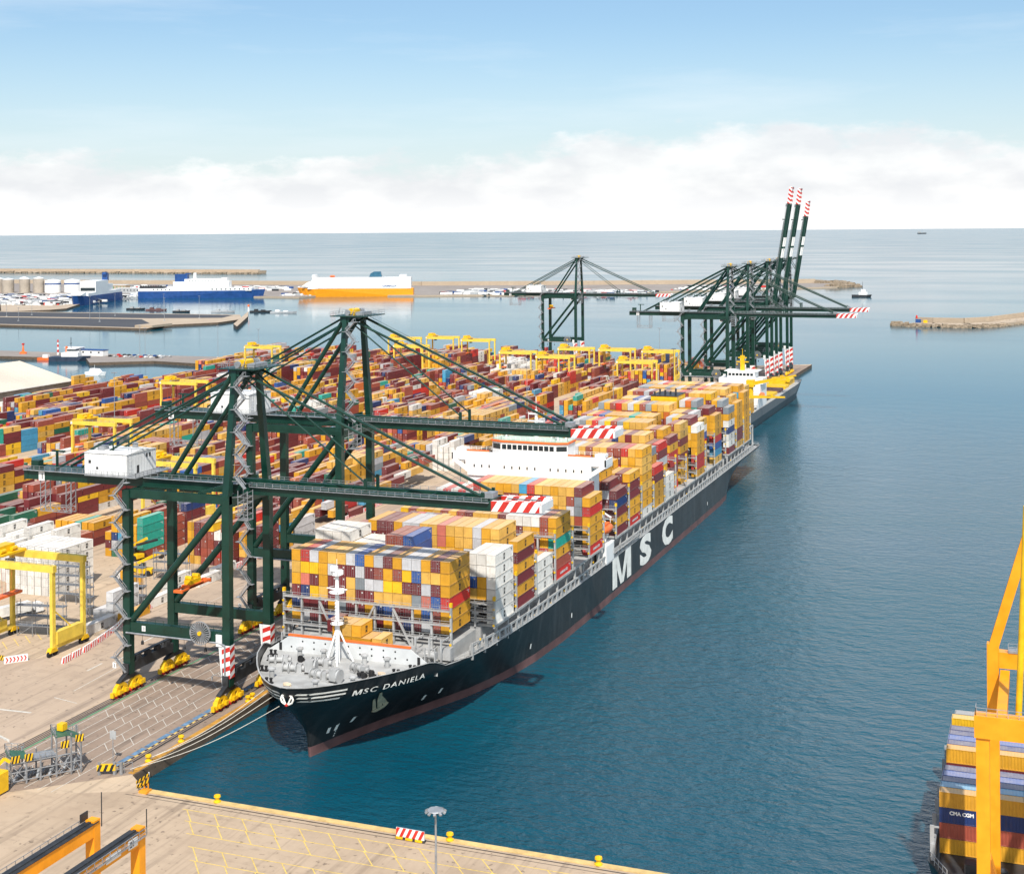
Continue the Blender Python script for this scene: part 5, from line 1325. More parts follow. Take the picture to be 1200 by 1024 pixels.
# ---------------------------------------------------------------- orange rail gantry at the foreground quay
def orange_gantry():
    t = thing('rail_gantry', (-131.5, 150, QZ), 'orange rail gantry with twin girders and railed walkway on the pale foreground quay', 'gantry crane')
    O = (-131.5, 150, QZ); H = 23.2
    for i, (x, nm) in enumerate(((-135.6, '20'), (-127.4, '21'))):
        b = MB(); b.box(x - .75, 120, H, x + .75, 174.4, H + 2.0); g = b.build('girder', M_ORNG, t, O)
        b = MB(); b.box(x - .95, 120, H + 2.0, x + .95, 174.0, H + 2.12); b.box(x - .25, 120, H + 2.12, x + .25, 173.6, H + 2.3); b.build('rail', M_DKSTEEL, g, O)
        b = MB()
        xx = x - 1.5 if i == 0 else x + 1.3
        b.box(min(xx, x), 120, H + 1.1, max(xx, x), 174, H + 1.22)
        b.rail([(xx, 120, H + 1.2), (xx, 174, H + 1.2)], 1.15, 1.7, .05)
        b.build('walkway', M_STEEL, g, O)
        for y in (174.2, 126): b = MB(); b.box(x - .8, y - 1.3, 3, x + .8, y + .2, H + (2.4 if y > 150 else 0)); b.build('leg', M_ORNG, t, O)
        b = MB(); b.box(x - 1.0, 124, 1.3, x + 1.0, 176, 3.0)
        for yy in (127, 131, 169, 173): b.tube((x - .4, yy, .9), (x + .4, yy, .9), .6, 12)
        b.build('sill_beam', M_ORNG, t, O)
        b = MB(); b.tube((x + .8, 174.7, H + 1), (x + .8, 174.7, H + 6.2 - i * 1.4), .09, 6); b.build('mast_rod', M_DKSTEEL, t, O)
        if i:
            b = MB(); b.box(x + .78, 170.2, H + .35, x + .86, 172.4, H + 1.75); p = b.build('number_plate', M_WHT, t, O)
            vs, fs = text_mesh(nm, 1.2, 0, .03); b = MB(); b.add([(x + .875, 170.5 + u, H + .6 + v) for u, v, _ in vs], fs); b.build('number', M_DKSTEEL, p, O)
            b = MB(); b.box(x + .78, 165, H + .5, x + .86, 168.4, H + 1.5); b.build('notice', M_WHT, t, O)
        else:
            b = MB(); b.box(x - 1.0, 171.8, H + 2.3, x - .85, 173.6, H + 3.6); p = b.build('number_plate', M_DKSTEEL, t, O)
    b = MB(); b.box(-135.6, 124.8, H - 2, -127.4, 126.2, H); b.build('end_tie', M_ORNG, t, O)
    b = MB(); b.box(-137, 140, H + 2.3, -126, 147.4, H + 2.9); b.box(-134.6, 141, H + 2.9, -129.2, 146.6, H + 4.6); b.build('trolley', M_DKSTEEL, t, O)
    return t
orange_gantry()

# ---------------------------------------------------------------- orange crane at the frame's edge, with the blue and gold boxes behind it
def orange_crane():
    O = (-4, 218, QZ)
    t = thing('orange_quay_crane', O, 'tall orange quay crane with yellow tube stay, legs in front of stacked blue containers', 'quay crane')
    def bd(b, nm, m=M_ORNG): return b.build(nm, m, t, O)
    for y, x in ((205, -8.1), (231, -7.5)):
        b = MB(); b.box(x - .9, y - .8, 3.4, x + .9, y + .8, 43.2 if y < 220 else 49.0); bd(b, 'leg')
        b = MB(); b.box(x - 1.2, y - 1.2, QZ, x + 1.2, y + 1.2, 3.4); bd(b, 'bogie', M_YEL)
        b = MB(); b.box(x + 15, y - .8, 3.4, x + 16.8, y + .8, 43.2 if y < 220 else 49.0); bd(b, 'leg')
    b = MB(); b.box(-9.2, 203.9, 43.2, 14, 206.1, 46.3); bd(b, 'portal_beam')
    b = MB(); b.rail([(-9.0, 204.1, 46.3), (14, 204.1, 46.3)], 1.1, 1.4, .05); b.rail([(-9.0, 204.1, 46.3), (-9.0, 206, 46.3)], 1.1, 1, .05); bd(b, 'handrail', M_STEEL)
    b = MB(); b.box(-6.6, 230.1, 45.4, 14, 231.9, 47.9); bd(b, 'upper_beam')
    b = MB(); b.box(-5.2, 230, 47.9, 8, 231.4, 48.3); b.rail([(-5.2, 230.1, 48.3), (8, 230.1, 48.3)], 1.1, 1.2, .05); bd(b, 'walkway', M_STEEL)
    b = MB(); b.bar((-7.5, 231, 48.2), (-2.2, 231, 66.5), 1.5, 1.5, up=(0, 1, 0)); bd(b, 'mast_leg')
    b = MB(); b.tube((-3.6, 215, 41), (-2.2, 215, 74), .46, 14); bd(b, 'tube_stay', M_YEL)
    b = MB(); b.bar((-7.6, 206, 26), (-7.4, 230, 12), .9); bd(b, 'diagonal_brace')
    b = MB(); b.box(-6.4, 206.2, 43.4, -5.0, 230, 45.2); b.box(5, 206.2, 43.4, 6.4, 230, 45.2); bd(b, 'side_girder')
    b = MB(); b.box(0, 222, 45.4, 8, 229, 50); bd(b, 'machinery_house', M_WHT)
orange_crane()
def second_ship():
    O = (10, 265, 0)
    t = thing('second_container_ship', O, 'dark-hulled ship stacked with navy, blue and gold containers beside an orange crane', 'container ship')
    b = MB()
    n = [(-15.5, 237.2), (-18.6, 243.4), (-19.0, 268), (-17.6, 292), (-12, 298), (90, 298), (90, 236.4), (-12, 236.4)]
    k = len(n); vs = [(x + (2 if x < -11 else 0), y, 0) for i, (x, y) in enumerate(n)] + [(x, y, 7.6) for x, y in n]
    b.add(vs, [tuple(range(k))[::-1], tuple(range(k, 2 * k))] + [(i, (i + 1) % k, k + (i + 1) % k, k + i) for i in range(k)]); b.build('hull', HULLM, t, O)
    b = MB()
    for p, q in zip(n[:5], n[1:5]):
        b.rail([(p[0] + .4, p[1], 7.6), (q[0] + .4, q[1], 7.6)], 1.6, 1.5, .07)
    for y in (244.6, 250, 256.5, 262.6, 275.8, 283): b.box(-18.3, y - .2, 7.6, -17.6, y + .2, 13.2); b.bar((-18, y, 13), (-16.8, y, 13), .25)
    b.box(-18.2, 243.6, 7.6, -17.4, 248.0, 10.4); b.box(-17.9, 250, 7.6, -17.5, 290, 9.4)
    b.build('deck_railing', LASHG, t, O)
    b = MB(); b.box(-16.6, 238.4, 7.6, 80, 296, 8.0); b.box(-12.5, 239.5, 8, -8.5, 242, 9.6); b.lathe((-6.6, 240.8, 8), [(.9, 0), (.9, 1.0), (.3, 1.4)], 12); b.build('hatch_cover', M_DKSTEEL, t, O)
second_ship()
WD_CMA = word_mesh('CMA CGM', M_LOGOW, .85, 1.5, -5.2)
def second_ship_boxes():
    rows = [(247.3, ['gold', 'brown', 'navy', 'gold']), (249.9, [0, 0, 0, 'sky blue']), (252.5, [0, 0, 0, 'navy']), (255.1, [0, 0, 0, 'blue']), (257.7, [0, 0, 0, 'navy']),
            (266.2, [0, 0, 'maroon', 'gold']), (268.8, [0, 0, 0, 'navy']), (271.4, [0, 0, 0, 'blue']), (274.0, [0, 0, 0, 'navy']), (276.6, [0, 0, 0, 'navy']), (283.0, [0, 0, 'maroon', 'yellow']), (292.6, [0, 'navy', 'gold', 'grey'])]
    txt = ['front row', 'second row', 'third row', 'fourth row', 'fifth row', 'sixth row', 'seventh row', 'eighth row', 'ninth row', 'tenth row', 'eleventh row', 'last row']
    for i, (y, cols) in enumerate(rows):
        for c in range(2):
            for tI, col in enumerate(cols):
                cc = col or ('navy', 'gold', 'grey', 'maroon')[(i + tI) % 4]
                if not col and tI < 2: continue
                put(-10.0 + c * 14.0, y, 8.05 + tI * 2.62 + (.7 if 4 < i < 11 else -1.6 if i == 11 else 0), 13.7, cc, f"{cc} container lying crosswise, {ORD[tI]} tier, {txt[i]}, {'outer' if c == 0 else 'inner'} column by orange crane", rz=-math.pi / 2,
                    mark=(WD_CMA if i == 0 and tI == 2 and c == 0 else None), must=(c == 0 and bool(col)))
second_ship_boxes()

# ---------------------------------------------------------------- the feeder berthed beyond the big ship's stern
def feeder():
    O = (-163, 690, 0)
    t = thing('feeder_ship', O, 'white-housed feeder ship with yellow deck cranes, moored under the far green cranes', 'feeder ship')
    b = MB(); cx = -164.6; ss = [(690, .5, 1), (693, 3.5, 6), (698, 6.5, 10), (706, 9.5, 12.4), (720, 12, 13.2), (745, 12, 12.2), (925, 12, 12.2), (948, 10, 11.4), (962, 7.5, 10)]
    vs = []
    for sd in (-1, 1):
        for y, w, d in ss: vs += [(cx + sd * w * .8, y + (3 if y < 700 else 0), 0), (cx + sd * w, y, 5.5), (cx + sd * d, y, 10.5)]
    m = len(ss); fs = []
    for k in (0, 1):
        for i in range(m - 1):
            for j in range(2):
                a = k * m * 3 + i * 3 + j; fs.append((a, a + 3, a + 4, a + 1))
    for j in range(2): a = j; fs.append((a, a + 1, m * 3 + a + 1, m * 3 + a)); a = (m - 1) * 3 + j; fs.append((a, a + 1, m * 3 + a + 1, m * 3 + a))
    b.add(vs, fs); b.build('hull', paint('feeder_hull_grey', (.10, .115, .125), .5, 0, .15, .2, dirt=(.2, .18, .16)), t, O)
    b = MB(); L = [(cx - d + .2, y) for y, w, d in ss] + [(cx + d - .2, y) for y, w, d in ss[::-1]]; b.add([(x, y, 9.6) for x, y in L], [tuple(range(len(L)))]); b.build('deck', DECKG, t, O)
    b = MB(); b.box(cx - 11, 802, 9.6, cx + 11.6, 822, 24); b.box(cx - 13, 803, 24, cx + 13, 816, 27.2); b.box(cx - 8, 804, 27.2, cx + 8, 816, 31); b.box(cx - 10, 804, 31, cx + 10, 817, 31.3)
    b.add([(cx + 11.6, 802, 9.6), (cx + 11.6, 788, 9.6), (cx + 11.6, 802, 20)], [(0, 1, 2)])
    h = b.build('superstructure', SHIPW, t, O)
    for i in range(7): b = MB(); b.box(cx - 7.4 + i * 2.15, 803.92, 28.6, cx - 5.8 + i * 2.15, 803.98, 30); b.build('window', M_GLASS, h, O)
    for i in range(6):
        for zz in (13, 16.2, 19.4, 22.2): b = MB(); b.box(cx - 8 + i * 3, 801.93, zz, cx - 7.3 + i * 3, 801.98, zz + .9); b.build('porthole', M_GLASS, h, O)
    b = MB(); b.box(cx - 1.2, 808, 31.3, cx + 1.2, 810, 40); b.box(cx - 3.6, 808.4, 36, cx + 3.6, 809.6, 36.5); b.box(cx - 2.4, 808.2, 38.4, cx + 2.4, 809.8, 39); b.tube((cx, 809, 40), (cx, 809, 44), .15, 6); b.build('mast', M_YEL, h, O)
    b = MB()
    b.box(cx - 3, 826, 9.6, cx + 3, 836, 26); b.build('funnel', M_YEL, t, O)
    b = MB(); b.box(cx - 7, 930, 9.6, cx + 7, 950, 13); b.build('stern_house', M_YEL, t, O)
    b = MB(); b.tube((cx + 6.5, 926, 13.6), (cx + 6.5, 940, 13.2), 1.6, 10); b.tube((cx + 6.5, 930, 9.6), (cx + 6.5, 930, 13.6), .5, 8); b.tube((cx + 6.5, 937, 9.6), (cx + 6.5, 937, 13.6), .5, 8); b.build('stern_winch', M_YEL, t, O)
    for yy in (840, 862, 884, 906):
        b = MB(); b.box(cx - 8, yy, 9.6, cx + 8, yy + 16, 11.4); b.build('hatch_cover', (BOOT, M_YEL, M_DKSTEEL, M_YEL)[(yy // 22) % 4], t, O)
    b = MB(); b.lathe((cx + 12.6, 802, 18), [(.1, -4), (1.2, -3), (1.5, 0), (1.2, 3), (.1, 4)], 10, 0, 'y'); b.build('lifeboat', ORED, t, O)
    for i, (y, dirn, zz, ln) in enumerate(((742, (37, 2, .6), 22.4, 1), (789, (26, 0, 5.6), 24.5, 1))):
        b = MB(); x = cx + (-1 if i == 0 else 8.6)
        b.tube((x, y, 9.6), (x, y, zz), 1.7, 12, 1.5); b.box(x - 2.2, y - 2.2, zz - .5, x + 2.2, y + 2.2, zz + 3.4)
        b.bar((x, y - 1, zz + 1.2), (x + dirn[0], y + dirn[1], zz + 1.2 + dirn[2]), 1.9, 2.2, w2=.8, h2=.8)
        b.tube((x, y, zz + 3.4), (x + dirn[0] * .8, y + dirn[1] * .8, zz + 2.2 + dirn[2] * .8), .09, 5)
        b.build('deck_crane', M_YEL, t, O)
feeder()
def feeder_boxes():
    rf = random.Random(5)
    for j, y in enumerate((714, 727.5, 751, 764.5, 778)):
        for k in range(9):
            n = (7, 7, 6, 6, 5)[j] - (2 if k > 6 and j % 2 == 0 else 0) - (1 if k == 8 and j < 3 else 0)
            for tI in range(n):
                if n - 1 - tI > 2 and k < 8: continue
                put(cx_f + (k - 4) * 2.6, y, 10.6 + tI * 2.82, 12.19, rf.choice(['gold', 'gold', 'gold', 'pale gold', 'maroon', 'maroon', 'brown']), 'feeder box', (True, True))
cx_f = -164.8
feeder_boxes()

# ---------------------------------------------------------------- light masts
def light_mast(loc, h, label, r=.32):
    t = thing('light_mast', loc, label, 'light mast', 'tall light masts')
    b = MB(); b.tube((0, 0, .6), (0, 0, h), r, 10, r * .5); b.build('pole', M_STEEL, t)
    b = MB(); b.box(-.9, -.9, 0, .9, .9, .7); b.build('plinth', M_GREY, t)
    b = MB(); b.lathe((0, 0, h), [(1.1, 0), (1.2, .1), (1.1, .2)], 16)
    for k in range(4): a = k * math.pi / 4; b.bar((-1.2 * math.cos(a), -1.2 * math.sin(a), h + .1), (1.2 * math.cos(a), 1.2 * math.sin(a), h + .1), .1)
    rg = b.build('lamp_ring', M_STEEL, t)
    for k in range(10):
        a = k * math.tau / 10; b = MB(); c = Vector((math.cos(a) * 1.2, math.sin(a) * 1.2, h + .05)); d = Vector((math.cos(a), math.sin(a), -.55)).normalized()
        b.bar(c, c + d * .4, .36, .24); b.build('lamp', M_STEEL, rg)
    return t
light_mast((-82.4, 182.6, QZ), 28.3, 'grey light mast with a ring of floodlights on the foreground quay', .27)
for i, (x, y, h, s) in enumerate(((-461.9, 612, 38, 'tall grey light mast among gold stacks, left of the machinery houses'), (-216.8, 507, 30, 'light mast on the apron road seen above the white ship bridge'), (-274.6, 739.7, 38, 'light mast in the yard right of the long boom stays'),
        (-245.9, 814.8, 34, 'light mast rising beside maroon stacks by the yellow funnel'), (-224.1, 879, 34, 'light mast standing beside the far crane cluster'), (-289, 1088, 32, 'light mast at the far yard edge right of the gantries'),
        (-760, 1052, 26, 'slim light mast on the car quay beside the tug'), (-773, 1062, 27, 'slim light mast on the car quay near parked cars'), (-692, 1066, 28, 'slim light mast on the car quay behind the first mast head'), (-650, 1066, 26, 'slim light mast at the end of the car quay'))):
    light_mast((x, y, QZ), h, s, .22)
for x, y, h, s in ((-1316, 1511, 17, 'short lamp mast on the far asphalt strip, close to the silos'), (-1236, 1441, 17, 'short lamp mast on the near asphalt strip edge'), (-1308, 1552, 16, 'short lamp mast behind the other two short ones on the asphalt'), (-1174, 1505, 29, 'lamp mast on the asphalt pier before the blue ferry'),
        (-1119, 1454, 29, 'lamp mast on the near asphalt strip before the blue ferry'), (-1179, 1565, 29, 'lamp mast on the rear asphalt strip before the blue ferry stern'), (-1046, 1489, 29, 'lamp mast on the pier between the two blue ferries'), (-1129, 1606, 28, 'lamp mast at the back edge of the asphalt pier'), (-1031, 1545, 29, 'lamp mast near the tip of the asphalt pier')):
    light_mast((x, y, QZ), h, s, .3)

# ---------------------------------------------------------------- quay furniture in front
def bollard(x, y, label):
    b = MB(); b.lathe((0, 0, 0), [(.75, 0), (.75, .2), (.45, .35), (.42, .8), (.7, 1.0), (.62, 1.35), (.2, 1.5)], 14)
    o = b.build('bollard', M_YEL); o.location = (x, y, QZ + .2); return tag(o, label, 'bollard', 'yellow mooring bollards')
for x, s in ((-152.2, 'yellow bollard on the pale quay edge close to the striped corner frame'), (-102.3, 'yellow bollard on the quay edge just right of the light mast'), (-73.7, 'yellow bollard on the quay edge towards the open water')):
    bollard(x, FY - .7, s)
for i, (y, w) in enumerate(((246, 'first'), (258, 'second'), (285.5, 'third'), (287.5, 'fourth'))):
    bollard(-177.7, y, f"{w} yellow bollard along the orange quay kerb before the ship's bow")
def striped_board(x, y, rz, label):
    t = thing('striped_barrier', (x, y, QZ), label, 'barrier', None, rz)
    b = MB(); b.box(-3, -.35, 0, 3, .5, .35); b.build('base', M_DKSTEEL, t)
    b = MB()
    for k in range(3): b.box(-2.8 + k * 2, -.6, .1, -1.4 + k * 2, -.34, .45)
    b.build('ballast', M_YEL, t)
    b = MB(); stripes(b, (-2.9, -.2, .4), (5.8, 0, 0), (0, .06, 1.6), 9, 0, 1, .14); b.build('striped_panel', [M_RED, M_WHT], t)
    b = MB(); b.box(-2.9, -.13, .4, 2.9, .1, 2.0); b.build('backing_frame', M_GREY, t)
striped_board(-109.3, 230.9, R(-2), 'red and white striped barrier panel standing on the foreground quay edge')
def corner_frame():
    t = thing('corner_barrier', (-169.4, 232.6, QZ), 'yellow and black hazard frame at the corner of the pale quay', 'hazard barrier')
    b = MB()
    for k, (p, q) in enumerate((((-1.6, 0, 1.2), (1.4, .2, 3.2)), ((-1.2, -.4, .6), (1.6, 0, 2.2)), ((-1.5, .4, .2), (1.2, .6, 1.3)))): stripes(b, (p[0], p[1], p[2]), (q[0] - p[0], q[1] - p[1], q[2] - p[2]), (.1, -.2, .75), 7, 0, 1, .12)
    b.build('striped_boards', [M_YEL, M_BLACK], t)
    b = MB(); b.box(-.3, -1, 0, 1.6, .8, .5)
    for x in (.2, 1.1): b.bar((x, .3, 0), (x, .3, 3.0), .2)
    b.build('frame', paint('hazard_orange', (.75, .30, .02), .5), t)
    b = MB(); b.tube((1.2, .4, 3), (1.2, .4, 3.9), .12, 8); b.build('lamp', M_WHT, t)
    t = thing('hazard_barrier', (-181.5, 236.6, QZ), 'yellow striped buffer block at the end of the crane rail', 'hazard barrier')
    b = MB(); stripes(b, (-1.8, -.5, .9), (3.4, 1.6, 0), (0, 0, 1.3), 6, 0, 1, .14); b.prism([(-1.8, -.3), (1.6, 1.3), (1.4, 1.8), (-2.0, .2)], 'z', .9, 2.2); b.build('striped_beam', [M_YEL, M_BLACK], t)
    b = MB()
    for x, y in ((-1.5, 0), (1.3, 1.3), (2.6, 1.8)): b.box(x - .25, y - .25, 0, x + .25, y + .25, 2.6)
    b.rail([(1.6, 1.4, 0), (4.2, 3.4, 0)], 2.2, 1.3, .06); b.build('post_rail_frame', M_STEEL, t)
    t = thing('quay_sign', (-184.6, 243.2, QZ), 'small grey sign on a thin pole beside the blue painted bays', 'sign')
    b = MB(); b.tube((0, 0, 0), (0, 0, 5.4), .09, 8); b.build('pole', M_STEEL, t); b = MB(); b.box(-.75, -.06, 5, .75, .06, 6.7); b.build('panel', M_GREY, t)
corner_frame()
def stand():
    """steel service stand with green platforms and hazard boards"""
    t = thing('service_platform', (-194, 232, QZ), 'grey steel service stand with green decks and black yellow boards on the apron', 'service platform')
    O = Vector((0, 0, 0)); ax = Vector((.62, .78, 0)); ay = Vector((-.78, .62, 0))
    def P(u, v, h): return ax * u + ay * v + Vector((0, 0, h))
    b = MB()
    for u in (-6.5, -3.4, -.6, 2.6, 5.6, 7.6):
        for v in (-2.2, 2.2):
            top = 6.2 if u < -3 else (8.6 if u > 2 else 5.2)
            b.bar(P(u, v, 0), P(u, v, top), .26)
    for h in (.8, 2.6, 4.4):
        for v in (-2.2, 2.2): b.bar(P(-6.5, v, h), P(7.6, v, h), .16)
        for u in (-6.5, 2.6, 7.6): b.bar(P(u, -2.2, h), P(u, 2.2, h), .16)
    for u in (-6.5, 2.6): b.bar(P(u, -2.2, .8), P(u + 3, -2.2, 4.4), .12); b.bar(P(u + 3, -2.2, .8), P(u, -2.2, 4.4), .12)
    b.build('frame', M_STEEL, t)
    gp = paint('platform_green', (.035, .12, .075), .5)
    for (u0, u1, h, sl) in ((-6.8, -3.0, 6.0, -.8), (2.4, 5.0, 8.4, 0), (5.0, 8.0, 8.4, -1.6)):
        b = MB(); b.add([P(u0, -2.4, h), P(u1, -2.4, h + sl), P(u1, 2.4, h + sl), P(u0, 2.4, h), P(u0, -2.4, h - .2), P(u1, -2.4, h + sl - .2), P(u1, 2.4, h + sl - .2), P(u0, 2.4, h - .2)], [(0, 1, 2, 3), (4, 5, 6, 7), (0, 1, 5, 4), (1, 2, 6, 5), (2, 3, 7, 6), (3, 0, 4, 7)]); b.build('platform', gp, t)
    for (u, h) in ((-5.6, 4.6), (-3.0, 4.6), (4.2, 5.8), (7.2, 6.6)):
        b = MB(); stripes(b, P(u - .8, -2.55, h), ax * 1.7, Vector((0, 0, 1.5)), 5, 0, 1, .2); b.build('hazard_board', [M_YEL, M_BLACK], t)
    b = MB(); b.rail([P(-6.8, -2.3, 6.2), P(-6.8, 2.3, 6.2), P(-3, 2.3, 5.4)], 1.2, 1.1, .06); b.rail([P(2.4, -2.3, 8.4), P(2.4, 2.3, 8.4), P(8, 2.3, 7)], 1.2, 1.1, .06); b.rail([P(-3, -2.2, 4.4), P(2.6, -2.2, 4.4)], 1.2, 1.1, .06); b.bar(P(-3, 0, 4.4), P(2.6, 0, 4.4), 3.6, .15)
    for k in range(16): b.bar(P(-6 + k * .8, -1.6 + (k % 3) * 1.2, .5), P(-5.4 + k * .8, -1 + (k % 3) * 1.2, 1.0 + (k % 4) * .6), .5, .35)
    b.build('handrail', M_STEEL, t)
    b = MB(); b.box(-.9, -.9, 8.6, .6, .6, 10.0); o = b.build('control_box', M_YEL, t); o.location = P(4.6, .6, 0)
    t = thing('generator', (-196.6, 221.0, QZ), 'yellow generator box with a folded arm at the edge of the apron', 'generator')
    b = MB(); b.box(-1.7, -2.4, .3, 1.7, 2.4, 4.4); b.build('body', M_YEL, t, bevel=.12)
    b = MB()
    for k in range(5): b.box(-1.1 + k * .5, -2.45, 1.0, -.8 + k * .5, -2.41, 3.6)
    b.build('vent', M_DKSTEEL, t)
    b = MB(); b.bar((-1.2, 1.6, 4.4), (.4, 2.6, 6.4), .6); b.bar((.4, 2.6, 6.4), (1.4, 3.2, 5.6), .5); b.build('arm', M_YEL, t)
stand()
def lines_and_barriers():
    M_ROPE = paint('mooring_rope', (.62, .57, .48), .8, 0, .1, 1.0)
    for i, (a, c, s) in enumerate((((-158.5, 264.2, 15.6), (-177.6, 246, 3.4), 'uppermost mooring rope'), ((-157.2, 262.4, 15.2), (-177.6, 246.2, 3.4), 'second mooring rope'), ((-155.6, 260.0, 14.6), (-177.6, 233 + 6.6, 3.4), 'third mooring rope'), ((-152.6, 257.6, 13.6), (-177.4, 240.2, 3.4), 'lowest mooring rope'))):
        a = Vector(a); c = Vector(c); pts = []
        for k in range(13): u = k / 12; p = a.lerp(c, u); p.z -= math.sin(u * math.pi) * 1.5; pts.append(p)
        b = MB(); b.path(pts, .065, 6); tag(b.build('mooring_rope', M_ROPE), f"{s} stretched from the black bow to the quay", 'mooring rope', 'mooring ropes at the bow')
    # red and white barrier blocks along the yard fence
    base = MB(); stripes(base, (-.28, -1.9, .05), (0, 3.8, 0), (.12, 0, .95), 6, 0, 1, .15)
    fence = [(-239.5, 296.5), (-240.6, 306), (-242.6, 314.5), (-245.9, 327.3), (-250.3, 352), (-251.6, 372), (-252.2, 395), (-252.6, 430), (-253.5, 475), (-254, 520)]
    pts = []
    for (x0, y0), (x1, y1) in zip(fence, fence[1:]):
        L = math.hypot(x1 - x0, y1 - y0); n = int(L / 4.1)
        for k in range(n): pts.append((x0 + (x1 - x0) * k / n, y0 + (y1 - y0) * k / n, math.atan2(-(x1 - x0), y1 - y0)))
    b = MB()
    b.prism([(-.32, 0), (.32, 0), (.2, .3), (.14, 1.0), (-.14, 1.0), (-.2, .3)], 'y', -1.95, 1.95, 1)
    for sx in (1, -1): stripes(b, (sx * .34, -1.9, .06), (0, 3.8, 0), (-sx * .18, 0, .9), 7, 0, 1, .16)
    stripes(b, (-.3, -1.97, .05), (.6, 0, 0), (0, 0, .9), 2, 0, 1, .3)
    pr = b.build('barrier_block', [M_RED, M_WHT])
    for i, (x, y, a) in enumerate(pts):
        o = pr if i == 0 else pr.copy()
        if i: COL.objects.link(o)
        o.location = (x, y, QZ + .01); o.rotation_euler = (0, 0, a); o.scale = (1.5, 1.0, 1.55)
        tag(o, 'red and white striped barrier block in the line along the yard edge', 'barrier block', 'striped barrier line by the yard')
    for i, (x, y, rz, s) in enumerate(((-252.0, 291.8, 25, 'white barrier with red chevrons beside the yellow gantry'), (-262, 288.6, 12, 'white barrier with red chevrons partly out past the gantry leg'))):
        t = thing('chevron_barrier', (x, y, QZ), s, 'barrier', None, R(rz + 25)); t.scale = (1.15, 1.3, 1.6)
        b = MB(); b.box(-2.6, -.3, 0, 2.6, .3, 1.05); b.build('block', M_WHT, t)
        b = MB()
        for k in range(6):
            u = -2.3 + k * .8; b.add([(u, -.32, .12), (u + .3, -.32, .12), (u + .62, -.32, .55), (u + .3, -.32, .98), (u, -.32, .98), (u + .32, -.32, .55)], [(0, 1, 2, 5), (5, 2, 3, 4)])
        b.build('chevron', M_RED, t)
    t = thing('warning_trestle', (-256.5, 291.6, QZ), 'black and yellow striped trestle between the chevron barriers', 'barrier')
    b = MB(); stripes(b, (-1, -.3, .1), (2, 0, 0), (0, .4, 1.2), 5, 0, 1, .2); b.build('striped_panel', [M_YEL, M_BLACK], t); b = MB(); b.bar((-.8, .5, 0), (-.8, 0, 1.2), .12); b.bar((.8, .5, 0), (.8, 0, 1.2), .12); b.build('legs', M_DKSTEEL, t)
lines_and_barriers()

# ---------------------------------------------------------------- racks, trucks and the reach stacker in the yard
def rack(x, y, L, n, label, rz=0.0):
    t = thing('reefer_rack', (x, y, QZ), label, 'steel rack', 'steel service racks', rz)
    b = MB()
    for u in (-L / 2, -L / 6, L / 6, L / 2):
        for v in (-.9, .9): b.bar((u, v, 0), (u, v, n * 2.9 + 1.1), .16)
    b.bar((-L / 2, -.9, 0), (-L / 6, -.9, 2.9), .12); b.bar((L / 2, -.9, 0), (L / 6, -.9, 2.9), .12)
    b.build('frame', M_STEEL, t)
    for k in range(n):
        b = MB(); b.box(-L / 2 - .3, -1.1, 2.8 * (k + 1), L / 2 + .3, 1.1, 2.8 * (k + 1) + .16); p = b.build('platform', paint('rack_deck', (.20, .21, .225), .6, .2), t)
        b = MB(); b.rail([(-L / 2, -1.0, 2.8 * (k + 1) + .16), (L / 2, -1.0, 2.8 * (k + 1) + .16)], 1.1, 1.5, .05); b.build('handrail', M_STEEL, p)
rack(-261.4, 313.2, 14, 3, 'grey three-deck steel rack standing under the yellow gantry', R(10))
rack(-275.5, 344, 11, 4, 'tall grey steel rack in front of the white refrigerated boxes', R(4))
rack(-262.4, 334.0, 3.4, 4, 'narrow grey rack tower beside the pale containers', R(4))
rack(-263.5, 378, 12, 3, 'grey rack behind the diagonal braces of crane 1', R(6))
rack(-256.0, 349.5, 5, 4, 'dark narrow rack behind the landside leg of crane 1', R(4))
def truck(x, y, rz, label, box='white'):
    t = thing('truck', (x, y, QZ), label, 'truck', 'container trucks', rz)
    b = MB(); b.prism([(-1.2, .6), (1.2, .6), (1.2, 2.9), (.7, 3.2), (-1.2, 3.2)], 'x', -1.2, 1.2)
    # cab drawn in y-z and moved to the front
    b.v = [(x_, y_ + 8.6, z_) for x_, y_, z_ in b.v]; c = b.build('cab', M_WHT, t)
    b = MB(); b.add([(-1.05, 9.82, 1.7), (1.05, 9.82, 1.7), (1.05, 9.5, 2.8), (-1.05, 9.5, 2.8)], [(0, 1, 2, 3)]); b.box(-1.23, 8.4, 1.8, -1.21, 9.4, 2.7); b.box(1.21, 8.4, 1.8, 1.23, 9.4, 2.7); b.build('window', M_GLASS, c)
    b = MB(); b.box(-1.1, -6.6, .9, 1.1, 7.2, 1.25); b.build('chassis', M_DKSTEEL, t)
    for yy in (-5.4, -4.1, -2.8, 6.0, 8.9):
        for sx in (-1, 1): b = MB(); b.lathe((sx * .95, yy, .5), [(.25, -.2), (.5, -.18), (.5, .18), (.25, .2)], 12, 0, 'x'); b.build('wheel', M_BLACK, t)
    if box:
        b = MB(); b.box(-1.22, -6.3, 1.3, 1.22, 5.9, 4.05); b.build('trailer_box', paint('trailer_' + box, PAL[box], .5), t)
truck(-281.5, 324, R(-20), 'white truck with a long white box, left of the steel racks')
truck(-271, 367, R(60), 'yellow-boxed truck on the open yard behind the racks', 'gold')
truck(-231.5, 418, R(178), 'truck with a maroon box on the service road behind crane 1', 'maroon')
truck(-233.0, 470, R(178), 'truck with a gold box on the service road behind crane 2', 'gold')
truck(-228.0, 560, R(-2), 'truck with a blue box on the service road alongside the yard', 'navy')
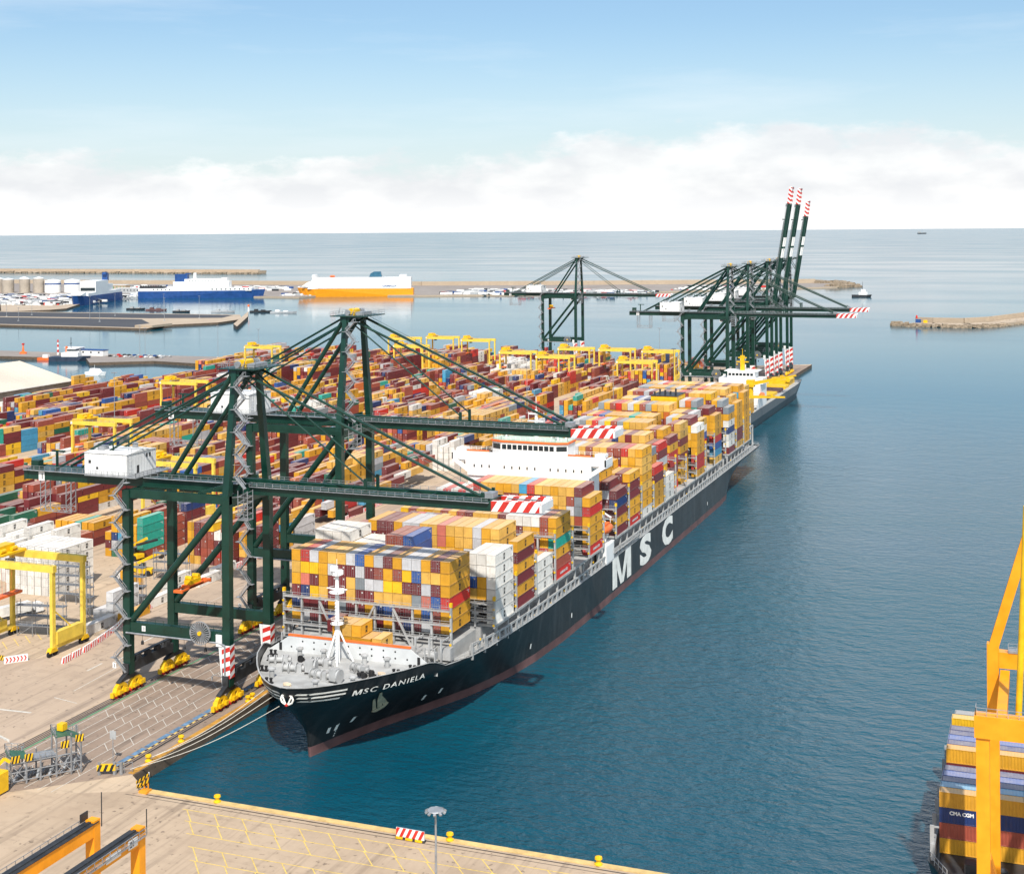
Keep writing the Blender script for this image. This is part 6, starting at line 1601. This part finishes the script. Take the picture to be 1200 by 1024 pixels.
def reach_stacker(x, y, rz, label):
    t = thing('reach_stacker', (x, y, QZ), label, 'reach stacker', None, rz)
    b = MB(); b.box(-1.7, -3.2, .8, 1.7, 3.6, 2.2); b.prism([(-3.4, 1.0), (-1.6, 1.0), (-1.6, 2.8), (-3.0, 2.8)], 'x', -1.6, 1.6); b.build('body', M_YEL, t)
    b = MB(); b.box(-.7, -.8, 2.2, .7, 1.0, 4.0); b.build('cab', M_GLASS, t)
    b = MB(); b.bar((.9, -2.6, 3.4), (.9, 7.5, 8.2), .8, .9); b.build('boom', M_YEL, t)
    b = MB(); b.box(-3.6, 7.0, 6.6, 5.4, 8.2, 7.2); b.build('spreader', M_DKSTEEL, t)
    for yy, r in ((-2.2, .8), (2.4, .95)):
        for sx in (-1, 1): b = MB(); b.lathe((sx * 1.7, yy, r), [(r * .4, -.45), (r, -.4), (r, .4), (r * .4, .45)], 14, 0, 'x'); b.build('wheel', M_BLACK, t)
reach_stacker(-276.4, 380, R(-70), 'yellow reach stacker driving on the yard behind crane 1 braces')
reach_stacker(-292.5, 397.2, R(-100), 'second reach stacker parked against the maroon stacks')

# ---------------------------------------------------------------- the warehouse and the harbour beyond
def warehouse():
    t = thing('warehouse', (-690, 745, QZ), 'long warehouse with a pale curved roof at the left behind the container rows', 'warehouse')
    O = (-690, 745, QZ); y0, y1 = 560, 802; xr = -641.0; w = 46; hz = 8.5
    b = MB(); e = QZ + hz; rz0 = e + 12.5
    b.add([(xr + 1.2, y0, e), (xr + 1.2, y1, e), (xr - w, y1, rz0), (xr - w, y0, rz0), (xr - 2 * w - 1.2, y0, e), (xr - 2 * w - 1.2, y1, e)], [(0, 1, 2, 3), (3, 2, 5, 4), (1, 5, 2), (0, 3, 4)])
    for k in range(40): yy = y0 + 3 + k * 6.1; b.bar((xr + 1.0, yy, e + .12), (xr - w, yy, rz0 + .12), .3, .16)
    b.build('roof', paint('roof_cream', (.60, .53, .43), .6, 0, .06, .02, dirt=(.5, .42, .32), dirt_amt=.25), t, O)
    b = MB(); b.box(xr - 2 * w, y0, QZ, xr, y1 - .4, QZ + hz + .2); b.build('wall', paint('wall_grey_brown', (.22, .19, .165), .8, 0, .15, .2), t, O)
    b = MB(); b.box(xr + 1.0, y0, QZ + hz - .5, xr + 1.4, y1, QZ + hz + .1); b.build('gutter', M_WHT, t, O)
warehouse()
def breakwaters():
    rk = random.Random(9)
    def rocks(b, pts, n, spread, s0, s1, z0=-.5, z1=3.0):
        for _ in range(n):
            k = rk.randrange(len(pts) - 1); u = rk.random(); x = pts[k][0] + (pts[k + 1][0] - pts[k][0]) * u; y = pts[k][1] + (pts[k + 1][1] - pts[k][1]) * u
            o = rk.uniform(-spread, spread); dx, dy = pts[k + 1][0] - pts[k][0], pts[k + 1][1] - pts[k][1]; L = math.hypot(dx, dy)
            x += -dy / L * o; y += dx / L * o; zc = z0 + (z1 - z0) * max(0, 1 - abs(o) / spread); s = rk.uniform(s0, s1)
            vs = [(x + s * rk.uniform(.5, 1) * a, y + s * rk.uniform(.5, 1) * c, zc + s * rk.uniform(.4, .8) * d) for a in (-1, 1) for c in (-1, 1) for d in (-1, 1)]
            b.add(vs, [(0, 1, 3, 2), (4, 6, 7, 5), (0, 4, 5, 1), (2, 3, 7, 6), (0, 2, 6, 4), (1, 5, 7, 3)])
    t = thing('sea_wall', (-1900, 2590, 0), 'long sandy sea wall along the back of the mole', 'sea wall')
    b = MB(); P = [(-3000, 2500), (-1816, 2556), (-1188, 2584), (-850, 2684), (-430, 2850)]
    for p, q in zip(P, P[1:]): b.bar((p[0], p[1], 6.4), (q[0], q[1], 6.4), 5, 9.0)
    b.build('wall', M_MOLE, t, (-1900, 2590, 0))
    b = MB(); rocks(b, [(-372, 2690), (-352, 2750), (-380, 2860), (-430, 2850)], 260, 22, 2.5, 6, 0, 5); rocks(b, [(-352, 2730), (-330, 2745)], 60, 14, 2, 4.5, -.5, 3); b.build('rock_mound', M_ROCK, t, (-1900, 2590, 0))
    t = thing('outer_breakwater', (-2500, 3350, 0), 'straight outer breakwater far out, left of the open sea', 'breakwater')
    b = MB(); b.box(-4200, 3290, -2, -2010, 3340, 3.2); b.box(-4200, 3330, 3.2, -2030, 3340, 11); b.box(-2034, 3300, 3.2, -2012, 3345, 8.5); b.build('wall', M_MOLE, t, (-2500, 3350, 0))
    b = MB(); rocks(b, [(-3300, 3288), (-2000, 3288)], 420, 14, 2, 6, -.8, 2.2); b.build('rock_mound', M_ROCK, t, (-2500, 3350, 0))
    t = thing('rock_breakwater', (-60, 1700, 0), 'tan rock breakwater entering the open water, ending in a rocky tip', 'breakwater')
    O = (-60, 1700, 0)
    b = MB(); P = [(-140, 1670), (-118, 1664), (-76, 1664), (-48, 1700), (-8, 1800), (40, 1930), (200, 2360)]
    for p, q in zip(P, P[1:]): b.bar((p[0], p[1], 1.2), (q[0], q[1], 1.2), 26, 4.4)
    b.build('roadway', M_MOLE, t, O)
    b = MB(); W = [(-138, 1688), (-118, 1684), (-84, 1684), (-58, 1716), (-20, 1812), (28, 1942), (188, 2370)]
    for p, q in zip(W, W[1:]): b.bar((p[0], p[1], 5.6), (q[0], q[1], 5.6), 3, 6.6)
    b.build('parapet_wall', M_MOLE, t, O)
    b = MB(); rocks(b, [(-158, 1664), (-118, 1651), (-74, 1648), (-50, 1676), (-12, 1772), (40, 1905), (110, 2090)], 620, 9, 1.0, 3.0, -.8, 2.4); rocks(b, [(-164, 1669), (-146, 1668)], 90, 8, 1.2, 3.2, -.4, 3.4); b.build('rock_mound', M_ROCK, t, O)
    b = MB(); b.lathe((-136, 1678, 8), [(1.2, 0), (1.0, 3), (1.0, 3.2), (.3, 4)], 8); b.build('beacon', M_RED, t, O)
    b = MB(); b.box(-137, 1672, 3.4, -131, 1677, 7.4); b.box(-128, 1671, 3.4, -123.6, 1675, 6.6, 1); b.build('hut', [M_NAVY, M_YEL], t, O)
breakwaters()

def hull_xy(b, L, B, z0, z1, bow=.2, flare=1.5, m=0, stern=.92):
    """boat hull with its bow at +x"""
    st = [(-L / 2, stern), (-L / 2 + L * .08, 1), (L / 2 - L * bow, 1), (L / 2 - L * bow * .5, .72), (L / 2 - L * bow * .18, .36), (L / 2, .03)]
    vs = []
    for s in (-1, 1):
        for x, w in st: vs += [(x - (flare if x > L * .3 else 0) * (1 if x > L * .3 else 0), s * B / 2 * w * (.86 if x > L * .2 else 1), z0), (x, s * B / 2 * w, z1 + (max(0, x / L - .25) * (z1 - z0) * .6))]
    n = len(st); fs = []
    for k in (0, 1):
        for i in range(n - 1): a = k * 2 * n + 2 * i; fs.append((a, a + 2, a + 3, a + 1))
    for i in range(n - 1): a = 2 * i; c = 2 * n + 2 * i; fs.append((a + 1, a + 3, c + 3, c + 1))
    fs.append((0, 1, 2 * n + 1, 2 * n)); fs.append((2 * n - 2, 2 * n - 1, 4 * n - 1, 4 * n - 2))
    b.add(vs, fs, m)
def windows_row(t, x0, x1, y, zz, n, h=1.3, w=.6, name='window'):
    for i in range(n):
        b = MB(); u = x0 + (x1 - x0) * i / max(1, n - 1); b.box(u - w, y - .05, zz, u + w, y + .05, zz + h); b.build(name, M_GLASS, t)
def ferries():
    a = math.atan2(2103 - 2027, -1273 + 1485); L = 222
    t = thing('blue_ferry', (-1379, 2077, 0), 'long blue-hulled white ferry with a blue funnel, moored along the mole', 'ferry', None, a)
    b = MB(); hull_xy(b, L, 26, -1, 12.5, .16, 5); b.build('hull', M_NAVY, t)
    b = MB(); b.box(-L / 2 + 1, -12.4, 12.6, L / 2 - 22, 12.4, 17.5); b.box(-L / 2 + 62, -12, 17.5, -L / 2 + 160, 12, 29); b.box(-L / 2 + 82, -11.5, 29, -L / 2 + 146, 11.5, 33.5); b.box(-L / 2 + 146, -8, 29, -L / 2 + 156, 8, 35); b.box(-L / 2 + 96, -3, 33.5, -L / 2 + 100, 3, 44)
    s = b.build('superstructure', SHIPW, t)
    b = MB(); b.box(-L / 2 + 64, -7, 24, -L / 2 + 86, 7, 42); b.box(-L / 2 + 82, -6, 42, -L / 2 + 90, 6, 43.5); b.build('funnel', M_NAVY, t)
    b = MB(); b.box(-L / 2 + 2, -9, 17.5, -L / 2 + 44, 9, 20.5)
    for k in range(9): b.box(-L / 2 + 3 + k * 4.4, -9.5, 17.6, -L / 2 + 6 + k * 4.4, -7, 22.5)
    b.build('deck_cargo', M_DKSTEEL, t)
    windows_row(s, -L / 2 + 28, -L / 2 + 56, -12.45, 14.4, 5, 2.0, 1.0); windows_row(s, 20, 84, -12.45, 14.4, 9, 2.2, 1.2); windows_row(s, -20, 30, -11.6, 30.4, 10, 1.2, .9)
    a = math.atan2(1772 - 1998, -1407 + 1483); L = 205
    t = thing('ferry', (-1462, 1888, 0), 'blue and white ferry with open stern door, moored bow out beside parked cars', 'ferry', None, a)
    b = MB(); hull_xy(b, L, 27, -1, 14, .2, 5); b.build('hull', M_NAVY, t)
    b = MB(); b.box(-L / 2 + 10, -13, 14.2, L / 2 - 34, 13, 19); b.box(-28, -13, 19, 34, 13, 37); b.box(-60, -10, 19, -28, 10, 30); b.prism([(L / 2 - 34, 14.2), (L / 2 - 6, 16.5), (L / 2 - 34, 21.5)], 'y', -10, 10)
    s = b.build('superstructure', SHIPW, t)
    b = MB(); b.box(34, -12, 21, 34.3, 12, 26.5); b.build('bridge_window', M_GLASS, s)
    b = MB(); b.box(-34, 3, 36, -26, 12, 48); b.box(-32, 5, 46, -22, 11, 50); b.build('funnel', M_NAVY, t)
    a = math.atan2(2216 - 2145, -1036 + 1222); L = 198
    t = thing('car_carrier', (-1133, 2184, 0), 'orange and white box-shaped car carrier moored along the mole', 'car carrier', None, a + math.pi)
    b = MB(); hull_xy(b, L + 8, 30, -1, 14, .14, 7); b.build('hull', M_ORNG, t)
    b = MB(); b.prism([(-L / 2, 14), (L / 2 - 16, 14), (L / 2 - 26, 34), (-L / 2, 34)], 'y', -15, 15); b.prism([(L / 2 - 44, 14.2), (L / 2 - 6, 19), (L / 2 - 16, 26), (L / 2 - 44, 34)], 'y', -14, 14)
    b.box(L / 2 - 30, -14, 34, L / 2 - 24, 14, 39); b.box(-L / 2 + 8, -14, 34, -L / 2 + 20, 14, 38); s = b.build('superstructure', SHIPW, t)
    b = MB(); b.prism([(-L / 2 + 52, 34), (-L / 2 + 74, 34), (-L / 2 + 72, 40), (-L / 2 + 66, 43.5), (-L / 2 + 54, 43.5)], 'y', -6, 6); b.build('funnel', paint('funnel_blue', (.03, .12, .19), .4), t)
    b = MB(); b.lathe((L / 2 - 60, 12, 36), [(.2, -5), (2, -3), (2.2, 0), (2, 3), (.2, 5)], 10, 0, 'x'); b.build('lifeboat', ORED, t)
    vs, fs = text_mesh('GRIMALDI', 4.4, 0, .12, 1.25); b = MB(); b.add([(-L / 2 + 10 + 42 - 2 - u * 1.0, 15.12, 17 + v) for u, v, _ in vs], fs); b.build('side_lettering', M_NAVY, t)
    b = MB(); b.rail([(-L / 2 + 2, 14.8, 34), (L / 2 - 32, 14.8, 34)], 1.3, 5, .1); b.build('deck_rail', M_DKSTEEL, t)
    t = thing('tug', (-818, 1022, 0), 'navy harbour tug with grey wheelhouse moored at the car quay', 'tug boat', None, R(14)); t.scale = (1.25, 1.25, 1.25)
    b = MB(); hull_xy(b, 30, 10, -.5, 3.2, .3, 2); b.build('hull', paint('tug_navy', (.03, .045, .075), .5), t)
    b = MB(); b.box(-6, -3.4, 3.3, 6.5, 3.4, 6.2); b.box(-2, -2.8, 6.2, 4.6, 2.8, 9.2); b.build('deckhouse', SHIPW, t)
    b = MB(); b.box(-1.8, -2.9, 7.4, 4.66, 2.9, 8.6); b.build('window', M_GLASS, t)
    b = MB(); b.tube((0, 0, 9.2), (0, 0, 17), .22, 8); b.box(-.2, -1.6, 12.5, .2, 1.6, 12.8); b.build('mast', M_DKSTEEL, t)
    b = MB(); b.tube((-4.2, 1.8, 6), (-4.2, 1.8, 10.5), .8, 10); b.build('exhaust_pipe', ORED, t)
    t = thing('pilot_tug', (-277, 2344, 0), 'dark tug with pale deckhouse under way in open water off the mole', 'tug boat', None, R(0))
    b = MB(); hull_xy(b, 32, 11, -.5, 3.4, .3, 2); b.build('hull', M_DKSTEEL, t); b = MB(); b.box(-5, -4, 3.4, 9, 4, 8); b.box(-1, -3, 8, 6, 3, 12.5); b.build('deckhouse', SHIPW, t)
    b = MB(); b.bar((1, 0, 12.5), (1, 0, 25), .8, w2=.3); b.bar((-2, 0, 12), (1, 0, 18), .4); b.build('mast', M_DKSTEEL, t)
    t = thing('distant_ship', (-1866, 24200, 0), 'small dark ship far away on the horizon', 'cargo ship', None, R(-5))
    b = MB(); hull_xy(b, 150, 24, -1, 16, .15, 6); b.build('hull', M_DKSTEEL, t); b = MB(); b.box(-60, -11, 16, -20, 11, 44); b.box(20, -8, 16, 40, 8, 26); b.build('superstructure', M_GREY, t)
    for i, (x, y, s, col) in enumerate(((-1268, 1734, 'brown-decked', .9), (-1223, 1722, 'rusty', 1.0), (-1160, 1694, 'small dark', .8), (-1099, 1708, 'low grey', 1.1), (-1045, 1722, 'long dark', 1.0), (-1002, 1712, 'white-decked', 1.2))):
        t = thing('barge', (x, y, 0), f"{s} work barge moored off the asphalt pier, {ORD[i]} of six from the left", 'barge', 'moored barges', R(12))
        b = MB(); hull_xy(b, 32 * col, 8, -.4, 2.2, .2, 1); b.build('hull', (M_DKSTEEL, BOOT, M_DKSTEEL, M_GREY, M_DKSTEEL, M_GREY)[i], t)
        b = MB(); b.box(-10 * col, -2.4, 2.2, -5 * col, 2.4, 4.6); b.box(0, -2, 2.2, 6, 2, 3.6); b.build('deckhouse', (LASHG, BOOT, LASHG, M_GREY, M_DKSTEEL, SHIPW)[i], t)
    t = thing('workboat', (-846, 1023, 0), 'orange workboat moored behind the navy tug', 'work boat', None, R(10))
    b = MB(); hull_xy(b, 16, 6, -.3, 2.2, .3, 1); b.build('hull', ORED, t); b = MB(); b.box(-3, -2, 2.2, 2, 2, 5); b.build('deckhouse', SHIPW, t)
    t = thing('white_boat', (-716, 926, 0), 'white motor boat moored in the basin behind gold container rows', 'motor boat', None, R(0))
    b = MB(); hull_xy(b, 19, 6.5, -.3, 2.6, .34, 1.5); b.build('hull', SHIPW, t); b = MB(); b.prism([(-6, 2.6), (4, 2.6), (1.5, 5), (-5, 5.4)], 'y', -2.2, 2.2); b.tube((-2, 0, 5.2), (-2, 0, 8.5), .1, 6); b.build('deckhouse', M_WHT, t)
ferries()
def harbour_bits():
    SILO = paint('silo_concrete', (.42, .36, .29), .8, 0, .1, .1)
    for i, (x, y, r, h, kind, s) in enumerate(((-1878, 2135, 10, 26, 0, 'beige'), (-1851, 2130, 11, 25, 0, 'broad beige'), (-1830, 2150, 9, 27, 1, 'slim pale'), (-1815, 2134, 10, 26, 0, 'beige'), (-1797, 2152, 9, 27, 1, 'slim white'), (-1786, 2138, 10, 27, 0, 'beige'))):
        t = thing('silo', (x, y, QZ), f"{s} cylindrical silo, {ORD[i]} from the left behind the parked cars", 'silo', 'harbour silos')
        b = MB(); b.tube((0, 0, 0), (0, 0, h), r, 20); b.build('barrel', SHIPW if kind else SILO, t)
        b = MB(); b.lathe((0, 0, h), [(r + .2, 0), (r + .2, .5), (1, 3)], 20); b.build('cap', M_WHT, t)
    for i, (x, y, s) in enumerate(((-1762, 2150, 'left'), (-1728, 2164, 'right'))):
        t = thing('storage_tank', (x, y, QZ), f"white tank with a blue band, {s} one of two beside the silos", 'storage tank', 'white storage tanks')
        b = MB(); b.tube((0, 0, 0), (0, 0, 22), 15, 24); b.build('shell', SHIPW, t); b = MB(); b.lathe((0, 0, 15.5), [(15.1, 0), (15.1, 2.6)], 24); b.build('band', M_NAVY, t); b = MB(); b.lathe((0, 0, 22), [(15.2, 0), (14.6, 1.2), (2, 3.6)], 24); b.build('roof', M_WHT, t)
    for i, (x, y, w, d, h, m, s) in enumerate(((-1640, 2190, 40, 14, 14, M_MOLE, 'tan warehouse with green doors behind the tanks'), (-1590, 2160, 60, 14, 9, M_GREY, 'low grey shed at the quay beside the first ferry'), (-1460, 2180, 44, 18, 16, M_WHT, 'white storage building with blue trim between the ferries'), (-834, 1047, 16, 8, 7, M_GREY, 'grey harbour office behind the tug'), (-815, 1050, 26, 8, 5, M_WHT, 'low white shed on the car quay right of the harbour office'))):
        t = thing('harbour_building', (x, y, QZ), s, 'building')
        b = MB(); b.box(-w / 2, -d / 2, 0, w / 2, d / 2, h); wl = b.build('wall', m, t)
        b = MB(); b.box(-w / 2 - .4, -d / 2 - .4, h, w / 2 + .4, d / 2 + .4, h + .6); b.build('roof', M_WHT if m is not M_WHT else M_NAVY, t)
        n = max(3, int(w / 7))
        for k in range(n): b = MB(); u = -w / 2 + (k + .5) * w / n; b.box(u - 1, -d / 2 - .08, h * .5, u + 1, -d / 2 + .02, h * .78); b.build('window' if i != 0 else 'door', M_GLASS if i != 0 else P_GREEN, wl)
    t = thing('harbour_beacon', (-852, 1046, QZ), 'slim red and white banded harbour light on the car quay', 'beacon')
    b = MB()
    for k in range(5): b.tube((0, 0, k * 2.4), (0, 0, k * 2.4 + 2.4), 1.0 - k * .08, 12, m=k % 2)
    b.build('tower', [M_WHT, M_RED], t); b = MB(); b.lathe((0, 0, 12), [(1.2, 0), (1.2, .3), (.6, .3), (.6, 1.6), (.1, 2.4)], 12); b.build('lantern', M_RED, t)
    t = thing('buoy', (-892, 1046, QZ), 'orange conical buoy standing ashore on the car quay', 'buoy')
    b = MB(); b.lathe((0, 0, 0), [(3.4, 0), (3.4, 1.2), (1.2, 2.4), (.5, 8), (.1, 8.4)], 14); b.build('float', ORED, t); b = MB(); b.box(-.9, -.9, 8.3, .9, .9, 9.8); b.build('top_mark', M_RED, t)
    # cars on the near quay: each a thing; the export lot by the ferries reads as one mass
    rc = random.Random(17)
    pr = {}
    def car_mesh(m, s=1.0):
        b = MB(); b.prism([(-2.1, .25), (2.1, .25), (2.15, .75), (1.2, .9), (.6, 1.45), (-1.3, 1.45), (-1.9, .95), (-2.15, .85)], 'y', -.85, .85); o = b.build('car', m); me = o.data; bpy.data.objects.remove(o); return me
    cm = [car_mesh(M_WHT), car_mesh(M_GREY), car_mesh(M_DKSTEEL), car_mesh(M_RED), car_mesh(M_NAVY)]
    nm = ['white', 'grey', 'dark', 'red', 'blue']
    for k in range(22):
        i = rc.choice([0, 0, 1, 1, 2, 3, 4]); o = bpy.data.objects.new('parked_car', cm[i]); COL.objects.link(o)
        o.location = (-792 + (k % 11) * 5.6 + rc.uniform(-.4, .4), 1044 + (k // 11) * 13, QZ + .02); o.rotation_euler = (0, 0, R(90 + rc.uniform(-4, 4)))
        tag(o, f"{nm[i]} parked car, {ORD[k % 11]} in the {'front' if k < 11 else 'rear'} row on the car quay", 'car', 'cars parked on the car quay')
    b = MB()
    def fill(x0, y0, x1, y1, n, big=.15):
        for _ in range(n):
            x = rc.uniform(x0, x1); y = y0 + (y1 - y0) * rc.random(); m = rc.choices(range(5), (6, 3, 2, .6, .6))[0]
            if rc.random() < big: b.box(x - 7, y - 1.3, QZ, x + 7, y + 1.3, QZ + 3.6, m)
            else: b.box(x - 2.2, y - .9, QZ, x + 2.2, y + .9, QZ + 1.0, m); b.box(x - 1.2, y - .8, QZ + 1, x + 1.2, y + .8, QZ + 1.5, m)
    fill(-1800, 1900, -1660, 2040, 900); fill(-1660, 1910, -1490, 2060, 900); fill(-1620, 1760, -1440, 1890, 700); fill(-1700, 1860, -1560, 1960, 260); fill(-2000, 1900, -1800, 2020, 600, .3); fill(-1560, 2100, -1380, 2300, 500); fill(-1260, 2130, -1200, 2300, 200); fill(-1000, 2230, -640, 2420, 500, .5); fill(-640, 2480, -450, 2640, 120, .5); fill(-1800, 2300, -1300, 2450, 260, .7)
    tag(b.build('vehicle_park', [M_WHT, M_GREY, M_DKSTEEL, M_RED, M_NAVY]), 'mass of export cars and trailers parked on the mole around the ferries', 'parked vehicles', kind='stuff')
    b = MB(); b.box(-1010, 1378, QZ, -985, 1418, 5.2); tag(b.build('pier_block', M_MOLE), 'pale concrete block at the near corner of the asphalt pier', 'concrete block')
    t = thing('pier_light', (-1035, 1672, 4), 'small harbour light at the end of the jetty', 'beacon')
    b = MB(); b.tube((0, 0, 0), (0, 0, 7), 1.4, 10, 1.0); b.build('tower', M_WHT, t); b = MB(); b.lathe((0, 0, 7), [(1.5, 0), (1.5, 2), (.3, 3)], 10); b.build('lantern', ORED, t)
harbour_bits()
# ================================================================ link the containers: the 300 that show largest are things, the rest one mass
def link_boxes():
    # which boxes show largest: cast a few rays from the camera to each and weigh what is in sight by its size in the picture
    from mathutils.bvhtree import BVHTree
    vs = []; fs = []
    for b in BOXES:
        hx, hy = (CW / 2, b['L'] / 2) if b['rz'] == 0 else (b['L'] / 2, CW / 2); o = len(vs); x, y, zz = b['x'], b['y'], b['z']
        vs += [(x + i * hx, y + j * hy, zz + k * 2.7) for k in (0, 1) for i, j in ((-1, -1), (1, -1), (1, 1), (-1, 1))]
        fs += [tuple(o + q for q in f) for f in ((4, 5, 6, 7), (0, 1, 5, 4), (1, 2, 6, 5), (2, 3, 7, 6), (3, 0, 4, 7))]
    tree = BVHTree.FromPolygons([Vector(v) for v in vs], fs); eye = cam.matrix_world.translation
    fwd = -Vector(cam.matrix_world.col[2][:3]); rgt = Vector(cam.matrix_world.col[0][:3])
    for i, b in enumerate(BOXES):
        hx, hy = (CW / 2, b['L'] / 2) if b['rz'] == 0 else (b['L'] / 2, CW / 2); c = Vector((b['x'], b['y'], b['z'])); seen = 0.0
        d = c - eye; dep = d.dot(fwd); u = d.dot(rgt) / dep; w_ = (d.z / dep)
        b['seen'] = 0.0
        if abs(u) > .378 or d.length > 560: continue
        for p0, ax, bx_, nrm in ((c + Vector((0, 0, 2.7)), Vector((hx, 0, 0)), Vector((0, hy, 0)), Vector((0, 0, 1))), (c + Vector((0, -hy, 1.35)), Vector((hx, 0, 0)), Vector((0, 0, 1.35)), Vector((0, -1, 0))), (c + Vector((hx, 0, 1.35)), Vector((0, hy, 0)), Vector((0, 0, 1.35)), Vector((1, 0, 0)))):
            cosv = max(0, (eye - p0).normalized().dot(nrm)); area = 4 * ax.length * bx_.length * cosv / dep ** 2
            for s_ in (-.6, .6):
                for t_ in (-.6, .6):
                    p = p0 + ax * s_ + bx_ * t_; r = p - eye; hit = tree.ray_cast(eye, r.normalized(), r.length + 1)
                    if hit[0] is not None and (hit[0] - p).length < .4: seen += area / 4
        b['seen'] = seen
    BOXES.sort(key=lambda b: -b['seen'])
    rc = random.Random(3)
    for i, b in enumerate(BOXES[:300]):
        me = ME45 if b['L'] > 13 else ME40 if b['L'] > 9 else ME20
        o = bpy.data.objects.new('shipping_container', me); COL.objects.link(o)
        o.location = (b['x'], b['y'], b['z']); o.rotation_euler = (0, 0, b['rz'])
        v = rc.uniform(.86, 1.12); o.color = tuple(min(1, c * v) for c in PAL[b['col']]) + (1,)
        say = b['say'] if b['say'].startswith('short') else b['say']
        tag(o, say, 'shipping container', 'stacked shipping containers')
        if 9 < b['L'] < 13: d = bpy.data.objects.new('code_marking', CODE_D if b['col'] in ('gold', 'pale gold', 'yellow', 'white', 'silver', 'light grey') else CODE_W); COL.objects.link(d); d.parent = o
        if b['door']:
            d = bpy.data.objects.new('doors', D40 if b['L'] > 9 else D20); COL.objects.link(d); d.parent = o
        if b['mark'] == 'dark' and b['L'] > 9 or b['mark'] == 'dark':
            d = bpy.data.objects.new('carrier_mark', LG_DK if b['col'] != 'maroon' else LG_WH); COL.objects.link(d); d.parent = o
        elif b['mark'] == 'word':
            d = bpy.data.objects.new('carrier_name', WD_RED); COL.objects.link(d); d.parent = o
        elif b['mark']:
            d = bpy.data.objects.new('carrier_name', b['mark']); COL.objects.link(d); d.parent = o
    vs = []; fs = []; cols = []; uvs = []; mi = []
    for b in BOXES[300:]:
        hx, hy, H = CW / 2, b['L'] / 2, 2.75 if b['L'] < 13 else 2.59
        x, y, zz = b['x'], b['y'], b['z']; ca, sa = math.cos(b['rz']), math.sin(b['rz'])
        o = len(vs)
        for dx, dy, dz in ((-hx, -hy, 0), (hx, -hy, 0), (hx, hy, 0), (-hx, hy, 0), (-hx, -hy, H), (hx, -hy, H), (hx, hy, H), (-hx, hy, H)):
            vs.append((x + dx * ca - dy * sa, y + dx * sa + dy * ca, zz + dz))
        v = rc.uniform(.84, 1.14); c = tuple(min(1, q * v) for q in PAL[b['col']]) + (1,)
        W, L = 2 * hx, 2 * hy
        for q, (a, d) in (((4, 5, 6, 7), (W, L)), ((0, 1, 5, 4), (W, H)), ((1, 2, 6, 5), (L, H)), ((2, 3, 7, 6), (W, H)), ((3, 0, 4, 7), (L, H))):
            fs.append(tuple(o + k for k in q)); cols += [c] * 4; mi.append(0)
            uvs += [(0, 0), (a, 0), (a, d), (0, d)] if q != (4, 5, 6, 7) else [(0, 0), (0, a), (d, a), (d, 0)]
        if b['mark'] == 'dark' and b['rz'] == 0:                       # carrier mark on the seaward side: m over sc as four strokes
            ux = x + hx + .02; yc = y
            for y0, y1, z0, z1 in ((-.62, -.32, 1.35, 2.25), (-.1, .2, 1.35, 2.25), (.42, .72, 1.35, 2.25), (-.62, .72, 2.05, 2.3), (-.62, .0, .55, .8), (-.62, -.35, .55, 1.2), (.1, .72, .55, .78), (.1, .36, .55, 1.2), (-.62, .72, .98, 1.2)):
                o = len(vs); vs += [(ux, yc + y0, zz + z0), (ux, yc + y1, zz + z0), (ux, yc + y1, zz + z1), (ux, yc + y0, zz + z1)]
                fs.append((o, o + 1, o + 2, o + 3)); cols += [(.03, .025, .02, 1)] * 4; uvs += [(0, 0)] * 4; mi.append(0)
        if b['door'] and rc.random() < .8:
            yf = y - hy - .03
            for xx in (-.85, -.35, .35, .85):
                o = len(vs); vs += [(x + xx - .03, yf, zz + .15), (x + xx + .03, yf, zz + .15), (x + xx + .03, yf, zz + 2.65), (x + xx - .03, yf, zz + 2.65)]
                fs.append((o, o + 1, o + 2, o + 3)); cols += [(.3, .28, .27, 1)] * 4; uvs += [(0, 0)] * 4; mi.append(0)
            o = len(vs); vs += [(x + .46, yf, zz + 2.0), (x + .8, yf, zz + 2.0), (x + .8, yf, zz + 2.35), (x + .46, yf, zz + 2.35)]
            fs.append((o, o + 1, o + 2, o + 3)); cols += [(.62, .6, .57, 1)] * 4; uvs += [(0, 0)] * 4; mi.append(0)
    me = bpy.data.meshes.new('container_field'); me.from_pydata(vs, [], fs); me.materials.append(M_CONTA)
    ca_ = me.color_attributes.new('paint', 'FLOAT_COLOR', 'CORNER'); ca_.data.foreach_set('color', [q for c in cols for q in c])
    ul = me.uv_layers.new(name='metres'); ul.data.foreach_set('uv', [q for c in uvs for q in c])
    me.update()
    o = bpy.data.objects.new('container_field', me); COL.objects.link(o)
    tag(o, 'hundreds of gold, maroon and mixed containers stacked across the yard and aft decks', 'shipping containers', kind='stuff')
    print('BOXES', len(BOXES), 'stuff faces', len(fs))
link_boxes()
